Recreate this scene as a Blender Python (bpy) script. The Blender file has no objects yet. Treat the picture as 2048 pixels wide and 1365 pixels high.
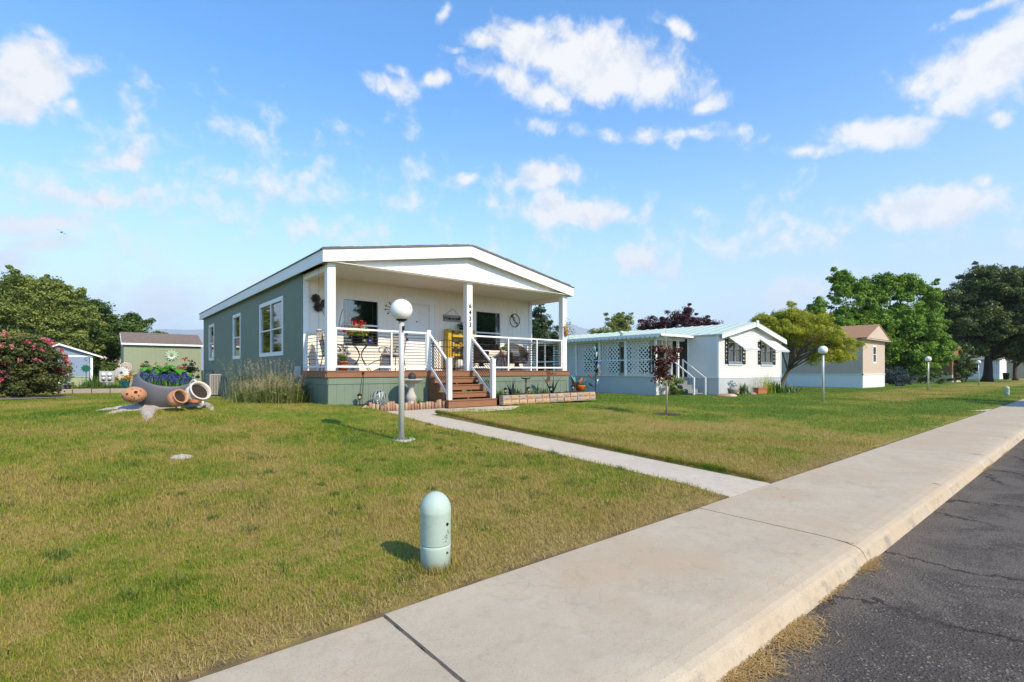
import bpy, math, random
import numpy as np
from mathutils import Vector, Matrix, Euler
PI = math.pi
R = math.radians
scene = bpy.context.scene
COL = scene.collection
rnd = random.Random(7)
nprng = np.random.default_rng(11)

# ------------------------------------------------------------------ survey
# World: X runs along the street, Y away from it, camera stands at (0, 0, CAMZ).
CAMZ = 1.30
CS, SN = 0.7658, 0.6430
def ray(px, py):
    a = (px - 1024.0) / 1000.0; b = (742.0 - py) / 1000.0
    return CS * a + SN, -SN * a + CS, b
def onY(px, py, Y):
    dx, dy, b = ray(px, py); t = Y / dy
    return Vector((t * dx, Y, CAMZ + t * b))
def onX(px, py, X):
    dx, dy, b = ray(px, py); t = X / dx
    return Vector((X, t * dy, CAMZ + t * b))
def atD(px, py, D):
    dx, dy, b = ray(px, py)
    return Vector((D * dx, D * dy, CAMZ + D * b))
def sstep(e0, e1, x):
    t = np.clip((x - e0) / (e1 - e0), 0, 1); return t * t * (3 - 2 * t)
WX0, WX1 = 5.03, 5.98          # walkway
def walkz(Y):
    return 0.004 + 0.0385 * (np.clip(Y, 2.5, 11.2) - 2.5)
def g(X, Y):
    """height of the lawn"""
    X = np.asarray(X, float); Y = np.asarray(Y, float)
    amp = 0.375 - 0.22 * sstep(9.5, 20, X) - 0.12 * sstep(24, 42, X)
    z = amp * np.clip((Y - 2.5) / 9.2, 0, 1)
    z = z - 0.03 * sstep(13, 20, Y) * (1 - sstep(12, 16, X))
    z = z + 0.27 * np.exp(-((X - 1.0) ** 2 + 0.8 * (Y - 11.7) ** 2) / (2 * 1.75 ** 2))
    z = z + 0.05 * np.exp(-((X - 4.0) ** 2 + (Y - 11.5) ** 2) / (2 * 1.2 ** 2))
    # lawn stands proud of the walkway
    e = np.clip((Y - 2.45) / 0.5, 0, 1)
    z = z + e * 0.05 * np.exp(-((X - 6.5) ** 2) / 0.8) * (X > WX1)
    z = z + e * 0.045 * np.exp(-((X - 4.6) ** 2) / 0.8) * (X < WX0)
    # gentle unevenness
    z = z + 0.018 * np.sin(X * 1.3 + 0.7 * Y) * np.sin(Y * 1.1 - 0.4 * X) * sstep(2.6, 4.5, Y)
    # a soft ridge by the next lot's walkway
    z = z + 0.13 * np.exp(-((X - 26.0) ** 2) / 8.0 - ((Y - 4.0) ** 2) / 1.6)
    return z
def G(px, py):
    """where the sight line through a photograph point meets the lawn"""
    dx, dy, b = ray(px, py)
    t = 1.0
    while t < 200:
        if CAMZ + t * b <= float(g(t * dx, t * dy)): break
        t += 0.02
    return Vector((t * dx, t * dy, float(g(t * dx, t * dy))))

# ------------------------------------------------------------------ nodes / materials
class NT:
    def __init__(s, tree): s.t = tree
    def n(s, typ, ins=None, **kw):
        nd = s.t.nodes.new(typ)
        for k, v in kw.items(): setattr(nd, k, v)
        for k, v in (ins or {}).items():
            if isinstance(v, bpy.types.NodeSocket): s.t.links.new(v, nd.inputs[k])
            else: nd.inputs[k].default_value = v
        return nd
    def math(s, op, a, b=None, c=None, clamp=False):
        ins = {0: a}
        if b is not None: ins[1] = b
        if c is not None: ins[2] = c
        nd = s.n('ShaderNodeMath', ins, operation=op); nd.use_clamp = clamp
        return nd.outputs[0]
    def noise(s, vec, scale, detail=3, rough=0.55, dist=0.0):
        ins = {'Scale': scale, 'Detail': detail, 'Roughness': rough, 'Distortion': dist}
        if vec is not None: ins['Vector'] = vec
        return s.n('ShaderNodeTexNoise', ins).outputs['Fac']
    def mix(s, fac, a, b):
        nd = s.n('ShaderNodeMix', data_type='RGBA')
        for k, v in ((0, fac), (6, a), (7, b)):
            if isinstance(v, bpy.types.NodeSocket): s.t.links.new(v, nd.inputs[k])
            else: nd.inputs[k].default_value = v if k == 0 else c4(v)
        return nd.outputs[2]
    def ramp(s, fac, stops, interp='LINEAR'):
        nd = s.n('ShaderNodeValToRGB', {0: fac}); cr = nd.color_ramp; cr.interpolation = interp
        while len(cr.elements) < len(stops): cr.elements.new(0.5)
        for e, (p, c) in zip(cr.elements, stops): e.position = p; e.color = c4(c)
        return nd.outputs[0]
    def smap(s, v, a, b, lo=0.0, hi=1.0):
        nd = s.n('ShaderNodeMapRange', {0: v, 1: a, 2: b, 3: lo, 4: hi}, interpolation_type='SMOOTHSTEP')
        return nd.outputs[0]
def c4(c): return tuple(c) if len(c) == 4 else (c[0], c[1], c[2], 1.0)
def newmat(name):
    m = bpy.data.materials.new(name); m.use_nodes = True; m.node_tree.nodes.clear()
    nt = NT(m.node_tree); out = nt.n('ShaderNodeOutputMaterial')
    return m, nt, out
_mats = {}
def M(name, col=(.5, .5, .5), rough=.6, var=.12, scale=3.0, fine=.06, metal=0.0, spec=.4, bump=0.0, bscale=60.0,
      dirt=None, dirt_amt=.3, dirt_scale=2.0):
    if name in _mats: return _mats[name]
    m, nt, out = newmat(name)
    tc = nt.n('ShaderNodeTexCoord').outputs['Object']
    n1 = nt.noise(tc, scale, 4); n2 = nt.noise(tc, scale * 14, 2)
    lo = [c * (1 - var) for c in col]; hi = [min(1, c * (1 + var)) for c in col]
    base = nt.mix(n1, lo, hi)
    base = nt.mix(nt.math('MULTIPLY', n2, fine * 2), base, [c * .55 for c in col])
    if dirt:
        d = nt.smap(nt.noise(tc, dirt_scale, 6, .65), .5, .72)
        base = nt.mix(nt.math('MULTIPLY', d, dirt_amt), base, dirt)
    b = nt.n('ShaderNodeBsdfPrincipled', {'Base Color': base, 'Roughness': rough, 'Metallic': metal, 'Specular IOR Level': spec})
    if bump:
        bn = nt.n('ShaderNodeBump', {'Height': nt.noise(tc, bscale, 3), 'Strength': bump, 'Distance': 0.01})
        m.node_tree.links.new(bn.outputs[0], b.inputs['Normal'])
    m.node_tree.links.new(b.outputs[0], out.inputs[0])
    _mats[name] = m
    return m
def leafmat(name, dark, light, trans=.3, extra=None):
    """per-leaf tint runs from dark to light; thin leaves let light through"""
    if name in _mats: return _mats[name]
    m, nt, out = newmat(name)
    t = nt.n('ShaderNodeAttribute', attribute_name='tint').outputs['Fac']
    stops = [(0, dark), (.8, light)] if not extra else [(0, dark), (.7, light), (.95, extra)]
    c = nt.ramp(t, stops)
    p = nt.n('ShaderNodeBsdfPrincipled', {'Base Color': c, 'Roughness': .55, 'Specular IOR Level': .3})
    tr = nt.n('ShaderNodeBsdfTranslucent', {'Color': nt.mix(.35, c, (light[0] * 1.4, light[1] * 1.4, light[2] * .7))})
    mx = nt.n('ShaderNodeMixShader', {0: trans, 1: p.outputs[0], 2: tr.outputs[0]})
    m.node_tree.links.new(mx.outputs[0], out.inputs[0])
    _mats[name] = m
    return m
def glassmat(name, tint=(.9, .95, .93), rough=.02, refl=1.0, body=0.0):
    if name in _mats: return _mats[name]
    m, nt, out = newmat(name)
    tc = nt.n('ShaderNodeTexCoord').outputs['Object']
    bn = nt.n('ShaderNodeBump', {'Height': nt.noise(tc, 1.7, 1), 'Strength': .06, 'Distance': .02})
    fr = nt.n('ShaderNodeFresnel', {'IOR': 1.6, 'Normal': bn.outputs[0]})
    gl = nt.n('ShaderNodeBsdfGlossy', {'Color': (1, 1, 1, 1), 'Roughness': rough, 'Normal': bn.outputs[0]})
    tp = nt.n('ShaderNodeBsdfTransparent', {'Color': c4(tint)})
    f = nt.math('MULTIPLY_ADD', fr.outputs[0], refl, .03, clamp=True)
    mx = nt.n('ShaderNodeMixShader', {0: f, 1: tp.outputs[0], 2: gl.outputs[0]})
    m.node_tree.links.new(mx.outputs[0], out.inputs[0])
    _mats[name] = m
    return m

# ------------------------------------------------------------------ mesh builder
class MB:
    def __init__(s): s.v = []; s.f = []; s.mi = []; s.sm = []
    def add(s, vs, fs, m=0, smooth=False):
        o = len(s.v); s.v += [tuple(v) for v in vs]
        for f in fs: s.f.append([i + o for i in f]); s.mi.append(m); s.sm.append(smooth)
        return s
    def box(s, x0, y0, z0, x1, y1, z1, m=0):
        if x0 > x1: x0, x1 = x1, x0
        if y0 > y1: y0, y1 = y1, y0
        if z0 > z1: z0, z1 = z1, z0
        vs = [(x, y, z) for z in (z0, z1) for y in (y0, y1) for x in (x0, x1)]
        return s.add(vs, [(0, 2, 3, 1), (4, 5, 7, 6), (0, 1, 5, 4), (2, 6, 7, 3), (0, 4, 6, 2), (1, 3, 7, 5)], m)
    def obox(s, c, size, rot=(0, 0, 0), m=0):
        Rm = Euler(rot).to_matrix() if not isinstance(rot, Matrix) else rot
        vs = [Rm @ Vector((x * size[0] / 2, y * size[1] / 2, z * size[2] / 2)) + Vector(c) for z in (-1, 1) for y in (-1, 1) for x in (-1, 1)]
        return s.add(vs, [(0, 2, 3, 1), (4, 5, 7, 6), (0, 1, 5, 4), (2, 6, 7, 3), (0, 4, 6, 2), (1, 3, 7, 5)], m)
    def bar(s, p, q, w, h, m=0):
        p = Vector(p); q = Vector(q); d = q - p
        Rm = d.to_track_quat('X', 'Z').to_matrix()
        return s.obox((p + q) / 2, (d.length, w, h), Rm, m)
    def tube(s, pts, r, n=8, m=0, cap=True):
        pts = [Vector(p) for p in pts]; k = len(pts)
        rs = r if isinstance(r, (list, tuple)) else [r] * k
        vs = []; up = None
        for i, p in enumerate(pts):
            d = (pts[min(i + 1, k - 1)] - pts[max(i - 1, 0)])
            if d.length < 1e-9: d = Vector((0, 0, 1))
            d.normalize()
            if up is None: up = Vector((1, 0, 0)) if abs(d.x) < .8 else Vector((0, 1, 0))
            a = (up - d * up.dot(d))
            if a.length < 1e-6: a = d.orthogonal()
            a.normalize(); b = d.cross(a); up = a
            for j in range(n):
                t = 2 * PI * j / n; vs.append(p + (a * math.cos(t) + b * math.sin(t)) * rs[i])
        fs = [(i * n + j, i * n + (j + 1) % n, (i + 1) * n + (j + 1) % n, (i + 1) * n + j) for i in range(k - 1) for j in range(n)]
        s.add(vs, fs, m, True)
        if cap:
            o = len(s.v) - k * n
            s.f.append([o + j for j in range(n)][::-1]); s.mi.append(m); s.sm.append(False)
            s.f.append([o + (k - 1) * n + j for j in range(n)]); s.mi.append(m); s.sm.append(False)
        return s
    def lathe(s, prof, n=24, c=(0, 0, 0), Rm=None, m=0, smooth=True, wob=0.0, sx=1.0, sy=1.0):
        vs = []; c = Vector(c)
        for (r, z) in prof:
            for j in range(n):
                t = 2 * PI * j / n; rr = r * (1 + wob * math.sin(5 * t + z * 9) * .5 + wob * math.sin(3 * t + 1) * .5)
                p = Vector((rr * math.cos(t) * sx, rr * math.sin(t) * sy, z)); vs.append((Rm @ p if Rm else p) + c)
        k = len(prof)
        fs = [(i * n + j, i * n + (j + 1) % n, (i + 1) * n + (j + 1) % n, (i + 1) * n + j) for i in range(k - 1) for j in range(n)]
        s.add(vs, fs, m, smooth)
        o = len(s.v) - k * n
        if prof[0][0] > 1e-4: s.f.append([o + j for j in range(n)][::-1]); s.mi.append(m); s.sm.append(False)
        if prof[-1][0] > 1e-4: s.f.append([o + (k - 1) * n + j for j in range(n)]); s.mi.append(m); s.sm.append(False)
        return s
    def ball(s, c, r, n=20, m=0, sq=1.0):
        k = max(6, n // 2)
        return s.lathe([(max(1e-5, r * math.sin(PI * i / k)), -r * sq * math.cos(PI * i / k)) for i in range(k + 1)], n, c, None, m)
    def prism(s, poly, fn, lo, hi, m=0):
        """poly: 2-D outline (counter-clockwise); fn(u, v, w) -> 3-D point; extruded w = lo..hi"""
        k = len(poly)
        vs = [fn(u, v, lo) for u, v in poly] + [fn(u, v, hi) for u, v in poly]
        fs = [list(range(k))[::-1], list(range(k, 2 * k))] + [(i, (i + 1) % k, k + (i + 1) % k, k + i) for i in range(k)]
        return s.add(vs, fs, m)
    def build(s, name, mats, parent=None, world=False, bevel=0.0, off=None):
        me = bpy.data.meshes.new(name)
        o3 = Vector((0, 0, 0))
        if off is not None: o3 = Vector(off)
        elif world and parent is not None:
            r = parent
            while r.parent: r = r.parent
            o3 = r.location.copy()
        me.from_pydata([Vector(v) - o3 for v in s.v], [], s.f)
        for m in (mats if isinstance(mats, (list, tuple)) else [mats]): me.materials.append(m)
        me.polygons.foreach_set('material_index', s.mi); me.polygons.foreach_set('use_smooth', s.sm)
        me.update()
        import bmesh
        bm = bmesh.new(); bm.from_mesh(me); bmesh.ops.recalc_face_normals(bm, faces=bm.faces); bm.to_mesh(me); bm.free()
        o = bpy.data.objects.new(name, me); COL.objects.link(o)
        if parent is not None: o.parent = parent
        elif off is not None: o.location = off
        if bevel:
            b = o.modifiers.new('bevel', 'BEVEL'); b.width = bevel; b.segments = 2; b.limit_method = 'ANGLE'; b.angle_limit = R(40)
        return o
def npmesh(name, verts, loops, starts, mat, tint=None, parent=None, smooth=False, loc=None):
    me = bpy.data.meshes.new(name)
    nv = len(verts); me.vertices.add(nv); me.vertices.foreach_set('co', np.ascontiguousarray(verts, np.float32).ravel())
    me.loops.add(len(loops)); me.loops.foreach_set('vertex_index', np.ascontiguousarray(loops, np.int32))
    me.polygons.add(len(starts)); me.polygons.foreach_set('loop_start', np.ascontiguousarray(starts, np.int32))
    me.update(calc_edges=True)
    if tint is not None:
        at = me.attributes.new('tint', 'FLOAT', 'FACE'); at.data.foreach_set('value', np.ascontiguousarray(tint, np.float32))
    if smooth: me.polygons.foreach_set('use_smooth', np.ones(len(starts), bool))
    me.materials.append(mat)
    o = bpy.data.objects.new(name, me); COL.objects.link(o)
    if parent is not None: o.parent = parent
    if loc is not None: o.location = loc
    return o
def unit(v): return v / np.maximum(np.linalg.norm(v, axis=1, keepdims=True), 1e-9)
def leaf_arrays(P, size, up=None, upw=.6, aspect=.55, rng=nprng, fold=.12):
    """rhombic leaves (4 verts, 1 quad) around points P"""
    N = len(P)
    nrm = unit(rng.normal(size=(N, 3)) + (0 if up is None else up * upw))
    t = unit(np.cross(nrm, rng.normal(size=(N, 3)))); b = np.cross(nrm, t)
    s = (size * rng.uniform(.6, 1.3, N))[:, None]
    V = np.stack([P - t * s * .5, P + b * s * aspect * .5 + nrm * s * fold, P + t * s * .5, P - b * s * aspect * .5 + nrm * s * fold], 1).reshape(-1, 3)
    return V
def leaf_obj(name, P, size, mat, tint, parent=None, up=None, upw=.6, aspect=.55, rng=nprng, loc=None):
    V = leaf_arrays(P, size, up, upw, aspect, rng)
    N = len(P)
    return npmesh(name, V, np.arange(4 * N), np.arange(N) * 4, mat, tint, parent, loc=loc)
def blade_obj(name, base, az, lean, length, width, mat, tint, parent=None, curl=.5, loc=None, tri=False):
    """grass-like blades: base (N,3), azimuth, lean angle, length, width"""
    N = len(base)
    d = np.stack([np.cos(az), np.sin(az), np.zeros(N)], 1); w = np.stack([-np.sin(az), np.cos(az), np.zeros(N)], 1) * (width / 2)[:, None]
    up = np.array([0, 0, 1.0])
    l = length[:, None]
    tip = base + l * (d * np.sin(lean)[:, None] + up * np.cos(lean)[:, None])
    if tri:
        V = np.stack([base - w, base + w, tip], 1).reshape(-1, 3)
        return npmesh(name, V, np.arange(3 * N), np.arange(N) * 3, mat, tint, parent, loc=loc)
    l2 = lean * (1 - curl)
    mid = base + l * .55 * (d * np.sin(l2)[:, None] + up * np.cos(l2)[:, None])
    V = np.stack([base - w, base + w, mid + w * .8, mid - w * .8, tip], 1).reshape(-1, 3)
    o = np.arange(N)[:, None] * 5
    L = (o + np.array([[0, 1, 2, 3, 3, 2, 4]])).ravel()
    st = (np.arange(N)[:, None] * 7 + np.array([[0, 4]])).ravel()
    return npmesh(name, V, L, st, mat, np.repeat(tint, 2), parent, loc=loc)

# ------------------------------------------------------------------ scene objects
def tag(o, label=None, cat=None, group=None, kind=None):
    if label: o['label'] = label
    if cat: o['category'] = cat
    if group: o['group'] = group
    if kind: o['kind'] = kind
    return o
def thing(name, label, cat, loc=(0, 0, 0), rotz=0.0, group=None):
    o = bpy.data.objects.new(name, None); COL.objects.link(o); o.empty_display_size = .2
    o.location = loc; o.rotation_euler = (0, 0, rotz)
    return tag(o, label, cat, group)
def dup(root, loc=None, rotz=None, label=None, scale=None):
    r = root.copy(); COL.objects.link(r)
    if loc is not None: r.location = loc
    if rotz is not None: r.rotation_euler = (0, 0, rotz)
    if scale is not None: r.scale = scale if isinstance(scale, (tuple, list)) else (scale,) * 3
    if label: r['label'] = label
    for ch in list(root.children):
        c = ch.copy(); COL.objects.link(c); c.parent = r
        for gch in list(ch.children):
            d = gch.copy(); COL.objects.link(d); d.parent = c
    return r
ORD = ['first', 'second', 'third', 'fourth', 'fifth', 'sixth', 'seventh', 'eighth', 'ninth', 'tenth', 'eleventh', 'twelfth', 'thirteenth',
       'fourteenth', 'fifteenth', 'sixteenth', 'seventeenth', 'eighteenth', 'nineteenth', 'twentieth', 'twenty-first', 'twenty-second',
       'twenty-third', 'twenty-fourth', 'twenty-fifth', 'twenty-sixth']
def text_obj(name, body, size, mat, parent, loc, rot, depth=.006, align='CENTER', spacing=1.0, bold=0.0):
    cu = bpy.data.curves.new(name, 'FONT'); cu.body = body; cu.size = size; cu.extrude = depth; cu.align_x = align; cu.align_y = 'CENTER'
    cu.space_character = spacing; cu.offset = bold
    cu.materials.append(mat)
    tmp = bpy.data.objects.new(name, cu); COL.objects.link(tmp); bpy.context.view_layer.update()
    me = bpy.data.meshes.new_from_object(tmp.evaluated_get(bpy.context.evaluated_depsgraph_get())); bpy.data.objects.remove(tmp); bpy.data.curves.remove(cu)
    o = bpy.data.objects.new(name, me); COL.objects.link(o); o.parent = parent; o.location = loc; o.rotation_euler = rot
    return o

# palette
WHITE = M('white_paint', (.80, .80, .77), .45, .04, 1.5, .03, dirt=(.55, .50, .42), dirt_amt=.10)
OFFWHITE = M('offwhite_paint', (.82, .775, .70), .55, .04, 1.5, .03)
VINYL = M('white_vinyl', (.78, .79, .78), .35, .03, 1.0, .02)
SAGE = M('sage_siding', (.155, .205, .150), .6, .08, .7, .05, dirt=(.28, .30, .24), dirt_amt=.15, bump=.15, bscale=90)
SAGE2 = M('sage_shed', (.25, .29, .185), .65, .08, .7, .05)
DECKB = M('composite_deck', (.25, .115, .056), .55, .14, 4, .10, bump=.2, bscale=120)
DECKW = M('weathered_deck', (.27, .13, .065), .65, .25, 5, .12, dirt=(.42, .36, .30), dirt_amt=.5, dirt_scale=6)
SHINGLE = M('roof_shingle', (.20, .19, .18), .9, .3, 9, .2, bump=.5, bscale=40)
SHINGLEB = M('brown_shingle', (.34, .19, .10), .9, .18, 5, .15, bump=.5, bscale=40)
BLACK = M('black_metal', (.012, .011, .010), .45, .15, 8, .05, metal=.3)
BRONZE = M('dark_bronze_rod', (.035, .025, .018), .4, .15, 8, .05, metal=.6)
RUST = M('rusted_steel', (.10, .045, .028), .85, .35, 9, .15, bump=.3)
GALV = M('galvanised_pole', (.56, .56, .54), .40, .15, 6, .10, metal=.25, dirt=(.36, .33, .28), dirt_amt=.5, dirt_scale=3)
TERRA = M('terracotta', (.46, .22, .115), .8, .22, 6, .10, dirt=(.62, .50, .38), dirt_amt=.55, dirt_scale=5, bump=.15)
TERRA2 = M('terracotta_dark', (.36, .13, .06), .75, .15, 6, .08)
LIMEWASH = M('limewashed_clay', (.62, .57, .49), .8, .12, 5, .1, dirt=(.45, .17, .06), dirt_amt=.85, dirt_scale=5, bump=.2)
SOIL = M('potting_soil', (.03, .022, .016), .95, .4, 20, .2, bump=.5)
GREYPOT = M('grey_fibre_stone', (.115, .12, .135), .6, .12, 4, .10, bump=.12, bscale=80)
CONC = M('cast_concrete', (.46, .43, .38), .85, .2, 6, .15, dirt=(.25, .23, .20), dirt_amt=.5, dirt_scale=7, bump=.5, bscale=60)
MULCH = M('bark_mulch', (.045, .03, .02), .95, .5, 14, .3, bump=1.0, bscale=25)
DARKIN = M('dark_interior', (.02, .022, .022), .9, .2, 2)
CURTAIN = M('pale_curtain', (.42, .42, .38), .9, .1, 2)
BLIND = M('blind_slat', (.30, .31, .30), .6, .05, 2)
GLASS = glassmat('window_glass')
GLASS2 = glassmat('window_glass_side', refl=1.2)
FLOWER_RED = leafmat('red_petals', (.30, .005, .008), (.62, .015, .02), .2)
# ------------------------------------------------------------------ camera, sun, sky
cam = bpy.data.cameras.new('camera'); co = bpy.data.objects.new('camera', cam); COL.objects.link(co)
co.location = (0, 0, CAMZ); co.rotation_euler = (R(90), 0, -math.atan2(SN, CS))
cam.sensor_width = 36; cam.lens = 36 * 1000 / 2048.0; cam.shift_y = 59.5 / 2048.0; cam.clip_start = .05; cam.clip_end = 20000
scene.camera = co
SUN_ELEV = R(40)
travel = Vector((-.125, .992, 0)) * math.cos(SUN_ELEV) + Vector((0, 0, -math.sin(SUN_ELEV)))
sl = bpy.data.lights.new('sun', 'SUN'); sl.energy = 3.6; sl.angle = R(.53); sl.color = (1.0, .84, .61)
so = bpy.data.objects.new('sun', sl); COL.objects.link(so); so.rotation_euler = travel.to_track_quat('-Z', 'Y').to_euler(); so.location = (0, -20, 30)
scene.view_settings.view_transform = 'Standard'; scene.view_settings.look = 'None'; scene.view_settings.gamma = 1; scene.view_settings.exposure = 0.64
scene.view_settings.use_curve_mapping = False
scene.render.engine = 'CYCLES'
scene.cycles.use_denoising = True
try: scene.cycles.denoiser = 'OPENIMAGEDENOISE'; scene.cycles.denoising_input_passes = 'RGB_ALBEDO_NORMAL'
except Exception: pass
scene.cycles.max_bounces = 8; scene.cycles.diffuse_bounces = 6; scene.cycles.glossy_bounces = 3; scene.cycles.transparent_max_bounces = 10
scene.cycles.transmission_bounces = 4; scene.cycles.caustics_reflective = False; scene.cycles.caustics_refractive = False
scene.cycles.volume_bounces = 1

W = bpy.data.worlds.new('World'); scene.world = W; W.use_nodes = True
wt = NT(W.node_tree); W.node_tree.nodes.clear()
wout = wt.n('ShaderNodeOutputWorld')
sky = wt.n('ShaderNodeTexSky', sky_type='NISHITA'); sky.sun_disc = False; sky.sun_elevation = SUN_ELEV; sky.sun_rotation = R(187)
sky.air_density = 1.0; sky.dust_density = .6; sky.ozone_density = 1.4; sky.altitude = 1300
dirv = wt.n('ShaderNodeTexCoord').outputs['Generated']
sep = wt.n('ShaderNodeSeparateXYZ', {0: dirv})
skyh = wt.n('ShaderNodeHueSaturation', {'Saturation': wt.smap(sep.outputs[2], .0, .55, .62, 1.12), 'Value': wt.smap(sep.outputs[2], -.02, .34, .64, 1.0), 'Color': sky.outputs[0]}).outputs[0]
skyt = wt.mix(wt.smap(sep.outputs[2], -.02, .38), (1.12, 1.07, 1.06), (.82, 1.20, 1.40))
skyt = wt.mix(wt.smap(sep.outputs[2], .30, .62), skyt, (.68, 1.24, 1.48))
skyc = wt.n('ShaderNodeVectorMath', {0: skyh, 1: skyt}, operation='MULTIPLY').outputs[0]
bg = wt.n('ShaderNodeBackground', {'Color': skyc, 'Strength': .15})
# clouds: soft-edged banks at fixed bearings, broken up by noise
def dir_of(px, py):
    d = Vector(ray(px, py)); return d.normalized()
CLOUDS = [  # photograph centre, half sizes, weight, tilt
    (85, 160, 135, 92, 1.15, 0), (25, 205, 120, 55, 1.1, 0), (160, 150, 62, 50, .8, 0), (60, 110, 95, 50, .9, 0), (168, 238, 36, 20, .62, -15),
    (1200, 125, 205, 80, 1.15, 8), (1080, 105, 130, 55, .95, 10), (1310, 155, 125, 62, 1.0, 5), (985, 85, 60, 28, .65, 15), (1010, 155, 100, 40, .62, 15),
    (1075, 190, 95, 32, .55, 12), (1350, 57, 75, 18, .55, 8), (1412, 212, 50, 22, .60, -18),
    (782, 170, 55, 36, .66, 10), (868, 163, 40, 20, .62, 0), (778, 130, 30, 14, .5, 20), (912, 98, 30, 12, .52, 5), (887, 27, 30, 17, .6, -30),
    (1965, 135, 200, 95, 1.15, -12), (1840, 165, 85, 48, .85, -5), (1900, 205, 66, 36, .85, 0), (2040, 85, 150, 75, 1.15, -10), (1992, 238, 36, 34, .66, -60), (1965, 18, 115, 24, .72, -18),
    (1745, 265, 145, 44, 1.0, 0), (1600, 296, 70, 20, .62, 0), (1335, 266, 330, 20, .46, 4),
    (1085, 350, 150, 42, .95, -3), (935, 358, 36, 18, .66, 0), (1140, 420, 190, 52, .92, 4), (1275, 520, 110, 46, .72, 18),
    (1860, 418, 225, 58, 1.0, 0), (1955, 368, 36, 20, .62, 25), (1780, 488, 80, 14, .42, -8),
    (235, 310, 125, 28, .66, -8), (200, 398, 135, 36, .68, 6), (272, 385, 40, 36, .66, 0), (55, 450, 150, 34, .78, 5), (90, 497, 120, 24, .66, 0), (10, 530, 70, 34, .66, 0), (175, 448, 50, 22, .55, 0),
    (340, 600, 340, 60, .50, 0), (1610, 585, 180, 50, .58, -10), (640, 560, 300, 34, .36, 0), (430, 400, 520, 150, .30, 0), (1500, 480, 700, 80, .25, 0)]
nz1 = wt.n('ShaderNodeTexNoise', {'Vector': dirv, 'Scale': 7.0, 'Detail': 3.0, 'Roughness': .55})
wv = wt.n('ShaderNodeVectorMath', {0: nz1.outputs['Color'], 1: (.5, .5, .5)}, operation='SUBTRACT')
wv2 = wt.n('ShaderNodeVectorMath', {0: wv.outputs[0], 'Scale': .065}, operation='SCALE')
dw = wt.n('ShaderNodeVectorMath', {0: dirv, 1: wv2.outputs[0]}, operation='ADD').outputs[0]
acc = None
for (px, py, hx, hy, w, tilt) in CLOUDS:
    c = dir_of(px, py); e = dir_of(px + 1, py) - c; u = dir_of(px, py - 1) - c
    lx, ly = e.length * hx, u.length * hy
    e.normalize(); u = (u - e * u.dot(e)); u.normalize()
    ct, stt = math.cos(R(-tilt)), math.sin(R(-tilt)); e, u = e * ct + u * stt, u * ct - e * stt
    k = e.cross(u)
    Rm = Matrix((e, u, k)).transposed()
    mp = wt.n('ShaderNodeMapping', {'Vector': dw, 'Location': c, 'Rotation': Rm.to_euler(), 'Scale': (lx, ly, .5)}, vector_type='TEXTURE')
    ln = wt.n('ShaderNodeVectorMath', {0: mp.outputs[0]}, operation='LENGTH').outputs['Value']
    v = wt.math('MULTIPLY_ADD', ln, -w, w)
    acc = v if acc is None else wt.n('ShaderNodeMath', {0: acc, 1: v, 2: .08}, operation='SMOOTH_MAX').outputs[0]
fb = wt.noise(dirv, 15.0, 10, .66, .2)
fb2 = wt.noise(dirv, 30.0, 5, .6, .1)
val = wt.math('MULTIPLY_ADD', wt.math('SUBTRACT', fb, .5), 2.0, acc)
val = wt.math('MULTIPLY_ADD', wt.math('SUBTRACT', fb2, .5), .25, val)
den = wt.smap(val, -.02, .66)
low = wt.smap(sep.outputs[2], .02, .26, .6, 1.0)       # low clouds sink into the horizon air
den = wt.math('MULTIPLY', den, low)
dsh = wt.n('ShaderNodeVectorMath', {0: dirv, 1: (0, 0, .022)}, operation='ADD').outputs[0]
fbs = wt.noise(dsh, 15.0, 5, .62, .2); fb0 = wt.noise(dirv, 15.0, 5, .62, .2)
relief = wt.math('MULTIPLY_ADD', wt.math('SUBTRACT', fb0, fbs), 3.2, .58)      # tops of the billows catch the light
ccol = wt.mix(wt.smap(wt.math('MULTIPLY_ADD', val, .22, relief), .25, 1.0), (.84, .87, .92), (1.03, 1.01, 1.0))
cbg = wt.n('ShaderNodeBackground', {'Color': ccol, 'Strength': .64})
mxs = wt.n('ShaderNodeMixShader', {0: wt.math('MULTIPLY', den, .96), 1: bg.outputs[0], 2: cbg.outputs[0]})
W.node_tree.links.new(mxs.outputs[0], wout.inputs[0])

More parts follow.
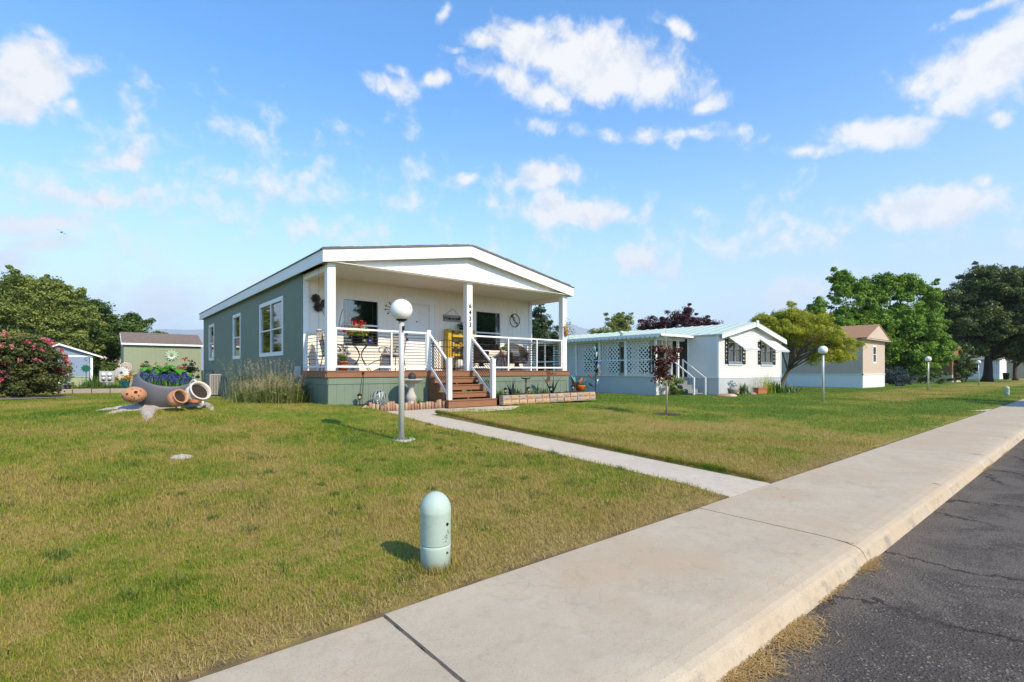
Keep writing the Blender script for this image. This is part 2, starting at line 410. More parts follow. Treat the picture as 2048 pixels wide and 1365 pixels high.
# ------------------------------------------------------------------ lawn colour field (shared by turf and blades)
def greenness(nt):
    pos = nt.n('ShaderNodeNewGeometry').outputs['Position']
    sp = nt.n('ShaderNodeSeparateXYZ', {0: pos}); X, Y = sp.outputs[0], sp.outputs[1]
    v = nt.math('MULTIPLY_ADD', nt.math('SUBTRACT', nt.noise(pos, .42, 3, .55), .5), 2.6, .36)
    v = nt.math('MULTIPLY_ADD', nt.math('SUBTRACT', nt.noise(pos, 2.3, 4, .6), .5), 1.7, v)
    v = nt.math('MULTIPLY_ADD', nt.math('SUBTRACT', nt.noise(pos, 8.5, 3, .6), .5), 1.3, v)
    v = nt.math('MULTIPLY_ADD', nt.smap(X, 8.0, 15.5), .60, v)                       # next lot is watered
    v = nt.math('MULTIPLY_ADD', nt.smap(Y, 5.0, 12.0), .26, v)
    v = nt.math('MULTIPLY_ADD', nt.smap(Y, 3.3, 2.5), -.35, v)                       # dry along the pavement
    # dry strips on the third lot, mown in bands
    band = nt.math('SINE', nt.math('MULTIPLY_ADD', X, 1.9, nt.math('MULTIPLY', Y, .5)))
    dry = nt.math('MULTIPLY', nt.smap(X, 24.5, 27.5), nt.math('MULTIPLY', nt.smap(Y, 4.4, 5.6), nt.smap(Y, 10.0, 8.6)))
    dry2 = nt.math('MULTIPLY', dry, nt.math('MULTIPLY_ADD', band, .18, .62))
    v = nt.math('SUBTRACT', v, dry2)
    dry3 = nt.math('MULTIPLY', nt.math('MULTIPLY', nt.smap(X, 8, 11), nt.smap(X, 17, 13)), nt.math('MULTIPLY', nt.smap(Y, 3, 4), nt.smap(Y, 6.5, 5)))
    v = nt.math('MULTIPLY_ADD', dry3, -.24, v)
    return v, X, Y
GRASS_STOPS = [(0, (.39, .29, .09)), (.25, (.345, .285, .066)), (.5, (.26, .265, .034)), (.75, (.18, .245, .018)), (1, (.105, .19, .014))]
m, nt, out = newmat('turf'); TURF = m
v, X, Y = greenness(nt)
pos = nt.n('ShaderNodeNewGeometry').outputs['Position']
hf = nt.noise(pos, 38, 4, .7)
v = nt.math('MULTIPLY_ADD', nt.math('SUBTRACT', hf, .5), .8, v)
c = nt.ramp(v, GRASS_STOPS)
c = nt.mix(nt.math('MULTIPLY', nt.noise(pos, 90, 3, .7), .6), c, (.07, .06, .025))
dirt = nt.math('MULTIPLY', nt.smap(nt.math('MULTIPLY_ADD', nt.noise(pos, 5, 4), .22, Y), 2.70, 2.60), .9)
c = nt.mix(dirt, c, (.10, .075, .052))
bn = nt.n('ShaderNodeBump', {'Height': hf, 'Strength': .8, 'Distance': .03})
b = nt.n('ShaderNodeBsdfPrincipled', {'Base Color': c, 'Roughness': .9, 'Specular IOR Level': .15, 'Normal': bn.outputs[0]})
m.node_tree.links.new(b.outputs[0], out.inputs[0])
m, nt, out = newmat('grass_blade'); GBLADE = m
v, X, Y = greenness(nt)
t = nt.n('ShaderNodeAttribute', attribute_name='tint').outputs['Fac']
v = nt.math('MULTIPLY_ADD', nt.math('SUBTRACT', t, .5), .75, v)
c = nt.ramp(v, GRASS_STOPS)
c = nt.mix(nt.smap(t, .93, .96), c, (.34, .26, .12))
p = nt.n('ShaderNodeBsdfPrincipled', {'Base Color': c, 'Roughness': .6, 'Specular IOR Level': .12})
tr = nt.n('ShaderNodeBsdfTranslucent', {'Color': c})
mx = nt.n('ShaderNodeMixShader', {0: .3, 1: p.outputs[0], 2: tr.outputs[0]})
m.node_tree.links.new(mx.outputs[0], out.inputs[0])

# ------------------------------------------------------------------ ground sheet
xs = np.unique(np.round(np.concatenate([np.array([-3000, -1200, -500, -250, -120, -70, -45, -30, -22]), np.arange(-16, 0, .5), np.arange(0, 14, .25),
     np.arange(14, 34, .5), np.array([WX0 - .02, WX0, WX1, WX1 + .02]), np.arange(34, 70, 2), np.array([75, 85, 100, 130, 180, 260, 400, 800, 1500, 3500])]), 3))
ys = np.unique(np.round(np.concatenate([np.array([-3000, -900, -300, -100, -40, -20, -9, 0, 2.40, 2.46, 2.5, 2.6]), np.arange(2.75, 14, .25), np.arange(14, 36, .75),
     np.array([38, 42, 50, 60, 75, 100, 150, 250, 500, 1000, 2000, 4500])]), 3))
XX, YY = np.meshgrid(xs, ys)
ZZ = g(XX, YY)
ZZ = np.where(YY < 2.49, -.34, ZZ - .005)
ZZ = np.where(YY < -8, -.12, ZZ)
inw = (XX > WX0 - .001) & (XX < WX1 + .001) & (YY >= 2.49) & (YY < 11)
ZZ = np.where(inw, walkz(YY) - .04, ZZ)
inp = (XX > 5.4) & (XX < 9.0) & (YY > 9.9) & (YY < 12)
ZZ = np.where(inp, np.minimum(ZZ, .25), ZZ)
nx, ny = len(xs), len(ys)
idx = np.arange(nx * ny).reshape(ny, nx)
quads = np.stack([idx[:-1, :-1], idx[:-1, 1:], idx[1:, 1:], idx[1:, :-1]], -1).reshape(-1, 4)
go = npmesh('ground', np.stack([XX, YY, ZZ], -1).reshape(-1, 3), quads.ravel(), np.arange(len(quads)) * 4, TURF, smooth=True)
tag(go, 'lawn ground rising gently from the pavement to the houses', kind='structure')

# ------------------------------------------------------------------ road
m, nt, out = newmat('asphalt'); ASPH = m
pos = nt.n('ShaderNodeNewGeometry').outputs['Position']
agg = nt.n('ShaderNodeTexVoronoi', {'Vector': pos, 'Scale': 62.0}, feature='F1')
st = nt.smap(agg.outputs['Distance'], .25, .55)
rc = nt.n('ShaderNodeSeparateColor', {0: agg.outputs['Color']}).outputs[0]
stone = nt.ramp(rc, [(0, (.028, .027, .026)), (.45, (.080, .070, .062)), (.8, (.155, .13, .11)), (1, (.32, .27, .22))])
big = nt.noise(pos, .9, 5, .6)
patch = nt.smap(nt.noise(pos, 2.1, 7, .72, .8), .44, .54)
binder = nt.mix(big, (.033, .030, .028), (.095, .081, .069))
c = nt.mix(nt.math('MULTIPLY', nt.math('SUBTRACT', 1.0, st), nt.math('MULTIPLY_ADD', patch, .75, .25)), binder, stone)
c = nt.mix(nt.math('MULTIPLY', nt.smap(nt.noise(pos, .8, 8, .72, .7), .47, .60), .55), c, (.17, .145, .12))
c = nt.mix(nt.math('MULTIPLY', nt.smap(nt.math('MULTIPLY_ADD', nt.noise(pos, 3, 5, .65), .7, nt.n('ShaderNodeSeparateXYZ', {0: pos}).outputs[1]), 1.05, 1.5), .55), c, (.16, .13, .10))
c = nt.mix(nt.math('MULTIPLY', nt.smap(nt.noise(pos, 210, 2, .7), .52, .66), .55), c, (.16, .135, .11))
c = nt.mix(nt.math('MULTIPLY', nt.smap(nt.noise(pos, 150, 2, .7), .56, .70), .7), c, (.018, .017, .017))
# cracks
wp = nt.n('ShaderNodeVectorMath', {0: pos, 1: nt.n('ShaderNodeVectorMath', {0: nt.n('ShaderNodeTexNoise', {'Vector': pos, 'Scale': 2.5, 'Detail': 6.0, 'Roughness': .65}).outputs['Color'], 'Scale': .55}, operation='SCALE').outputs[0]}, operation='ADD').outputs[0]
ck = nt.n('ShaderNodeTexVoronoi', {'Vector': wp, 'Scale': .62}, feature='DISTANCE_TO_EDGE').outputs['Distance']
wid = nt.math('MULTIPLY_ADD', nt.noise(pos, 1.2, 2), .02, .0)
crack = nt.math('MULTIPLY', nt.math('LESS_THAN', ck, wid), nt.smap(nt.noise(pos, .7, 2), .42, .5))
c = nt.mix(nt.math('MULTIPLY', crack, .8), c, (.03, .027, .024))
h = nt.math('SUBTRACT', nt.math('MULTIPLY', nt.math('SUBTRACT', 1.0, st), .6), nt.math('MULTIPLY', crack, 2.2))
bn = nt.n('ShaderNodeBump', {'Height': h, 'Strength': .9, 'Distance': .006})
b = nt.n('ShaderNodeBsdfPrincipled', {'Base Color': c, 'Roughness': .88, 'Specular IOR Level': .12, 'Normal': bn.outputs[0]})
m.node_tree.links.new(b.outputs[0], out.inputs[0])
rx = [-200, -20] + list(np.arange(-6, 16, .5)) + [20, 30, 50, 80, 140, 300, 900]
ry = [-8.2, -7.6, -4, -1.5, -.5, 0, .3, .6, .9, 1.0, 1.1, 1.2]
RX, RY = np.meshgrid(rx, ry)
RZ = -.135 + .02 * np.clip((RY - .8) / .4, 0, 1) * 0 + .05 * (1 - (np.clip(RY, -8.2, 1.2) + 3.5) ** 2 / 22) * (RY < .9) * 1.0
RZ = np.where(RY >= .9, -.135, np.minimum(RZ, -.135 + .035 * np.clip((.9 - RY) / 3, 0, 1)))
nx, ny = len(rx), len(ry); idx = np.arange(nx * ny).reshape(ny, nx)
quads = np.stack([idx[:-1, :-1], idx[:-1, 1:], idx[1:, 1:], idx[1:, :-1]], -1).reshape(-1, 4)
ro = npmesh('road', np.stack([RX, RY, RZ], -1).reshape(-1, 3), quads.ravel(), np.arange(len(quads)) * 4, ASPH, smooth=True)
tag(ro, 'worn cracked asphalt street', kind='structure')

# ------------------------------------------------------------------ pavement and walkway
def concrete(name, base, warm, grime=.5):
    m, nt, out = newmat(name)
    pos = nt.n('ShaderNodeNewGeometry').outputs['Position']
    n1 = nt.noise(pos, 1.9, 9, .72, .5); n2 = nt.noise(pos, 9, 5, .6); n3 = nt.noise(pos, 160, 2, .6)
    c = nt.mix(n1, [k * .68 for k in base], [min(1, k * 1.20) for k in base])
    c = nt.mix(nt.math('MULTIPLY', nt.smap(nt.noise(pos, .75, 6, .65), .42, .62), .75), c, warm)
    c = nt.mix(nt.math('MULTIPLY', nt.smap(n2, .52, .75),   .6 * grime), c, [k * .60 for k in base])
    c = nt.mix(nt.math('MULTIPLY', nt.smap(nt.noise(pos, 3.1, 8, .7, 1.2), .55, .68), .5 * grime), c, [k * .52 for k in base])
    c = nt.mix(nt.math('MULTIPLY', nt.smap(n3, .54, .70), .6), c, [k * .5 for k in base])
    # fine crazing in the surface, patchy
    w = nt.n('ShaderNodeVectorMath', {0: pos, 1: nt.n('ShaderNodeVectorMath', {0: nt.n('ShaderNodeTexNoise', {'Vector': pos, 'Scale': 6.0, 'Detail': 4.0}).outputs['Color'], 'Scale': .12}, operation='SCALE').outputs[0]}, operation='ADD').outputs[0]
    cr = nt.n('ShaderNodeTexVoronoi', {'Vector': w, 'Scale': 7.5}, feature='DISTANCE_TO_EDGE').outputs['Distance']
    crz = nt.math('MULTIPLY', nt.smap(cr, .035, .0), nt.smap(nt.noise(pos, 1.7, 3), .48, .62))
    c = nt.mix(nt.math('MULTIPLY', crz, .28), c, [k * .5 for k in base])
    # scuffed dark marks low on the kerb face
    sp = nt.n('ShaderNodeSeparateXYZ', {0: pos})
    kf = nt.math('MULTIPLY', nt.math('MULTIPLY', nt.smap(sp.outputs[2], -.045, -.07), nt.smap(sp.outputs[1], 1.21, 1.19)), nt.smap(nt.noise(pos, 4, 8, .8), .50, .64))
    c = nt.mix(nt.math('MULTIPLY', kf, .6), c, (.16, .155, .15))
    bn = nt.n('ShaderNodeBump', {'Height': nt.math('MULTIPLY_ADD', n3, .35, nt.math('MULTIPLY', nt.noise(pos, 30, 4), .8)), 'Strength': .35, 'Distance': .006})
    b = nt.n('ShaderNodeBsdfPrincipled', {'Base Color': c, 'Roughness': .88, 'Specular IOR Level': .25, 'Normal': bn.outputs[0]})
    m.node_tree.links.new(b.outputs[0], out.inputs[0])
    return m
PAVE = concrete('pavement_concrete', (.465, .395, .295), (.43, .33, .225))
WALK = concrete('walkway_concrete', (.52, .455, .37), (.49, .42, .32), .6)
kprof = [(2.5, -.20), (2.5, -.008), (2.488, 0.0), (1.47, 0.0), (1.38, -.003), (1.29, -.010), (1.225, -.022), (1.195, -.036), (1.178, -.056), (1.165, -.085), (1.14, -.137), (1.13, -.20)]
mb = MB()
joints = [-40.0, -22.0, -8.05, -5.0, -1.95, 1.2, 4.42, 7.5, 10.62, 13.7, 16.8, 19.9, 23, 26.1, 29.2, 32.3, 35.4, 38.5, 41.6, 44.7, 47.8, 54, 60, 66, 72, 80, 95, 120, 200, 600]
for i in range(len(joints) - 1):
    a, b_ = joints[i], joints[i + 1]; gp = .0035 if abs(a - 1.2) < .01 else .0022; gq = .0035 if abs(b_ - 1.2) < .01 else .0022
    dz = -.010 if i == 4 else (.003 if i == 6 else 0)
    nseg = max(2, int(min(12, (b_ - a) / .3)))
    rings = []
    for k in range(nseg + 1):
        x = a + gp + (b_ - a - gp - gq) * k / nseg
        wob = (rnd.uniform(-.012, .012) if 0 < k < nseg else 0)
        pr = []
        for q, (y, z) in enumerate(kprof):
            ch = (.006 if (k in (0, nseg) and 2 <= q <= 8) else 0)
            pr.append((x, y + (wob if q < 2 else 0), z + dz - ch))
        rings.append(pr)
    vs = [p for r_ in rings for p in r_]; K = len(kprof)
    fs = [(k * K + q, (k + 1) * K + q, (k + 1) * K + q + 1, k * K + q + 1) for k in range(nseg) for q in range(K - 1)]
    mb.add(vs, fs, 0, False)
    mb.f.append([len(mb.v) - len(vs) + q for q in range(K)]); mb.mi.append(0); mb.sm.append(False)
    mb.f.append([len(mb.v) - K + q for q in range(K)][::-1]); mb.mi.append(0); mb.sm.append(False)
so_ = mb.build('sidewalk', PAVE); tag(so_, 'pale concrete pavement with rolled kerb beside the street', kind='structure')
mb = MB()
yj = [2.502, 3.55, 4.8, 6.05, 7.3, 8.55, 9.8]
for i in range(len(yj) - 1):
    y0, y1 = yj[i] + .003, yj[i + 1] - .003
    vs = []
    for y in (y0, (y0 + y1) / 2, y1):
        z = float(walkz(y)); vs += [(WX0, y, z - .12), (WX0, y, z), (WX1, y, z), (WX1, y, z - .12)]
    mb.add(vs, [(r * 4 + q, r * 4 + (q + 1), r * 4 + 4 + q + 1, r * 4 + 4 + q) for r in range(2) for q in range(3)] + [(0, 1, 2, 3), (8, 9, 10, 11)])
z1, z2 = float(walkz(9.8)), .325
# landing that turns to the steps
mb.prism([(WX0, 9.803), (WX1, 9.803), (6.12, 10.12), (6.5, 10.33), (9.05, 10.42), (9.05, 10.93), (7.0, 10.93), (6.98, 11.12), (WX0 + .1, 11.12)], lambda u, v, w: (u, v, z1 + (z2 - z1) * min(1, (v - 9.8) / .5) + w), -.12, 0)
wo = mb.build('walkway', WALK); tag(wo, 'narrow concrete walkway from pavement to porch steps', kind='structure')
# earth packed in the pavement joints
p0 = MB()
for xj in joints[2:16]:
    vs = []; k = 24
    for i in range(k + 1):
        y = 1.235 + 1.25 * i / k; w_ = .008 * (1 if abs(xj - 1.2) < .01 else .6); vs += [(xj - w_, y, -.006 - .012 * rnd.random()), (xj + w_, y, -.006 - .012 * rnd.random())]
    p0.add(vs, [(2 * i, 2 * i + 1, 2 * i + 3, 2 * i + 2) for i in range(k)])
tag(p0.build('soil', M('joint_earth', (.13, .10, .07), .95, .5, 20, .3)), 'earth packed in the pavement joints', kind='structure')
# stub of the next lot's walk
p0 = MB(); p0.box(21.9, 2.503, -.1, 23.3, 3.05, .008); tag(p0.build('path', WALK), 'short concrete path on the next lot', kind='structure')
# back lane
p0 = MB(); p0.box(-60, 33.5, .1, 1.0, 47.5, float(g(-2, 34)) + .02); tag(p0.build('lane', M('lane_asphalt', (.24, .22, .20), .9, .15, 2, .15)), 'grey lane behind the lawn', kind='structure')
# planting beds
p0 = MB()
vs = []; nxx, nyy = 26, 8
for j in range(nyy):
    for i in range(nxx):
        x = 4.85 + 2.15 * i / (nxx - 1); y = 11.2 + .83 * j / (nyy - 1); vs.append((x, y, .42 + .04 * j / nyy + rnd.uniform(-.015, .02)))
p0.add(vs, [(j * nxx + i, j * nxx + i + 1, (j + 1) * nxx + i + 1, (j + 1) * nxx + i) for j in range(nyy - 1) for i in range(nxx - 1)])
vs = []; nxx, nyy = 40, 10
for j in range(nyy):
    for i in range(nxx):
        x = 8.64 + 4.7 * i / (nxx - 1); y = 10.78 + 1.5 * j / (nyy - 1)
        if x > 12.3: y = max(y, 10.78 + (x - 12.3) * .7)
        vs.append((x, y, .57 + rnd.uniform(-.015, .02)))
p0.add(vs, [(j * nxx + i, j * nxx + i + 1, (j + 1) * nxx + i + 1, (j + 1) * nxx + i) for j in range(nyy - 1) for i in range(nxx - 1)])
tag(p0.build('soil', MULCH), 'dark mulched soil of the porch planting beds', kind='structure')

# ------------------------------------------------------------------ grass blades
def in_bed(x, y):
    k = (x > WX0 - .02) & (x < WX1 + .02) & (y < 11.1)
    k |= (x > 4.2) & (x < 13) & (y > 11.95) & (y < 29.4)
    k |= (x > 4.75) & (x < 7.05) & (y > 11.05)
    k |= (x > 5.0) & (x < 9.1) & (y > 10.0 + .25 * np.clip(x - 6, 0, 1.2))
    k |= (x > 8.55) & (x < 12.45) & (y > 10.6)
    k |= (x > 12.3) & (x < 13.4) & (y > 11.2) & (y < 12.3)
    k |= (x > 20.4) & (x < 30.2) & (y > 11.9)
    k |= (((x - 3.68) / .28) ** 2 + ((y - 7.25) / .2) ** 2 < 1)
    k |= (((x - 1.05) / .75) ** 2 + ((y - 11.55) / .55) ** 2 < 1)
    k |= (y < 2.50 + .05 * np.sin(x * 3.1) + .03 * np.sin(x * 11) + .03)
    return k
def scatter(n, d0, d1, pw):
    u = nprng.uniform(0, 1, n); e = 2 - pw
    D = (d0 ** e + u * (d1 ** e - d0 ** e)) ** (1 / e)
    a = nprng.uniform(-1.25, 1.35, n)
    x = D * (CS * a + SN); y = D * (-SN * a + CS)
    k = (y > 2.5) & ~in_bed(x, y)
    # thin, patchy cover beside the pavement
    k &= nprng.uniform(0, 1, n) < np.clip((y - 2.5) / .25, .5, 1)
    return x[k], y[k], D[k]
def tuft_h(x, y):
    return .5 + .5 * np.sin(x * 2.1 + np.sin(y * 1.7) * 2) * np.sin(y * 2.6 + np.sin(x * 1.3) * 2)
x, y, D = scatter(400000, 1.2, 9.0, 1.55)
n = len(x); L = nprng.uniform(.016, .038, n) * (1 + .45 * tuft_h(x, y)) * (1 + .3 * (D > 4))
L *= np.where(nprng.uniform(0, 1, n) < .02, 1.7, 1.0)
base = np.stack([x, y, g(x, y) - .006], 1)
gb = blade_obj('grass', base, nprng.uniform(0, 2 * PI, n), np.abs(nprng.normal(0, .75, n)) + .2, L, nprng.uniform(.0024, .0042, n) * (D / 3) ** .55, GBLADE, nprng.uniform(0, 1, n), curl=.5)
tag(gb, 'short dry green and straw coloured lawn grass near the pavement', kind='stuff')
x, y, D = scatter(330000, 8.5, 42, 1.75)
n = len(x); L = nprng.uniform(.026, .048, n) * (1 + .3 * tuft_h(x, y))
base = np.stack([x, y, g(x, y) - .006], 1)
gb = blade_obj('grass', base, nprng.uniform(0, 2 * PI, n), np.abs(nprng.normal(0, .45, n)), L, nprng.uniform(.006, .011, n) * (D / 9) ** .8, GBLADE, nprng.uniform(0, 1, n), tri=True)
tag(gb, 'mown lawn grass further back between the houses', kind='stuff')
# thick fringe hanging over the walkway's far edge
n = 9000
y = nprng.uniform(2.55, 9.9, n); x = WX1 + .02 + np.abs(nprng.normal(0, .06, n)); base = np.stack([x, y, g(x, y) - .02], 1)
gb = blade_obj('grass', base, nprng.normal(PI, .9, n), np.abs(nprng.normal(.5, .35, n)), nprng.uniform(.05, .10, n), nprng.uniform(.004, .007, n), GBLADE, nprng.uniform(.45, .95, n), curl=.6)
tag(gb, 'taller grass fringe along the walkway edge', kind='stuff')
# dead straw lying along the pavement edge
n = 15000
x = nprng.uniform(-1.5, 9, n); y = 2.5 + np.abs(nprng.normal(0, .17, n)); base = np.stack([x, y, g(x, y) + nprng.uniform(-.004, .012, n)], 1); base = base[~((x > WX0 - .03) & (x < WX1 + .03))]; n = len(base)
gb = blade_obj('grass', base, nprng.uniform(0, 2 * PI, n), nprng.uniform(.9, 1.55, n), nprng.uniform(.02, .055, n), nprng.uniform(.0018, .0035, n), leafmat('straw_blade', (.22, .15, .06), (.46, .35, .15), .2), nprng.uniform(0, 1, n), curl=.3)
tag(gb, 'dead straw along the lawn edge beside the pavement', kind='stuff')
# uncut grass around the foot of the utility pedestal and lamp post
pc = [(G(871, 1134), .112, 420), (G(803, 880), .10, 260)]
base = np.concatenate([np.stack([c_.x + (r0 + np.abs(nprng.normal(0, .022, k))) * np.cos(t_), c_.y + (r0 + np.abs(nprng.normal(0, .022, k))) * np.sin(t_), np.full(k, c_.z - .006)], 1) for c_, r0, k in pc for t_ in [nprng.uniform(0, 2 * PI, k)]]); n = len(base)
gb = blade_obj('grass', base, nprng.uniform(0, 2 * PI, n), np.abs(nprng.normal(.1, .4, n)), nprng.uniform(.03, .085, n), nprng.uniform(.003, .0055, n), GBLADE, nprng.uniform(.3, 1, n), curl=.5)
tag(gb, 'uncut grass around the foot of the pedestal and lamp post', kind='stuff')
# coarser dark green tufts of tougher grass
n = 110 * 70
cx = np.repeat(nprng.uniform(-1.5, 5, 110), 70); cy = np.repeat(nprng.uniform(2.75, 8.5, 110), 70); rr_ = np.repeat(nprng.uniform(.02, .09, 110), 70)
x = cx + nprng.normal(0, 1, n) * rr_; y = cy + nprng.normal(0, 1, n) * rr_; base = np.stack([x, y, g(x, y) - .006], 1); base = base[(y > 2.6) & ~in_bed(x, y)]; n = len(base)
gb = blade_obj('grass', base, nprng.uniform(0, 2 * PI, n), np.abs(nprng.normal(0, .7, n)) + .15, nprng.uniform(.03, .07, n), nprng.uniform(.003, .006, n), leafmat('tuft_green', (.04, .085, .015), (.14, .20, .035), .3), nprng.uniform(0, 1, n), curl=.5)
tag(gb, 'scattered darker tufts of coarse grass in the near lawn', kind='stuff')
# dry clippings swept against the kerb
DRY = leafmat('dry_clipping', (.30, .17, .05), (.52, .36, .14), .15)
cl = []
for (px, py, rx_, ry_, n) in [(1725, 1128, .24, .12, 900), (1590, 1268, .30, .12, 1500), (1515, 1335, .22, .10, 800), (1950, 935, .5, .09, 500), (1980, 905, .8, .07, 400), (1660, 1180, .35, .05, 200), (1470, 1358, .15, .08, 350)]:
    dx, dy, b_ = ray(px, py); t = (CAMZ + .133) / -b_
    u = nprng.normal(0, .45, (n, 2))
    cl.append(np.stack([t * dx + u[:, 0] * rx_, np.minimum(t * dy + u[:, 1] * ry_, 1.135 - .01 * nprng.uniform(0, 1, n)), np.full(n, -.132) + nprng.uniform(0, .012, n)], 1))
base = np.concatenate(cl); n = len(base)
gb = blade_obj('clippings', base, nprng.uniform(0, 2 * PI, n), nprng.uniform(1.35, 1.6, n), nprng.uniform(.02, .06, n), nprng.uniform(.002, .004, n), DRY, nprng.uniform(0, 1, n), curl=.05)
tag(gb, 'straw coloured dry clippings gathered against the kerb', kind='stuff')
# small grit and debris on the road edge
n = 1600
x = nprng.uniform(1.3, 12, n); y = 1.12 - np.abs(nprng.normal(0, .22, n)); P = np.stack([x, y, np.full(n, -.131)], 1)
tag(leaf_obj('debris', P, np.full(n, .012), M('grit', (.20, .17, .13), .9, .4, 30), None, up=np.array([0, 0, 1.]), upw=2), 'scattered grit and leaf bits on the road edge', kind='stuff')
# ------------------------------------------------------------------ building helpers
def spans(z0, z1, cuts):
    r = [(z0, z1)]
    for a, b in cuts:
        nr = []
        for p, q in r:
            if b <= p or a >= q: nr.append((p, q)); continue
            if a > p: nr.append((p, a))
            if b < q: nr.append((b, q))
        r = nr
    return r
def wall_v(mb, fn, u0, u1, z0, ztop, holes=(), pitch=.2, gap=.012, d=.010, th=.10, back=True, m=0, phase=0.0):
    zt = ztop if callable(ztop) else (lambda u: ztop)
    def cells(edges, w0, w1):
        for a, b in edges:
            cs = sorted({a, b} | {h for H in holes for h in H[:2] if a < h < b})
            for p, q in zip(cs[:-1], cs[1:]):
                if q - p < .002: continue
                mid = (p + q) / 2
                hz = [(H[2], H[3]) for H in holes if H[0] <= mid <= H[1]]
                top = max(zt(p), zt(q))
                for za, zb in spans(z0, top, hz):
                    if zb >= top - 1e-6: za_, tb0, tb1 = za, zt(p), zt(q)
                    else: za_, tb0, tb1 = za, zb, zb
                    if tb0 - za_ < .003 and tb1 - za_ < .003: continue
                    mb.prism([(p, za_), (q, za_), (q, max(tb1, za_ + .001)), (p, max(tb0, za_ + .001))], fn, w0, w1, m)
    if back:
        mids = [u0, u1] if not callable(ztop) else list(np.linspace(u0, u1, 9))
        cells(list(zip(mids[:-1], mids[1:])), -th, 0)
    e = []; a = u0 - phase * pitch
    while a < u1:
        p, q = max(a + gap / 2, u0), min(a + pitch - gap / 2, u1)
        if q - p > .01: e.append((p, q))
        a += pitch
    cells(e, -.002, d)
def wall_h(mb, fn, u0, u1, z0, ztop, holes=(), pitch=.115, th=.10, back=True, m=0):
    zt = ztop if callable(ztop) else (lambda u: ztop)
    N = int(math.ceil((max(zt(u) for u in np.linspace(u0, u1, 21)) - z0) / pitch))
    if back:
        cs = sorted({u0, u1, (u0 + u1) / 2} | {h for H in holes for h in H[:2]})
        for p, q in zip(cs[:-1], cs[1:]):
            hz = [(H[2], H[3]) for H in holes if H[0] <= (p + q) / 2 <= H[1]]
            top = max(zt(p), zt(q))
            for za, zb in spans(z0, top, hz):
                e0, e1 = (zt(p), zt(q)) if zb >= top - 1e-6 else (zb, zb)
                mb.prism([(p, za), (q, za), (q, max(e1, za + .001)), (p, max(e0, za + .001))], fn, -th, 0, m)
    for i in range(N):
        a = z0 + i * pitch; b = a + pitch
        hz = [(H[0], H[1]) for H in holes if H[2] < (a + b) / 2 < H[3]]
        lo, hi = u0, u1
        us = [u for u in np.linspace(u0, u1, 201) if zt(u) >= (a + b) / 2]
        if not us: continue
        lo, hi = min(us), max(us)
        for p, q in spans(lo, hi, hz):
            vs = [fn(p, a, -.002), fn(p, a, .024), fn(p, b, .004), fn(p, b, -.002), fn(q, a, -.002), fn(q, a, .024), fn(q, b, .004), fn(q, b, -.002)]
            mb.add(vs, [(0, 1, 2, 3), (7, 6, 5, 4), (0, 4, 5, 1), (1, 5, 6, 2), (2, 6, 7, 3), (3, 7, 4, 0)], m)
def fbox(mb, fn, u0, u1, z0, z1, w0, w1, m=0):
    mb.prism([(u0, z0), (u1, z0), (u1, z1), (u0, z1)], fn, w0, w1, m)
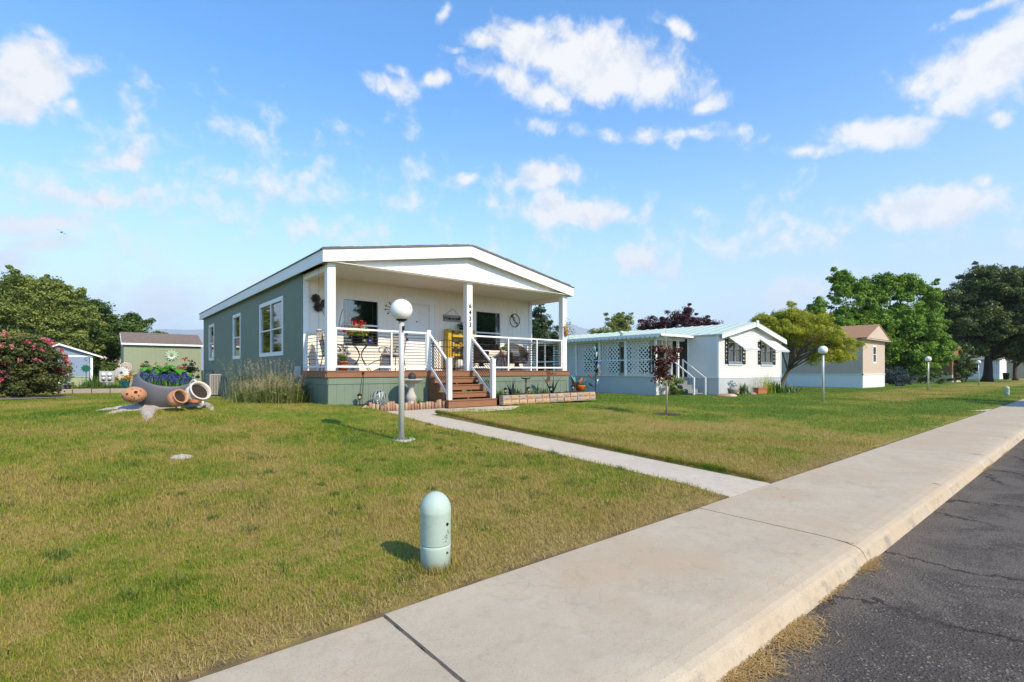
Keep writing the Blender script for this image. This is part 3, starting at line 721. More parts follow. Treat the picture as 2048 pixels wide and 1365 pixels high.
def window(parent, fn, u0, u1, z0, z1, trim=.09, cols=1, rail=.5, blinds=True, glass=None, depth=.35, fr=.035, trimmat=None, curtain=None, slat_open=.9, sill=False, proud=0.012):
    f = MB()
    fbox(f, fn, u0, u0 + fr, z0, z1, -.06, .022); fbox(f, fn, u1 - fr, u1, z0, z1, -.06, .022)
    fbox(f, fn, u0 + fr, u1 - fr, z1 - fr, z1, -.06, .020); fbox(f, fn, u0 + fr, u1 - fr, z0, z0 + fr, -.06, .020)
    zr = z0 + (z1 - z0) * rail if rail else None
    if rail: fbox(f, fn, u0 + fr, u1 - fr, zr - fr * .6, zr + fr * .6, -.05, .014)
    for c in range(1, cols):
        uc = u0 + (u1 - u0) * c / cols
        fbox(f, fn, uc - fr * .7, uc + fr * .7, z0 + fr, z1 - fr, -.055, .017)
    w = f.build('window', VINYL, parent, world=True)
    if trim:
        t = MB(); a = proud
        fbox(t, fn, u0 - trim, u0 - .001, z0 - trim, z1 + trim, 0, a + .012); fbox(t, fn, u1 + .001, u1 + trim, z0 - trim, z1 + trim, 0, a + .012)
        fbox(t, fn, u0 - .001, u1 + .001, z1 + .001, z1 + trim, 0, a + .010); fbox(t, fn, u0 - .001, u1 + .001, z0 - trim, z0 - .001, 0, a + .010)
        if sill: fbox(t, fn, u0 - trim, u1 + trim, z0 - trim - .05, z0 - trim - .001, 0, .07)
        t.build('trim', trimmat or OFFWHITE, w, world=True)
    p = MB(); fbox(p, fn, u0 + fr * .7, u1 - fr * .7, z0 + fr * .7, z1 - fr * .7, -.034, -.030)
    p.build('pane', glass or GLASS, w, world=True)
    if blinds:
        b = MB(); k = int((z1 - z0 - 2 * fr) / .052)
        for i in range(k):
            z = z0 + fr + (i + .5) * .052
            if curtain == 'half' and z < zr: continue
            vs = [fn(u0 + fr, z - .014 * slat_open, -.085), fn(u1 - fr, z - .014 * slat_open, -.085), fn(u1 - fr, z + .014 * slat_open, -.125), fn(u0 + fr, z + .014 * slat_open, -.125)]
            b.add(vs, [(0, 1, 2, 3)])
        for uu in (u0 + (u1 - u0) * .15, u0 + (u1 - u0) * .85): fbox(b, fn, uu - .004, uu + .004, z0 + fr, z1 - fr, -.084, -.081)
        b.build('blinds', BLIND, w, world=True)
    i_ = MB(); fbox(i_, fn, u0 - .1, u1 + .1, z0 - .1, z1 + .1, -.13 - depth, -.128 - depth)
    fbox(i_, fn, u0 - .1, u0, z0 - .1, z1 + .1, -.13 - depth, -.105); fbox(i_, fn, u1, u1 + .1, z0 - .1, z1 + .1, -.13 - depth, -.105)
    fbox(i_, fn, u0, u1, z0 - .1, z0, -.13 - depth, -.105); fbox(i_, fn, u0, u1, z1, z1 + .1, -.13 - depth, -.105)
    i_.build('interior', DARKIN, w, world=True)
    if curtain and curtain != 'half':
        c = MB(); n = 40; vs = []
        for j in range(n + 1):
            u = u0 + fr + (u1 - u0 - 2 * fr) * j / n; ww = -.13 + .02 * math.sin(j * 1.3)
            if curtain == 'sides' and .3 < j / n < .55: ww = -.13 - depth + .01
            vs += [fn(u, z0, ww), fn(u, z1, ww)]
        c.add(vs, [(2 * j, 2 * j + 2, 2 * j + 3, 2 * j + 1) for j in range(n)], 0, True)
        c.build('curtain', CURTAIN, w, world=True)
    return w

# ------------------------------------------------------------------ the green porch home
HX0, HX1, HY0, HYW, HY1 = 4.31, 12.55, 12.0, 13.83, 29.3
DECKZ = 1.303; CEIL = 3.87; MIDX = 8.43
house = thing('manufactured_home', 'sage green single-storey home with white front porch, brown deck and house number 6433', 'house', (MIDX, HY0, .38))
side = lambda u, z, w: (HX0 - w, u, z)
front = lambda u, z, w: (u, HYW - w, z)
sw = []
for (px0, px1, yt, yb, pxr) in [(520.5, 566.5, 594.5, 708.5, 567), (467.0, 481.6, 627.5, 716.0, 482), (418.8, 428.6, 649, 719.6, 429)]:
    a = onX(px1, yt, HX0); b = onX(px0, yt, HX0); c = onX(px1, yb, HX0)
    sw.append((a.y, b.y, c.z, a.z))
sh = [(u0 + .05, u1 - .05, z0 + .05, z1 - .05) for (u0, u1, z0, z1) in sw]
mb = MB(); wall_v(mb, side, HYW, HY1, .15, CEIL + .0, sh, pitch=.2)
mb.box(HX0, HY1 - .1, .15, HX1, HY1, CEIL)              # rear wall
mb.box(HX1 - .1, HYW + .1, .15, HX1, HY1 - .1, CEIL)    # far side wall
mb.build('side_wall', SAGE, house, world=True)
for i, (u0, u1, z0, z1) in enumerate(sw):
    window(house, side, u0 + .05, u1 - .05, z0 + .05, z1 - .05, trim=.085, cols=2 if i == 0 else 1, rail=.47, blinds=(i == 0), glass=GLASS2, trimmat=VINYL, curtain='half' if i == 0 else None, slat_open=.35, sill=False)
# porch back wall
F1 = (5.37, 6.49, 1.97, 3.36); F2 = (9.97, 11.09, 1.97, 3.36); DR = (7.31, 8.22, DECKZ, 3.38)
mb = MB(); wall_v(mb, front, HX0, HX1, DECKZ - .3, CEIL + .02, [F1, F2, DR], pitch=.203, th=.08, gap=.010, d=.008)
mb.build('porch_wall', OFFWHITE, house, world=True)
for F in (F1, F2): window(house, front, *F, trim=.13, rail=.46, fr=.04, blinds=True, slat_open=.22, proud=.014)
for x in (HX0 + .001, HX1 - .14):
    cb = MB(); cb.box(x, HYW - .045, DECKZ, x + .14, HYW - .010, CEIL); cb.build('corner_trim', VINYL, house, world=True)
for (xa_, xb_, za_, zb_, pr_) in ((HX0 + .145, 5.2, DECKZ, DECKZ + .2, .028), (HX0 + .145, 5.2, 2.36, 2.39, .026), (6.66, 7.1, 2.36, 2.39, .026), (8.45, 9.8, 2.36, 2.39, .026), (11.26, 12.39, 2.36, 2.39, .026)):
    cb = MB(); cb.box(xa_, HYW - pr_, za_, xb_, HYW - .010, zb_); cb.build('wall_band', OFFWHITE, house, world=True)
d = MB(); fbox(d, front, DR[0] + .03, DR[1] - .03, DR[2] + .02, DR[3] - .03, -.075, -.045)
dw_ = (DR[1] - DR[0] - .06); 
for (za, zb) in ((.14, .62), (.74, 1.30), (1.42, 1.66), (1.76, 1.93)):
    for s in (0, 1):
        ua = DR[0] + .03 + .1 + s * (dw_ / 2 - .02); ub = ua + dw_ / 2 - .18
        fbox(d, front, ua, ub, DECKZ + za, DECKZ + zb, -.046, -.037)
        fbox(d, front, ua + .035, ub - .035, DECKZ + za + .035, DECKZ + zb - .035, -.038, -.031)
door = d.build('door', VINYL, house, world=True, bevel=.004)
h = MB(); h.ball((DR[0] + .10, HYW - .01, DECKZ + .96), .03, 12); h.tube([(DR[0] + .10, HYW + .04, DECKZ + .96), (DR[0] + .10, HYW - .01, DECKZ + .96)], .012); 
h.build('handle', BLACK, door, world=True)
h = MB(); h.tube([(DR[0] + .1, HYW + .04, DECKZ + 1.12), (DR[0] + .1, HYW + .02, DECKZ + 1.12)], .028, 12); h.build('deadbolt', BLACK, door, world=True)
h = MB(); h.tube([(7.765, HYW + .045, DECKZ + 1.53), (7.765, HYW + .02, DECKZ + 1.53)], .02, 12); h.build('peephole', BRONZE, door, world=True)
t = MB(); fbox(t, front, DR[0] - .14, DR[0] + .03, DECKZ, DR[3] + .001, -.05, .022); fbox(t, front, DR[1] - .03, DR[1] + .14, DECKZ, DR[3] + .001, -.05, .022)
fbox(t, front, DR[0] - .2, DR[1] + .2, DR[3] + .002, DR[3] + .2, 0, .026); fbox(t, front, DR[0] - .22, DR[1] + .22, DR[3] + .2, DR[3] + .23, 0, .045); fbox(t, front, DR[0] + .03, DR[1] - .03, DR[3] - .03, DR[3], -.06, -.01)
t.build('door_frame', VINYL, house, world=True)
# deck, skirt, steps
k = MB()
k.box(HX0 - .02, HY0 - .032, DECKZ - .165, HX1 + .10, HY0, DECKZ - .028)      # rim board front
k.box(HX0 - .05, HY0 + .001, DECKZ - .165, HX0 - .018, HYW - .02, DECKZ - .028)
yb = HY0 - .05
while yb < HYW - .06:
    k.box(HX0 - .06, yb, DECKZ - .027, HX1 + .12, min(yb + .138, HYW - .012), DECKZ); yb += .143
k.build('deck', [DECKB], house, world=True, bevel=.003)
s = MB(); fs_ = lambda u, z, w: (u, HY0 + .02 - w, z); ss_ = lambda u, z, w: (HX0 + .02 - w, u, z)
wall_v(s, fs_, HX0 + .02, HX1 + .09, .05, DECKZ - .17, (), pitch=.203, gap=.008, d=.006, th=.04)
fbox(s, fs_, HX0 + .02, HX1 + .09, DECKZ - .33, DECKZ - .171, .0062, .021)
fbox(s, fs_, HX1 - .02, HX1 + .09, .05, DECKZ - .332, .0062, .019)
wall_v(s, ss_, HY0 + .05, HYW, .05, DECKZ - .17, (), pitch=.203, gap=.008, d=.006, th=.04)
fbox(s, ss_, HY0 + .03, HYW, DECKZ - .33, DECKZ - .171, .0062, .021)
s.box(HX1 + .05, HY0 + .07, .05, HX1 + .09, HYW, DECKZ - .17)
s.build('skirt', SAGE, house, world=True)
st = thing  # steps
SX0, SX1 = 7.03, 8.64
stp = MB()
zt = [.535, .727, .919, 1.111]
for i, z in enumerate(zt):
    y = 10.93 + i * .275
    for j in range(2): stp.box(SX0, y + j * .142 - .02, z - .026, SX1, y + j * .142 + .118, z)
    z0 = .338 if i == 0 else z - .150
    stp.box(SX0 + .015, y, z0, SX1 - .015, y + .022, z - .027)
for x in (SX0 + .03, (SX0 + SX1) / 2, SX1 - .07):
    stp.prism([(10.955, .33), (12.0, .33), (12.0, 1.085), (11.757, 1.084), (11.755, .892), (11.482, .892), (11.48, .70), (11.207, .70), (11.205, .507), (10.955, .507)], lambda u, v, w, x=x: (x + w, u, v), 0, .04)
stp.build('porch_steps', DECKB, house, world=True, bevel=.003)
# posts
def post(x0, y0, z0, z1, s=.2, name='porch_post'):
    p = MB(); p.box(x0, y0, z0, x0 + s, y0 + s, z1)
    if name == 'newel_post': p.box(x0 - .008, y0 - .008, z1, x0 + s + .008, y0 + s + .008, z1 + .016)
    return p.build(name, WHITE, house, world=True, bevel=.008)
PY = HY0 + .0
post(HX0 + .0, PY, DECKZ, CEIL + .02); cpost = post(8.365, PY, DECKZ, CEIL + .04); post(HX1 - .2, PY, DECKZ, CEIL + .02)
for i, ch in enumerate('6433'):
    z = onY(940, [613, 626, 639, 651][i] - .6, PY).z
    text_obj('house_number', ch, .185, BLACK, cpost, Vector((8.475, PY - .008, z)) - house.location, (R(90), 0, 0), .006, bold=.0025)
# railings
def rail_panel(p, q, mids, ztop=DECKZ + 1.03, zbot=DECKZ + .10, rods=10, sq=.045, slope=0.0):
    """p, q: plan ends; white frame with dark round rods"""
    p = Vector((p[0], p[1], 0)); q = Vector((q[0], q[1], 0))
    zz = lambda t, z: Vector((p.x + (q.x - p.x) * t, p.y + (q.y - p.y) * t, z + slope * t))
    f = MB()
    f.bar(zz(0, ztop), zz(1, ztop), .055, .045); f.bar(zz(0, zbot), zz(1, zbot), .045, .045)
    L = (q - p).length
    for t in [.022 / L, 1 - .022 / L] + mids:
        c = zz(t, 0); zl = (DECKZ if (t in mids and not slope) else zbot + slope * t)
        f.box(c.x - .02, c.y - .02, zl, c.x + .02, c.y + .02, ztop - .023 + slope * t)
    fr = f.build('porch_railing', WHITE, house, world=True)
    for i in range(rods):
        z = zbot + (ztop - zbot) * (i + 1) / (rods + 1)
        r_ = MB(); r_.tube([zz(.01, z), zz(.99, z)], .0085, 6); r_.build('rod', BRONZE, fr, world=True)
    return fr
rail_panel((HX0 + .2, PY + .05), (7.05, PY + .05), [.585], rods=11)
rail_panel((8.565, PY + .05), (HX1 - .2, PY + .05), [.37, .69], rods=11)
rail_panel((HX0 + .1, PY + .2), (HX0 + .1, HYW - .05), [.5], rods=9)
rail_panel((HX1 - .1, PY + .2), (HX1 - .1, HYW - .05), [.5], rods=9)
post(7.03, PY - .02, DECKZ, DECKZ + 1.10, .115, 'newel_post')
post(7.06, 10.96, .537, 1.62, .115, 'newel_post'); post(8.50, 10.96, .537, 1.62, .115, 'newel_post')
rail_panel((7.12, PY - .02), (7.12, 11.075), [], ztop=DECKZ + .97, zbot=DECKZ + .10, rods=9, slope=-.74)
rail_panel((8.53, PY), (8.55, 11.075), [], ztop=DECKZ + .97, zbot=DECKZ + .10, rods=9, slope=-.74)
# roof
RX0, RX1, RY0, RY1 = 4.15, 12.72, 11.85, 29.5
EZ, RZ_ = 4.15, 4.91
roofz = lambda x: RZ_ - (RZ_ - EZ) * abs(x - MIDX) / (MIDX - RX0)
r_ = MB()
ov = .03
prof = [(RX0 - ov, EZ - .006 + .012), (MIDX, RZ_ + .012), (RX1 + ov, EZ - .006 + .012), (RX1 + ov, EZ + .026), (MIDX, RZ_ + .045), (RX0 - ov, EZ + .026)]
r_.prism(prof, lambda u, v, w: (u, w, v), RY0 - .03, RY1 + .03)
# shingle butts along the front edge
x = RX0
while x < RX1 - .2:
    wd = rnd.uniform(.14, .24); x2 = min(x + wd, RX1); h = rnd.uniform(.006, .02)
    za, zb = roofz(x) + .045, roofz(x2) + .045
    if not (x < MIDX < x2): r_.prism([(x, za - .006), (x2 - .01, zb - .006), (x2 - .01, zb + h), (x, za + h)], lambda u, v, w: (u, w, v), RY0 - .035, RY0 + .2)
    x = x2
r_.build('roof', SHINGLE, house, world=True)
fa = MB()
fy = lambda u, v, w: (u, w, v)
fa.prism([(RX0, EZ - .285), (MIDX - .001, RZ_ - .315), (MIDX - .001, RZ_ + .010), (RX0, EZ + .004)], fy, RY0, RY0 + .03)
fa.prism([(MIDX + .001, RZ_ - .315), (RX1, EZ - .285), (RX1, EZ + .004), (MIDX + .001, RZ_ + .010)], fy, RY0, RY0 + .03)
fa.box(RX0, RY0 + .031, EZ - .285, RX0 + .03, RY1, EZ + .004); fa.box(RX1 - .03, RY0 + .031, EZ - .285, RX1, RY1, EZ + .004)
fa.build('fascia', WHITE, house, world=True)
gp = MB(); gz = lambda u: roofz(u) - .03
wall_v(gp, lambda u, z, w: (u, HY0 + .0 + .05 - w, z), RX0 + .05, RX1 - .05, CEIL + .035, gz, (), pitch=.203, gap=.008, d=.007, th=.06)
gp.build('gable_panel', WHITE, house, world=True)
c = MB()
c.box(RX0 + .031, HY0 + .17, CEIL, MIDX - .004, HYW - .002, CEIL + .03); c.box(MIDX + .004, HY0 + .17, CEIL, RX1 - .031, HYW - .002, CEIL + .03)
c.box(MIDX - .03, HY0 + .17, CEIL - .008, MIDX + .03, HYW - .012, CEIL - .001)
c.box(HX0 + .02, HY0 + .001, CEIL - .001, 8.36, HY0 + .168, CEIL + .03); c.box(8.57, HY0 + .001, CEIL - .001, HX1 - .02, HY0 + .168, CEIL + .03)
c.box(RX0 + .031, RY0 + .031, CEIL + .031, RX1 - .031, HY0 - .012, CEIL + .045)
c.build('porch_ceiling', OFFWHITE, house, world=True)
for xa_, xb_ in ((HX0 + .02, HX0 + .16), (HX1 - .16, HX1 - .02)):
    c = MB(); c.box(xa_, HY0 + .2, CEIL - .15, xb_, HYW - .05, CEIL - .002); c.build('porch_beam', OFFWHITE, house, world=True)
if 0: c.box(HX1 - .16, HY0 + .2, CEIL - .15, HX1 - .02, HYW - .05, CEIL - .002)
c = MB(); c.box(RX0 + .031, HY0 + .02, CEIL + .0, HX0 + .018, HY1, CEIL + .02); c.build('side_frieze', SAGE, house, world=True)
for x in (6.6, 10.4):
    l = MB(); l.lathe([(.075, CEIL - .012), (.08, CEIL - .002)], 20, (x, 12.9, 0)); l.build('ceiling_light', VINYL, house, world=True)
mt = MB(); mt.box(HX0 - .13, 13.95, 1.12, HX0 - .012, 14.12, 1.42); mt.box(HX0 - .15, 13.97, 1.16, HX0 - .131, 14.10, 1.30); mt.tube([(HX0 - .07, 14.04, .5), (HX0 - .07, 14.04, 1.12)], .02)
mt.build('meter_box', M('grey_enamel', (.50, .50, .48), .5, .08, 6), house, world=True, bevel=.006)
# ------------------------------------------------------------------ lamp posts on the lawns
def lamp(name, label, loc, h=2.22, rg=.172, lean=0.0):
    t = thing(name, label, 'lamp post', loc, 0, 'white globe lamp posts along the front lawns')
    p = MB(); p.tube([(0, 0, -.05), (0, 0, h * .5), (lean, 0, h - 2 * rg + .02)], [.047, .045, .043], 16); p.build('pole', GALV, t)
    c = MB(); c.lathe([(.046, h - 2 * rg - .01), (.05, h - 2 * rg - .005), (.085, h - 2 * rg + .008), (.09, h - 2 * rg + .026), (.07, h - 2 * rg + .03)], 20, (lean, 0, 0)); c.build('fitter', BLACK, t)
    gl = MB(); gl.ball((lean, 0, h - rg), rg, 32); gl.build('globe', M('opal_globe', (.80, .79, .77), .28, .03, 3, .0, dirt=(.55, .47, .36), dirt_amt=.25, dirt_scale=2.5), t)
    return t
Lp = G(803, 880)
L1 = lamp('street_lamp', 'tall white globe lamp nearest the camera, on the lawn before the green porch', Lp)
ft = MB(); ft.lathe([(.19, -.06), (.19, .004), (.18, .01)], 9, (.04, -.02, 0), wob=.12, sx=.95); ft.build('footing', CONC, L1)
sc_ = MB(); sc_.box(-.012, -.08, 1.72, .012, -.05, 1.79); sc_.build('sensor', BLACK, L1)
for (px, pyb, lab, ln) in [(1646, 803, 'white globe lamp on the bright lawn left of the tan home', -.03), (1856.5, 781.5, 'white globe lamp in front of the maple on dry striped grass', .0), (1957, 770.5, 'farthest small white globe lamp beside the dark tree trunk', .0)]:
    p_ = G(px, pyb); dup(L1, p_, .3, lab)
    for ch in [o for o in bpy.data.objects if o.parent and o.parent.get('label') == lab and o.name.startswith(('footing', 'sensor'))]: bpy.data.objects.remove(ch)

# ------------------------------------------------------------------ utility pedestals
PED = M('pedestal_plastic', (.39, .49, .43), .6, .05, 2.0, .03, dirt=(.24, .27, .23), dirt_amt=.45, dirt_scale=6)
def pedestal(name, label, loc, s=1.0, rz=0.0, detail=True):
    t = thing(name, label, 'utility pedestal', loc, rz)
    b = MB(); r = .099
    b.lathe([(r * .985, -.08), (r * 1.0, .13), (r * 1.02, .145), (r * .985, .149)], 36); b.build('base', PED, t)
    c = MB(); prof = [(r * 1.0, .151), (r * 1.02, .156), (r * 1.02, .355), (r * 1.035, .36), (r * 1.03, .368)] + [(r * 1.03 * math.cos(a), .368 + r * 1.22 * math.sin(a)) for a in np.linspace(.06, PI / 2 - .001, 12)]
    c.lathe(prof, 36); c.build('cap', PED, t)
    if detail:
        az = R(-93)
        for (dz, rr, nm) in ((.29, .011, 'lock'), (.105, .008, 'bolt')):
            k = MB(); d = Vector((math.cos(az), math.sin(az), 0)); k.tube([d * r * .95 + Vector((0, 0, dz)), d * r * 1.05 + Vector((0, 0, dz))], rr, 10); k.build(nm, BLACK if nm == 'lock' else RUST, t)
        k = MB(); n = 26
        for i in range(n):
            u = rnd.gauss(0, .012); v = rnd.gauss(0, .018); a = az - .06 + (u + v * .35) / r; z = .215 + v; d = Vector((math.cos(a), math.sin(a), 0)); q = Vector((-d.y, d.x, 0))
            c0 = d * r * 1.024 + Vector((0, 0, z)); e = rnd.uniform(.003, .006)
            k.add([c0 - q * e, c0 + Vector((0, 0, -e)), c0 + q * e, c0 + Vector((0, 0, e))], [(0, 1, 2, 3)])
        k.build('scuff', M('scuff_mark', (.17, .17, .16), .8, .2, 30), t)
    return t
Pp = G(871, 1134); P1 = pedestal('utility_pedestal', 'pale green domed utility pedestal standing in the near lawn by the pavement', Pp, rz=R(20))
dup(P1, G(2014, 791.5), 1.2, 'short pale green pedestal far along beside the distant pavement')

# ------------------------------------------------------------------ pots on the old stump
WOOD = M('weathered_stump', (.42, .38, .335), .9, .22, 7, .2, dirt=(.20, .17, .14), dirt_amt=.6, dirt_scale=9, bump=.9, bscale=30)
MC = Vector((1.04, 11.66, float(g(1.04, 11.66))))
sp_ = thing('tree_stump', 'low grey weathered tree stump with spreading roots under the pots', 'tree stump', MC)
def slab(mb, pts, wd, hh):
    """a weathered root lying on the lawn: half-buried ridge through pts"""
    k = len(pts); n = 7; vs = []
    for i, p in enumerate(pts):
        d = (Vector(pts[min(i + 1, k - 1)]) - Vector(pts[max(i - 1, 0)])); d.z = 0; d.normalize(); q = Vector((-d.y, d.x, 0))
        for j in range(n):
            a = PI * j / (n - 1); o = q * math.cos(a) * wd[i] * rnd.uniform(.85, 1.15)
            P = Vector(p) + o; P.z = float(g(P.x, P.y)) - .02 + math.sin(a) * hh[i] * rnd.uniform(.7, 1.2); vs.append(P)
    mb.add(vs, [(i * n + j, i * n + j + 1, (i + 1) * n + j + 1, (i + 1) * n + j) for i in range(k - 1) for j in range(n - 1)])
mb = MB(); vs = [Vector((MC.x, MC.y, MC.z + .05))]; nn = 22
for ring in (.35, .7):
    for j in range(nn):
        t = 2 * PI * j / nn; rr = ring * rnd.uniform(.85, 1.12); P = Vector((MC.x + rr * math.cos(t) * 1.15, MC.y + rr * math.sin(t) * .8, 0)); P.z = float(g(P.x, P.y)) + (.05 if ring < .5 else -.02) + rnd.uniform(-.01, .012); vs.append(P)
mb.add(vs, [(0, 1 + j, 1 + (j + 1) % nn) for j in range(nn)] + [(1 + j, 1 + nn + j, 1 + nn + (j + 1) % nn, 1 + (j + 1) % nn) for j in range(nn)])
mb.build('stump_top', WOOD, sp_, world=True)
roots = [([(300, 812), (250, 816), (212, 819.5), (186, 822)], [.16, .12, .09, .02]), ([(310, 815), (262, 820), (228, 825), (207, 829)], [.18, .12, .08, .02]),
         ([(300, 812), (296, 822), (296, 832), (293, 842)], [.20, .14, .09, .03]), ([(340, 814), (368, 811), (392, 810), (418, 814)], [.22, .15, .10, .04]),
         ([(395, 806), (412, 808), (422, 815), (426, 824)], [.12, .09, .06, .02])]
for pts, wd in roots:
    mb = MB(); P = []
    for i in range(len(pts) - 1):
        for k in range(4):
            f = k / 4; P.append((pts[i][0] + (pts[i + 1][0] - pts[i][0]) * f, pts[i][1] + (pts[i + 1][1] - pts[i][1]) * f))
    P.append(pts[-1]); W_ = np.interp(np.linspace(0, 1, len(P)), np.linspace(0, 1, len(wd)), wd)
    pts3 = []
    for (px, py) in P:
        q = G(px, py)
        if (q - MC).length > 2.6: q = MC + (q - MC).normalized() * 2.6
        pts3.append((q.x, q.y, float(g(q.x, q.y))))
    slab(mb, pts3, W_, [w * .5 for w in W_]); mb.build('root', WOOD, sp_, world=True)
q = G(364, 915)
mb = MB(); slab(mb, [(q.x - .12 + i * .04, q.y + .02 * math.sin(i), 0) for i in range(7)], [.03, .08, .10, .11, .10, .07, .02], [.03, .05, .045, .06, .05, .04, .02])
tag(mb.build('root', WOOD, None, off=q), 'small piece of bare grey root showing in the lawn below the stump', 'root')

view2d = Vector((SN, CS, 0))
def tilt_to(axis):
    return Vector(axis).normalized().to_track_quat('Z', 'Y').to_matrix()
# grey bowl planter, tipped towards the street
BC = Vector((1.04, 11.72, float(g(1.04, 11.72)) + .0))
dvec = Vector((BC.x, BC.y, 0)).normalized(); rvec = Vector((dvec.y, -dvec.x, 0))
bowl = thing('bowl_planter', 'big round grey bowl planter tipped forward, full of green leaves and violet flowers', 'planter', BC)
ax = (Vector((0, 0, 1)) - dvec * .46 + rvec * .12)
Rm = tilt_to(ax)
mb = MB(); mb.lathe([(k_ * .90, z_ * .97) for k_, z_ in [(.30, -.06), (.42, .02), (.52, .13), (.565, .27), (.57, .36), (.55, .46), (.515, .55), (.497, .585), (.475, .60), (.452, .59), (.46, .55), (.47, .47), (.47, .42)]], 48, (0, 0, .02), Rm)
mb.build('bowl', GREYPOT, bowl)
mb = MB(); mb.lathe([(.425, .46), (.3, .475), (1e-4, .485)], 32, (0, 0, .02), Rm); mb.build('soil', SOIL, bowl)
rng = np.random.default_rng(3)
def disc_pts(n, r0, r1, z): 
    t = rng.uniform(0, 2 * PI, n); r = np.sqrt(rng.uniform(r0 ** 2, r1 ** 2, n)); return np.stack([r * np.cos(t), r * np.sin(t), np.full(n, z)], 1)
HOSTA = leafmat('broad_leaf', (.03, .13, .012), (.12, .36, .035), .3)
Rn = np.array(Rm)
P = disc_pts(260, 0, .41, .53); P[:, 2] += rng.uniform(-.04, .13, len(P)); P = P @ Rn.T
back = (P @ np.array(dvec)) > -.16
leaf_obj('leaves', P[back], np.full(back.sum(), .19), HOSTA, rng.uniform(0, 1, back.sum()), bowl, up=np.array(ax), upw=1.2, aspect=.62, rng=rng)
P = disc_pts(620, 0, .41, .50) @ Rn.T; fwd = ((P @ np.array(dvec)) < -.05) & ((P @ np.array(dvec)) > -.41); P = P[fwd]; n = len(P)
blade_obj('stems', P, rng.uniform(0, 2 * PI, n), np.abs(rng.normal(0, .35, n)), rng.uniform(.07, .13, n), np.full(n, .012), HOSTA, rng.uniform(0, 1, n), bowl)
n2 = 1700; sel = rng.integers(0, n, n2); Q = P[sel] + np.stack([rng.normal(0, .018, n2), rng.normal(0, .018, n2), rng.uniform(.05, .14, n2)], 1)
leaf_obj('violet_flowers', Q, np.full(n2, .026), leafmat('violet_petal', (.025, .02, .16), (.10, .08, .42), .2), rng.uniform(0, 1, n2), bowl, rng=rng)
mb = MB(); mb.tube([rvec * .12 - dvec * .57 + Vector((0, 0, .12)), rvec * .11 - dvec * .60 + Vector((0, 0, .10)), rvec * .12 - dvec * .59 + Vector((0, 0, .06)), rvec * .14 - dvec * .55 + Vector((0, 0, .05))], .008, 6); mb.build('drip_hook', BLACK, bowl)
# perforated ball
c = atD(268.5, 790, 8.85); bl = thing('clay_ball', 'round pierced terracotta ball at the left of the grey bowl', 'garden ball', (c.x, c.y, c.z - .2))
mb = MB(); mb.ball((0, 0, .2), .185, 36, sq=.78); mb.build('shell', TERRA, bl)
mb = MB(); tov = -Vector((c.x, c.y, 0)).normalized(); rv = Vector((-tov.y, tov.x, 0))
for (u, v, r) in [(.02, .05, .027), (-.10, .02, .02), (.06, -.01, .012), (.0, -.05, .01), (.09, .07, .012), (-.03, .10, .009), (.05, .13, .011), (-.13, .09, .011), (.15, -.06, .011), (.03, -.10, .009), (-.06, -.10, .01), (-.07, .14, .014), (.16, .07, .009), (-.16, -.02, .009), (.04, .06, .01), (-.03, -.02, .009), (.11, -.12, .01), (-.12, .13, .01), (.0, .16, .012), (.12, .15, .012), (-.01, -.14, .012)]:
    if u * u + (v / .78) ** 2 > .029: continue
    dd = math.sqrt(max(0, .185 ** 2 - u * u - (v / .78) ** 2)); nrm = (rv * u + tov * dd + Vector((0, 0, v / .78 ** 2))).normalized(); cc = rv * u + tov * dd + Vector((0, 0, .2 + v))
    mb.lathe([(r, -.012), (r, .0025), (r * .9, .0035)], 12, cc, tilt_to(nrm))
mb.build('holes', SOIL, bl)  # solid plugs on the shell, their dark colour standing in for shaded openings
# terracotta pot lying on its side
def jar(name, label, c, axis, prof, inner, mat, dark):
    t = thing(name, label, 'clay pot', c); Rm = tilt_to(axis)
    mb = MB(); mb.lathe(prof + inner, 40, (0, 0, 0), Rm, wob=.012); mb.build('pot', mat, t)
    mb = MB(); r, z = dark; mb.lathe([(r, z), (r * .5, z - .01), (1e-4, z - .012)], 24, (0, 0, 0), Rm); mb.build('soil', SOIL, t)
    return t, Rm
c = atD(353, 798, 8.95); dv = Vector((c.x, c.y, 0)).normalized(); rv = Vector((dv.y, -dv.x, 0))
jar('clay_pot', 'small terracotta pot lying with its mouth towards the street', c, -dv * .8 + rv * .55 + Vector((0, 0, .42)),
    [(.8 * a_, .8 * b_) for a_, b_ in [(.04, -.17), (.11, -.155), (.165, -.09), (.19, 0), (.18, .07), (.15, .11), (.145, .125), (.165, .14), (.172, .16), (.165, .172)]], [(.8 * a_, .8 * b_) for a_, b_ in [(.14, .165), (.128, .12), (.13, .09)]], TERRA, (.104, .076))
c = atD(392, 789, 9.35); dv = Vector((c.x, c.y, 0)).normalized(); rv = Vector((dv.y, -dv.x, 0)); ax2 = -dv * .78 + rv * .5 + Vector((0, 0, .5))
t, Rm2 = jar('clay_pot', 'large limewashed clay jar with side handles tipped beside the smaller pot', c, ax2,
    [(.86 * a_, .86 * b_) for a_, b_ in [(.06, -.20), (.14, -.18), (.20, -.10), (.225, 0), (.22, .06), (.195, .10), (.19, .13), (.215, .16), (.225, .185), (.218, .20)]], [(.86 * a_, .86 * b_) for a_, b_ in [(.19, .19), (.178, .14), (.18, .10)]], LIMEWASH, (.155, .095))
for s_ in (-1, 1):
    mb = MB(); pts = []
    for i in range(9):
        a = PI * i / 8; pts.append(Rm2 @ Vector((.0, s_ * (.20 + .07 * math.sin(a)), .02 - .09 * math.cos(a))))
    mb.tube(pts, .022, 8); mb.build('handle', LIMEWASH, t)
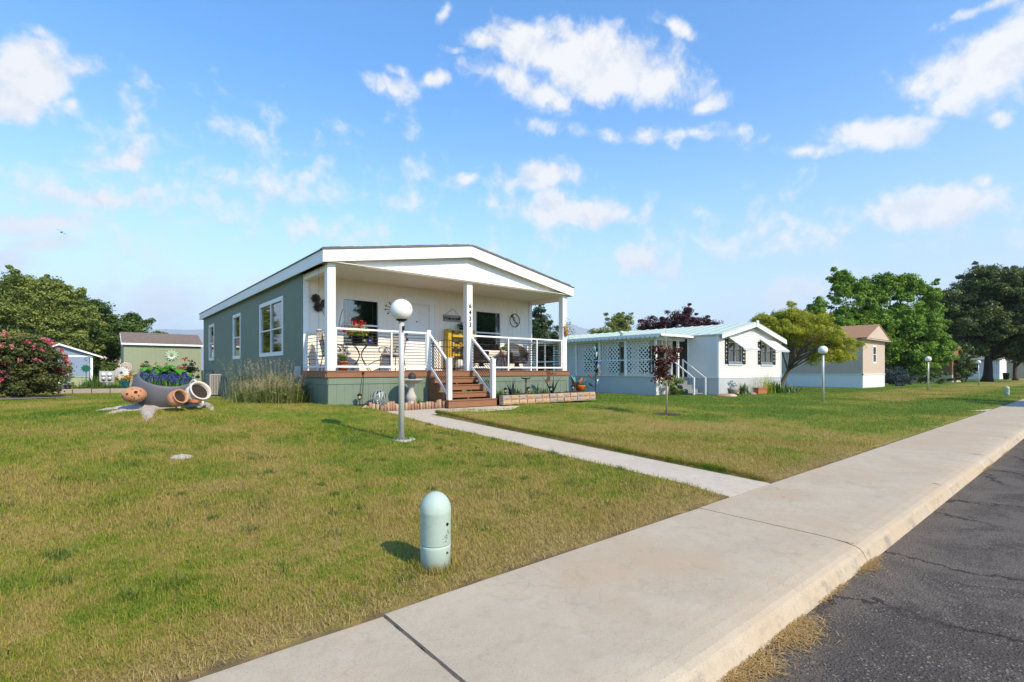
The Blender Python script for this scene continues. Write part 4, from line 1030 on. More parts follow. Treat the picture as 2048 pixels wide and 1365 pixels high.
mb = MB(); mb.ball(Rm2 @ Vector((-.02, 0, -.02)) - dv * .18 + Vector((0, 0, -.12)), .085, 16, sq=.6); mb.build('glaze_patch', TERRA2, t)
c = atD(379, 768, 10.1); t = thing('clay_jug', 'little cream jug standing behind the limewashed jar', 'jug', c)
mb = MB(); mb.lathe([(.045, -.12), (.07, -.06), (.072, .0), (.05, .05), (.06, .075), (.052, .075), (.04, .04)], 20); mb.build('jug', M('cream_glaze', (.62, .55, .45), .5, .1, 6), t)

# ------------------------------------------------------------------ air conditioner and things beside the side wall
AC = Vector((3.72, 21.6, float(g(3.72, 21.6))))
t = thing('air_conditioner', 'grey louvred outdoor air conditioner unit against the green side wall', 'air conditioner', AC)
mb = MB(); ACM = M('ac_grey', (.33, .31, .29), .5, .08, 4, .05)
for i in range(22):
    z = .06 + i * .032; mb.box(-.39, -.39, z, .39, .39, z + .017)
mb.build('louvres', ACM, t); mb = MB(); mb.box(-.36, -.36, .03, .36, .36, .75); mb.build('coil', DARKIN, t)
mb = MB(); mb.box(-.41, -.41, .77, .41, .41, .82)
for s1 in (-1, 1):
    for s2 in (-1, 1): mb.box(s1 * .40 - .02, s2 * .40 - .02, 0, s1 * .40 + .02, s2 * .40 + .02, .77)
for i in range(-4, 5): mb.box(i * .085 - .012, -.405, .05, i * .085 + .012, -.392, .77); mb.box(-.405, i * .085 - .012, .05, -.392, i * .085 + .012, .77)
mb.build('housing', ACM, t); mb = MB(); mb.box(-.46, -.46, -.05, .46, .46, .0); mb.build('pad', CONC, t)
# dark hose cart near the rear corner
c = onX(418, 771, 3.7); hz = float(g(c.x, c.y)); t = thing('hose_reel', 'dark wheeled hose cart by the rear corner of the green home', 'hose reel', (c.x, c.y, hz))
mb = MB(); 
for s_ in (-.22, .22):
    for i in range(24):
        a0, a1 = 2 * PI * i / 24, 2 * PI * (i + 1) / 24; mb.tube([(s_, .2 * math.cos(a0), .24 + .2 * math.sin(a0)), (s_, .2 * math.cos(a1), .24 + .2 * math.sin(a1))], .03, 6, cap=False)
mb.build('wheel', BLACK, t)
mb = MB(); mb.tube([(-.2, .1, .25), (-.2, .35, .95), (.2, .35, .95), (.2, .1, .25)], .022); mb.tube([(-.25, 0, .24), (.25, 0, .24)], .02); mb.obox((0, 0, .45), (.36, .3, .3)); mb.build('frame', M('dark_teal_plastic', (.02, .035, .045), .5, .1, 5), t)
mb = MB(); mb.lathe([(.10, -.15), (.12, -.1), (.12, .1), (.10, .15)], 16, (-.05, -.32, .3), Euler((0, R(80), .4)).to_matrix()); mb.build('drum', M('pale_grey_plastic', (.55, .54, .52), .5, .1, 5), t)

# ------------------------------------------------------------------ bed in front of the skirt, left of the steps
for i in range(25):
    x = 5.02 + i * .083 + rnd.uniform(-.012, .012); y = 11.13 + rnd.uniform(-.03, .03) + (.05 if i < 3 else 0); r = rnd.uniform(.034, .048); h = rnd.uniform(.17, .26)
    z0 = float(walkz(11)) - .03; lx, ly = rnd.uniform(-.012, .012), rnd.uniform(-.015, .01)
    LOGM = [M('log_red', (.34, .18, .11), .9, .25, 14, .15, bump=.4), M('log_tan', (.40, .28, .19), .9, .25, 14, .15, bump=.4), M('log_brown', (.28, .17, .11), .9, .25, 14, .15, bump=.4)]
    mb = MB(); mb.tube([(0, 0, 0), (lx * .5, ly * .5, h * .5), (lx, ly, h)], [r * 1.05, r * .95, r], 9)
    o = mb.build('edging_log', LOGM[rnd.randrange(3)], None); o.location = (x, y, z0)
    tag(o, 'short upright log, %s from the left end of the log edging' % ORD[i], 'log', 'upright logs edging the bed')
for i, (dx, lab) in enumerate([(-.06, 'split log leaning outward at the left end of the log edging'), (-.13, 'lowest split log slumped flat at the left end of the log edging')]):
    mb = MB(); mb.tube([(0, 0, 0), (.13 + .05 * i, .03, .16 - .05 * i)], [.05, .035], 8); o = mb.build('edging_log', LOGM[1], None); o.location = (5.0 + dx - .1 * i, 11.2, .36); tag(o, lab, 'log', 'upright logs edging the bed')
bb = onY(822, 806, 11.5); bz = .45
t = thing('bird_bath', 'pale stone bird bath on a baluster pedestal in front of the green skirt', 'bird bath', (bb.x, bb.y, bz))
mb = MB(); mb.lathe([(.155, -.04), (.16, .02), (.13, .045), (.10, .05), (.125, .09), (.142, .15), (.135, .20), (.10, .27), (.075, .32), (.066, .37), (.075, .44), (.10, .51), (.135, .545)], 32); mb.build('pedestal', CONC, t)
mb = MB(); mb.lathe([(.10, .53), (.20, .555), (.28, .59), (.312, .615), (.318, .635), (.305, .64), (.27, .622), (.15, .60), (1e-4, .595)], 40); mb.build('basin', CONC, t)
mb = MB(); mb.ball((0, 0, 0), .105, 24); o = mb.build('gazing_ball', M('black_ball', (.03, .03, .036), .6, .3, 20, .1, bump=.3), None); o.location = (bb.x + .03, bb.y, bz + .695); tag(o, 'black ball resting in the stone bird bath', 'garden ball')
# hoop sphere
c = onY(757, 793, 11.62); t = thing('hoop_sphere', 'openwork sphere of grey metal hoops beside the log edging', 'garden ornament', (c.x, c.y, .44))
HOOP = M('zinc_strap', (.36, .39, .38), .5, .2, 9, .1, metal=.4)
for i in range(8):
    Rm = Euler((rnd.uniform(0, PI), rnd.uniform(0, PI), rnd.uniform(0, PI))).to_matrix() if i > 4 else Euler((R(90), 0, i * PI / 5)).to_matrix()
    mb = MB(); n = 32; vs = []
    for j in range(n):
        a = 2 * PI * j / n
        for (rr, zz_) in ((.205, -.013), (.205, .013), (.198, .013), (.198, -.013)): vs.append(Rm @ Vector((rr * math.cos(a), rr * math.sin(a), zz_)) + Vector((0, 0, .19)))
    mb.add(vs, [(j * 4 + q, j * 4 + (q + 1) % 4, ((j + 1) % n) * 4 + (q + 1) % 4, ((j + 1) % n) * 4 + q) for j in range(n) for q in range(4)]); mb.build('hoop', HOOP, t)
# solar stake lights
def solar(label, loc):
    t = thing('solar_light', label, 'solar light', loc, 0, 'solar stake lights in the beds')
    mb = MB(); mb.lathe([(.062, .27), (.066, .275), (.05, .30), (.02, .325), (1e-4, .33)], 14); mb.build('lid', BLACK, t)
    mb = MB(); mb.lathe([(.036, .19), (.042, .2), (.046, .265)], 12); mb.build('lens', M('amber_lens', (.36, .32, .16), .3, .2, 10), t)
    mb = MB()
    for i in range(4): a = i * PI / 2 + .4; mb.tube([(.045 * math.cos(a), .045 * math.sin(a), .19), (.05 * math.cos(a), .05 * math.sin(a), .27)], .005, 5)
    mb.lathe([(.046, .175), (.048, .188), (.03, .19)], 12); mb.tube([(0, 0, -.05), (0, 0, .18)], .011, 6); mb.build('stake', BLACK, t)
    return t
c = onY(719, 811, 11.82); S0 = solar('solar stake light by the left corner of the green skirt', (c.x, c.y, .42))
for (px, py, Y, lab) in [(1011, 781, 11.15, 'solar stake light behind the blocks, nearest the steps'), (1057, 780, 11.35, 'solar stake light between the rusty bird feeder and the taller agave'), (1101, 778, 11.25, 'solar stake light in front of the right-hand metal agave'), (1145, 779, 11.75, 'solar stake light just left of the orange pot'), (1166, 779, 12.0, 'solar stake light on the right of the orange pot')]:
    c = onY(px, py, Y); dup(S0, (c.x, c.y, .57 - .08), rnd.uniform(0, 3), lab)
# loose pale stones
for i, (px, py, lab) in enumerate([(790, 806, 'flat tan stone on the mulch left of the bird bath'), (829, 805, 'white pebble against the bird bath foot')]):
    c = onY(px, py, 11.32); mb = MB(); mb.lathe([(.02, 0), (.075 - .03 * i, .015), (.06 - .02 * i, .05), (1e-4, .06)], 9, wob=.2); o = mb.build('stone', M('pale_stone', (.55, .45, .34), .9, .2, 8), None); o.location = (c.x, c.y, .43); tag(o, lab, 'stone')
# cable with knob hanging from the rim board
mb = MB(); a = onY(727, 746, 11.93); mb.ball(a, .03, 10); mb.tube([a, (a.x - .02, 11.9, .9), (a.x - .06, 11.85, .43)], .005, 5); mb.tube([a, (a.x - .04, 11.88, .9), (a.x - .12, 11.83, .43)], .005, 5)
o = mb.build('garden_stake', BRONZE, None, off=(a.x, 11.85, .43)); tag(o, 'thin dark twin-rod stake with round knob leaning on the deck edge', 'garden stake')

# ------------------------------------------------------------------ block-edged bed, right of the steps
BR = [M('block_tan', (.42, .27, .17), .9, .2, 9, .15, bump=.8, bscale=25), M('block_grey', (.34, .27, .23), .9, .2, 9, .15, bump=.8, bscale=25), M('block_buff', (.46, .31, .19), .9, .2, 9, .15, bump=.8, bscale=25)]
for c_ in range(2):
    for i in range(13):
        x = 8.66 + i * .3; w = .285; z0, z1 = (.36, .485) if c_ == 0 else (.488, .612)
        y = 10.66 + rnd.uniform(-.015, .015) + (.02 if c_ else 0) + (.03 if i > 10 else 0)
        mb = MB(); vs = []
        nu, nv = 5, 4
        for a in range(nu):
            for b_ in range(nv):
                e = (a in (0, nu - 1)) or (b_ in (0, nv - 1))
                vs.append((w * a / (nu - 1), (.02 if e else 0) + rnd.uniform(-.008, .008), (z1 - z0) * b_ / (nv - 1)))
        mb.add(vs, [(a * nv + b_, (a + 1) * nv + b_, (a + 1) * nv + b_ + 1, a * nv + b_ + 1) for a in range(nu - 1) for b_ in range(nv - 1)])
        mb.box(.004, .02, .001, w - .004, .2, z1 - z0 - .001)
        o = mb.build('edging_block', BR[(rnd.randrange(3) if c_ == 0 else [1, 0, 1, 0, 1, 0, 1, 2, 1, 2, 1, 0, 2][i])], None); o.location = (x, y, z0)
        tag(o, 'rough tan edging block, %s from the steps in the %s course' % (ORD[i], ['lower', 'upper'][c_]), 'edging block', 'blocks edging the right-hand bed')
AGM = M('agave_steel', (.022, .035, .030), .45, .25, 6, .1, metal=.2)
def agave(label, loc, blades):
    t = thing('metal_agave', label, 'garden ornament', loc, 0, 'dark metal agaves in the block-edged bed')
    for (az, ln, L, w) in blades:
        d = Vector((math.cos(az), math.sin(az), 0)); q = Vector((-d.y, d.x, 0)); mb = MB(); vs = []
        for i in range(7):
            f = i / 6; l2 = ln * (.55 + .45 * f); P = (d * math.sin(l2) + Vector((0, 0, math.cos(l2)))) * L * f + d * .03
            ww = w * (1 - f ** 1.6) * (.75 + .5 * math.sin(min(1, f * 1.6) * PI)) + .001; nn_ = (d * math.cos(l2) - Vector((0, 0, math.sin(l2))))
            vs += [P - q * ww + nn_ * .35 * ww, P + nn_ * -.1 * ww, P + q * ww + nn_ * .35 * ww]
        mb.add(vs, [(i * 3 + j, i * 3 + j + 1, i * 3 + 4 + j, i * 3 + 3 + j) for i in range(6) for j in range(2)], 0, True); mb.build('blade', AGM, t)
    return t
c = onY(1023, 790, 11.6); agave('smaller dark metal agave near the porch steps', (c.x, c.y, .56), [(2.9, .42, .55, .03), (.3, .35, .56, .03), (4.6, .12, .58, .035), (1.4, .2, .5, .03), (3.6, .75, .4, .025), (5.6, .5, .5, .03), (2.2, .25, .5, .03)])
c = onY(1104, 788, 11.6); agave('wider dark metal agave under the angel silhouette', (c.x, c.y, .56), [(3.1, .65, .75, .032), (.05, .68, .72, .032), (4.8, .05, .62, .04), (2.6, .40, .5, .03), (.6, .45, .62, .035), (3.8, .95, .5, .025), (5.6, .35, .55, .03)])
c = onY(1078, 787, 11.75); agave('single-blade metal agave sliver between the two bigger agaves', (c.x, c.y, .56), [(3.0, .12, .42, .028)])
c = onY(1052, 788, 11.45); t = thing('bird_feeder', 'rusty dish feeder with antler rim on a post', 'bird feeder', (c.x, c.y, .56))
mb = MB(); mb.tube([(0, 0, -.05), (0, 0, .48)], .022, 8); mb.lathe([(.13, 0), (.10, .04), (.03, .08)], 14); mb.build('post', RUST, t)
mb = MB(); mb.lathe([(.02, .475), (.11, .49), (.155, .515), (.15, .52), (.1, .5), (1e-4, .487)], 24)
mb.build('dish', RUST, t)
for s_ in (-1, 1):
    mb = MB(); mb.tube([(s_ * .13, 0, .51), (s_ * .18, 0, .55), (s_ * .19, 0, .59)], [.01, .008, .003], 6); mb.tube([(s_ * .15, 0, .525), (s_ * .13, 0, .58)], [.008, .003], 6); mb.build('antler', RUST, t)
c = onY(1100, 788, 11.42); t = thing('garden_angel', 'rusty flat angel silhouette blowing a horn on a rod', 'garden ornament', (c.x, c.y, .56))
mb = MB()
wing = [(-.05, .0), (.02, -.10), (-.03, -.20), (-.12, -.27), (-.21, -.26), (-.19, -.20), (-.13, -.10), (-.10, -.04), (-.16, .06), (-.24, .10), (-.16, .12), (-.20, .19), (-.10, .15), (-.02, .12), (.03, .05), (.06, .03), (.09, .06), (.12, .04), (.10, .0), (.06, -.02)]
mb.prism([(u, v + .62) for u, v in wing][::-1], lambda u, v, w: (u, w, v), -.004, .004)
mb.ball((.11, 0, .655), .03, 10); mb.tube([(.13, 0, .64), (.23, 0, .645), (.26, 0, .645)], [.008, .008, .026], 8); mb.build('figure', RUST, t)
mb = MB(); mb.tube([(0, 0, -.05), (0, .008, .58)], .008, 6); mb.build('rod', RUST, t)
# orange pot with turquoise metal leaves at the corner
c = onY(1160, 786, 12.05); t = thing('planter', 'orange pot of turquoise and rusty painted metal leaves at the porch corner', 'planter', (c.x, c.y, .57))
ORM = M('orange_glaze', (.55, .12, .02), .5, .15, 6, .06)
mb = MB(); mb.lathe([(.12, 0), (.17, .16), (.19, .2), (.18, .22), (.15, .2)], 24); mb.build('pot', ORM, t)
TQ = M('turquoise_paint', (.09, .33, .33), .45, .3, 5, .1, dirt=(.5, .45, .38), dirt_amt=.4, dirt_scale=6)
for i in range(16):
    az = rnd.uniform(0, 2 * PI); ln = rnd.uniform(.2, 1.1); L = rnd.uniform(.3, .55); d = Vector((math.cos(az), math.sin(az), 0)); q = Vector((-d.y, d.x, 0)); mb = MB(); vs = []
    for k_ in range(5):
        f = k_ / 4; l2 = ln * (.4 + .6 * f); P = (d * math.sin(l2) + Vector((0, 0, math.cos(l2)))) * L * f + Vector((-.15 * (i % 3), 0, .12)); ww = .06 * math.sin(PI * min(.98, f * .85 + .12)); vs += [P - q * ww, P + Vector((0, 0, -.012)), P + q * ww]
    mb.add(vs, [(k_ * 3 + j, k_ * 3 + j + 1, k_ * 3 + 4 + j, k_ * 3 + 3 + j) for k_ in range(4) for j in range(2)], 0, True); mb.build('leaf', TQ if i % 4 else ORM, t)
# step spotlight
c = onY(951, 765, 11.72); t = thing('spotlight', 'small black spotlight resting on the third step', 'spotlight', (c.x, 11.66, .921))
mb = MB(); mb.lathe([(.03, -.05), (.06, -.02), (.065, .04), (.055, .05)], 18, (0, 0, .075), tilt_to((-.2, -1, .3))); mb.obox((0, .02, .02), (.12, .06, .03)); mb.build('housing', BLACK, t)
mb = MB(); mb.lathe([(.034, 0), (.028, .006), (1e-4, .01)], 16, Vector((0, 0, .075)) + Vector((-.2, -1, .3)).normalized() * .05, tilt_to((-.2, -1, .3))); mb.build('lens', M('warm_lens', (.75, .66, .42), .3, .1, 10), t)
# ornamental iron scroll at the right of the step rail
c = onY(972, 765, 11.5); mb = MB()
mb.tube([(0.09 * math.cos(a) * (1 - a / 16), 0, .12 + .09 * math.sin(a) * (1 - a / 16)) for a in np.linspace(0, 9, 28)], .007, 6); mb.tube([(0, 0, -.25), (0, 0, .2)], .007, 6); mb.tube([(-.1, 0, .05), (.1, 0, .05)], .006, 6)
o = mb.build('iron_scroll', BLACK, None); o.location = (8.73, 11.55, .83); tag(o, 'black wrought iron scroll stake beside the right step rail', 'garden ornament')
# bottle tree
c = G(1191, 795); t = thing('bottle_tree', 'iron bottle tree with coloured glass bottles in a grass ring', 'bottle tree', c)
mb = MB(); mb.tube([(0, 0, -.05), (0, 0, .9), (-.05, 0, 1.75)], .012, 6)
BOT = [(-.16, 1.52, -1, .62, (.0, .25, .08)), (.03, 1.66, .3, 1.0, (.6, .75, .7)), (.13, 1.40, .9, .45, (.02, .07, .5)), (.16, 1.02, .9, .75, (.3, .25, .02)), (-.17, .84, -1, .7, (.45, .10, .03)), (-.15, .50, -1, .7, (.03, .035, .015)), (.09, .58, .4, 1, (.25, .45, .35)), (-.02, 1.86, 0, 1, (.25, .6, .5)), (.08, 1.24, .6, .8, (.5, .55, .6))]
for (x, z, dx, dz, col) in BOT: mb.tube([(-.03 if z > .9 else 0, 0, z - .22), (x * .6, 0, z - .05), (x, 0, z)], .006, 5)
mb.build('stem', BLACK, t)
for i, (x, z, dx, dz, col) in enumerate(BOT):
    b_ = MB(); b_.lathe([(.014, 0), (.014, .09), (.038, .15), (.04, .29), (.03, .30), (1e-4, .30)], 14, (x * .75, 0, z - .1), tilt_to((dx, .1, dz)))
    gm = M('bottle_glass_%d' % i, tuple(.55 * c_ for c_ in col), .08, .05, 4, .0, spec=.8); b_.build('bottle', gm, t)
mb = MB(); mb.lathe([(.22, -.03), (.22, .012), (.20, .015)], 16, sx=1.3); mb.build('base_ring', BLACK, t)
# ------------------------------------------------------------------ things on the porch
CUSH = M('beige_cushion', (.46, .42, .37), .9, .1, 6, .08, bump=.2)
IRON = M('dark_iron', (.05, .045, .042), .5, .2, 8, .05, metal=.4)
t = thing('bistro_table', 'round dark metal bistro table with curved legs below the left porch window', 'table', (5.56, 13.0, DECKZ))
mb = MB(); mb.lathe([(.40, .69), (.42, .695), (.42, .715), (.41, .722), (1e-4, .722)], 32); mb.build('tabletop', IRON, t)
for i in range(4):
    a = i * PI / 2 + .5; mb = MB(); mb.tube([(math.cos(a) * r, math.sin(a) * r, z) for r, z in ((.34, .0), (.22, .12), (.06, .33), (.03, .42), (.09, .55), (.24, .69))], .011, 6); mb.build('leg', IRON, t)
def patio_chair(label, loc, rz):
    t = thing('patio_chair', label, 'chair', loc, rz, 'cushioned metal chairs at the bistro table')
    mb = MB()
    mb.obox((0, 0, .45), (.48, .46, .09)); mb.build('seat_cushion', CUSH, t, bevel=.03)
    mb = MB(); mb.obox((-.24, 0, .74), (.09, .46, .52), (0, R(-12), 0)); mb.build('back_cushion', CUSH, t, bevel=.03)
    mb = MB(); mb.tube([(-.2, -.25, .40), (-.33, -.25, 1.0), (-.35, 0, 1.05), (-.33, .25, 1.0), (-.2, .25, .40)], .012, 6); mb.tube([(.24, -.25, .40), (.24, .25, .40), (-.2, .25, .40), (-.2, -.25, .40), (.24, -.25, .40)], .012, 6)
    for i in range(-2, 3): mb.tube([(-.21, i * .09, .42), (-.33, i * .09, 1.02)], .006, 5)
    mb.build('frame', IRON, t)
    for s_ in (-1, 1):
        mb = MB(); mb.tube([(-.26, s_ * .26, .66), (0, s_ * .28, .68), (.2, s_ * .28, .66), (.27, s_ * .27, .58), (.22, s_ * .26, .52)], .014, 6); mb.build('armrest', IRON, t)
        mb = MB(); mb.tube([(.2, s_ * .25, .41), (.24, s_ * .26, 0)], .012, 6); mb.build('leg', IRON, t)
        mb = MB(); mb.tube([(-.2, s_ * .25, .41), (-.28, s_ * .26, 0)], .012, 6); mb.build('leg', IRON, t)
    return t
C0 = patio_chair('beige cushioned metal chair left of the bistro table', (4.88, 13.2, DECKZ), -.15)
dup(C0, (6.55, 13.1, DECKZ), PI + .5, 'beige cushioned metal chair between the bistro table and the front door')
def potted(name, label, cat, loc, prof, potmat, n, rad, h0, h1, lsz, lmat, flowers=None, aspect=.5, seed=1):
    t = thing(name, label, cat, loc); r = np.random.default_rng(seed)
    mb = MB(); mb.lathe(prof, 24); mb.build('pot', potmat, t)
    if n:
        P = r.normal(size=(n, 3)); P = unit(P) * (r.uniform(0, 1, (n, 1)) ** .45) * np.array([rad, rad, (h1 - h0) / 2]) + np.array([0, 0, (h0 + h1) / 2])
        leaf_obj('foliage', P, np.full(n, lsz), lmat, r.uniform(0, 1, n), t, up=np.array([0, 0, 1.]), upw=.7, aspect=aspect, rng=r)
    if flowers:
        k, fm, fs, fr = flowers; heads = unit(r.normal(size=(k, 3))) * np.array([rad * fr, rad * fr, (h1 - h0) / 2 * fr]) + np.array([0, 0, (h0 + h1) / 2 + .06])
        P = (heads[:, None, :] + r.normal(0, fs * .9, (k, 26, 3))).reshape(-1, 3); leaf_obj('flowers', P, np.full(len(P), fs * 1.3), fm, r.uniform(0, 1, len(P)), t, rng=r, aspect=.9)
    return t
CHART = leafmat('chartreuse_leaf', (.12, .17, .01), (.42, .45, .03), .3); MIDG = leafmat('mid_green_leaf', (.03, .09, .015), (.12, .24, .04), .3)
potted('geranium_pot', 'dark pot of red geraniums over chartreuse leaves on the bistro table', 'flower pot', (5.44, 12.93, DECKZ + .722), [(.12, 0), (.16, .19), (.165, .2), (.14, .19)], BLACK, 420, .33, .17, .50, .065, CHART, (9, FLOWER_RED, .034, 1.1), .7, 4)
gm = M('green_glaze', (.08, .14, .04), .2, .2, 9); bm_ = M('cobalt_glaze', (.02, .03, .28), .15, .2, 9)
for (x, m_, l) in ((5.57, gm, 'small green glazed pot on the bistro table'), (5.72, bm_, 'small cobalt blue glazed pot on the bistro table')):
    t = thing('small_pot', l, 'pot', (x, 12.78, DECKZ + .722)); mb = MB(); mb.lathe([(.04, 0), (.065, .05), (.06, .09), (.045, .105), (.05, .115), (.04, .11)], 20); mb.build('pot', m_, t)
c = onY(686, 741, 12.35); t = thing('potted_spider_plant', 'spider plant in a ribbed terracotta pot behind the left railing', 'potted plant', (c.x, 12.35, DECKZ))
mb = MB(); mb.lathe([(.09, 0), (.11, .12), (.125, .2), (.135, .205), (.135, .235), (.12, .24), (.11, .2)], 20)
for i in range(14): a = 2 * PI * i / 14; mb.tube([(.092 * math.cos(a), .092 * math.sin(a), .0), (.126 * math.cos(a), .126 * math.sin(a), .2)], .011, 5)
mb.build('pot', TERRA2, t); n = 170; r = np.random.default_rng(8)
blade_obj('foliage', np.stack([r.normal(0, .03, n), r.normal(0, .03, n), np.full(n, .2)], 1), r.uniform(0, 2 * PI, n), np.abs(r.normal(.75, .4, n)), r.uniform(.16, .30, n), r.uniform(.014, .022, n), leafmat('spider_leaf', (.06, .16, .02), (.36, .46, .16), .3), r.uniform(0, 1, n), t, curl=.7)
# wall pieces
c = onY(633, 604, 13.79); t = thing('metal_flowers', 'three dark metal flowers on a stem at the left end of the porch wall', 'wall decoration', (c.x, 13.82, c.z - .9))
dmet = M('dark_bronze', (.045, .032, .024), .45, .3, 8, .1, metal=.6)
for (dx, dz) in ((-.03, .98), (.03, .75), (.22, .87)):
    mb = MB(); cc = Vector((dx, -.05, dz))
    for k_ in range(8):
        a = 2 * PI * k_ / 8; d = Vector((math.cos(a), 0, math.sin(a))); q = Vector((-d.z, 0, d.x)); vs = [cc + d * .015, cc + d * .075 + q * .045 + Vector((0, -.02, 0)), cc + d * .125 + q * .03 + Vector((0, -.03, 0)), cc + d * .125 - q * .03 + Vector((0, -.03, 0)), cc + d * .075 - q * .045 + Vector((0, -.02, 0))]
        mb.add(vs + [v + Vector((0, .004, 0)) for v in vs], [(0, 1, 2, 3, 4), (9, 8, 7, 6, 5)])
    mb.ball(cc + Vector((0, -.01, 0)), .03, 10); mb.build('bloom', dmet, t)
mb = MB(); mb.tube([(.23, -.02, .8), (.27, -.02, .4), (.28, -.02, -.35)], .008, 6); mb.tube([(.0, -.02, .95), (.18, -.02, .65), (.265, -.02, .45)], .006, 6); mb.build('stem', dmet, t)
c = onY(772, 617, 13.79); t = thing('wall_ornament', 'dark wire spray with round beads left of the front door', 'wall decoration', (c.x + .25, 13.82, c.z))
mb = MB()
for a in np.linspace(.2, 2 * PI + .2, 11)[:-1]: p_ = Vector((.27 * math.cos(a), -.02, .2 * math.sin(a))); mb.tube([(0, -.02, 0), p_], .006, 5); mb.ball(p_, .022, 8)
mb.build('spray', BLACK, t)
c0, c1 = onY(886.5, 642.5, 13.80), onY(922, 645, 13.80); w_ = c1.x - c0.x
t = thing('welcome_sign', 'grey board sign reading Welcome hanging from a cord by the door', 'sign', ((c0.x + c1.x) / 2, 13.815, c0.z))
mb = MB(); mb.box(-w_ / 2, -.025, 0, w_ / 2, 0, .215); mb.build('board', M('driftwood_board', (.36, .33, .30), .9, .2, 10, .15), t)
text_obj('lettering', 'Welcome', .16, BLACK, t, (-.06, -.028, .10), (R(90), 0, 0), .002, spacing=.9, bold=.003)
mb = MB(); cc = Vector((w_ / 2 - .09, -.028, .11))
for k_ in range(5): a = 2 * PI * k_ / 5 + .3; mb.lathe([(.024, 0), (.024, .003)], 8, cc + Vector((.03 * math.cos(a), 0, .03 * math.sin(a))), tilt_to((0, -1, 0)))
mb.build('flower_motif', BLACK, t)
mb = MB(); mb.tube([(-w_ / 2 + .06, -.012, .20), (0.03, -.012, .42), (w_ / 2 - .06, -.012, .20)], .006, 5); mb.build('cord', BRONZE, t)
c = onY(1029.6, 641.5, 13.80); t = thing('monogram', 'black iron ring with diagonal letters on the right of the porch wall', 'wall decoration', (c.x, 13.82, c.z))
mb = MB(); mb.tube([(.225 * math.cos(a), -.02, .235 * math.sin(a)) for a in np.linspace(0, 2 * PI, 41)], .012, 6, cap=False); mb.build('ring', BLACK, t)
for i, ch in enumerate('FELY'): text_obj('letter', ch, .17, BLACK, t, (-.10 + i * .067, -.02, .13 - i * .085), (R(90), 0, 0), .006, bold=.003)
mb = MB(); mb.tube([(-.17, -.02, .16), (-.12, -.02, .10)], .014, 6); mb.tube([(.10, -.02, -.17), (.16, -.02, -.17)], .014, 6); mb.build('flourish', BLACK, t)
# yellow shelf
YEL = M('yellow_paint', (.50, .33, .03), .6, .18, 6, .1, dirt=(.30, .17, .02), dirt_amt=.5, dirt_scale=5); t = thing('plant_shelf', 'mustard yellow pallet shelf holding pots against the porch wall', 'shelf', (9.2, 13.62, DECKZ))
mb = MB()
for x in (-.50, .42): mb.box(x, -.10, 0, x + .12, .14, 1.34)
mb.build('post', YEL, t); 
for z in (.12, .47, .78, 1.08): mb = MB(); mb.box(-.375, -.14, z, .415, .12, z + .035); mb.box(-.375, -.165, z, .415, -.142, z + .075); mb.build('shelf', YEL, t)
mb = MB(); mb.box(-.375, .08, 1.18, .415, .11, 1.32); mb.box(-.375, .10, .55, .415, .12, .68); mb.box(-.375, .10, .85, .415, .12, .98); mb.build('back_slat', YEL, t)
SUC = leafmat('blue_green_leaf', (.02, .06, .03), (.08, .17, .09), .25); r = np.random.default_rng(5)
TP = M('small_clay', (.50, .24, .12), .8, .2, 8); WP = M('white_glaze', (.6, .6, .56), .3, .1, 8)
lb = ['left end', 'middle', 'right end']
for si, z in enumerate((.505, .815, 1.115)):
    for k_ in range(3):
        x = 9.2 - .27 + k_ * .27
        potted('shelf_pot', '%s pot at the %s of the %s yellow shelf' % (['terracotta', 'white'][(si + k_) % 2], lb[k_], ['bottom', 'middle', 'top'][si]), 'potted plant', (x, 13.6, DECKZ + z), [(.035, 0), (.055, .085), (.058, .095), (.04, .09)], [TP, WP][(si + k_) % 2], 60, .075, .08, .20, .04, [SUC, MIDG, CHART][(si * 2 + k_) % 3], None, .6, 20 + si * 3 + k_)
potted('trailing_plant', 'bushy blue-green plant sitting on top of the yellow shelf', 'potted plant', (9.28, 13.62, DECKZ + 1.34), [(.05, 0), (.07, .06), (.05, .06)], BLACK, 240, .17, .0, .26, .05, SUC, None, .6, 40)
for (x, m_, l) in ((8.98, WP, 'white bag slumped on the deck below the yellow shelf'), (9.35, M('cream_sack', (.55, .46, .24), .9, .15, 6), 'cream coloured sack on the deck below the yellow shelf')):
    t = thing('sack', l, 'sack', (x, 13.28, DECKZ)); mb = MB(); mb.lathe([(.12, 0), (.15, .08), (.14, .25), (.10, .33), (.05, .36)], 14, wob=.1); mb.build('sack', m_, t)
# gate at the top of the steps
t = thing('garden_gate', 'black iron gate with curved top across the head of the porch steps', 'gate', (7.78, 12.16, DECKZ))
mb = MB(); n = 13
for i in range(n):
    x = -.55 + 1.1 * i / (n - 1); h = .72 + .16 * math.sin(PI * i / (n - 1)); mb.tube([(x, 0, .03), (x, 0, h)], .009, 6)
for z in (.06, .68): mb.tube([(-.58, 0, z), (.58, 0, z)], .012, 6)
mb.tube([(-.55 + 1.1 * i / 20, 0, .72 + .16 * math.sin(PI * i / 20)) for i in range(21)], .012, 6)
mb.tube([(-.5 - .06 * math.cos(a) * (1 - a / 14), 0, .80 + .06 * math.sin(a) * (1 - a / 14)) for a in np.linspace(0, 8, 20)], .009, 6); mb.build('bars', BLACK, t)
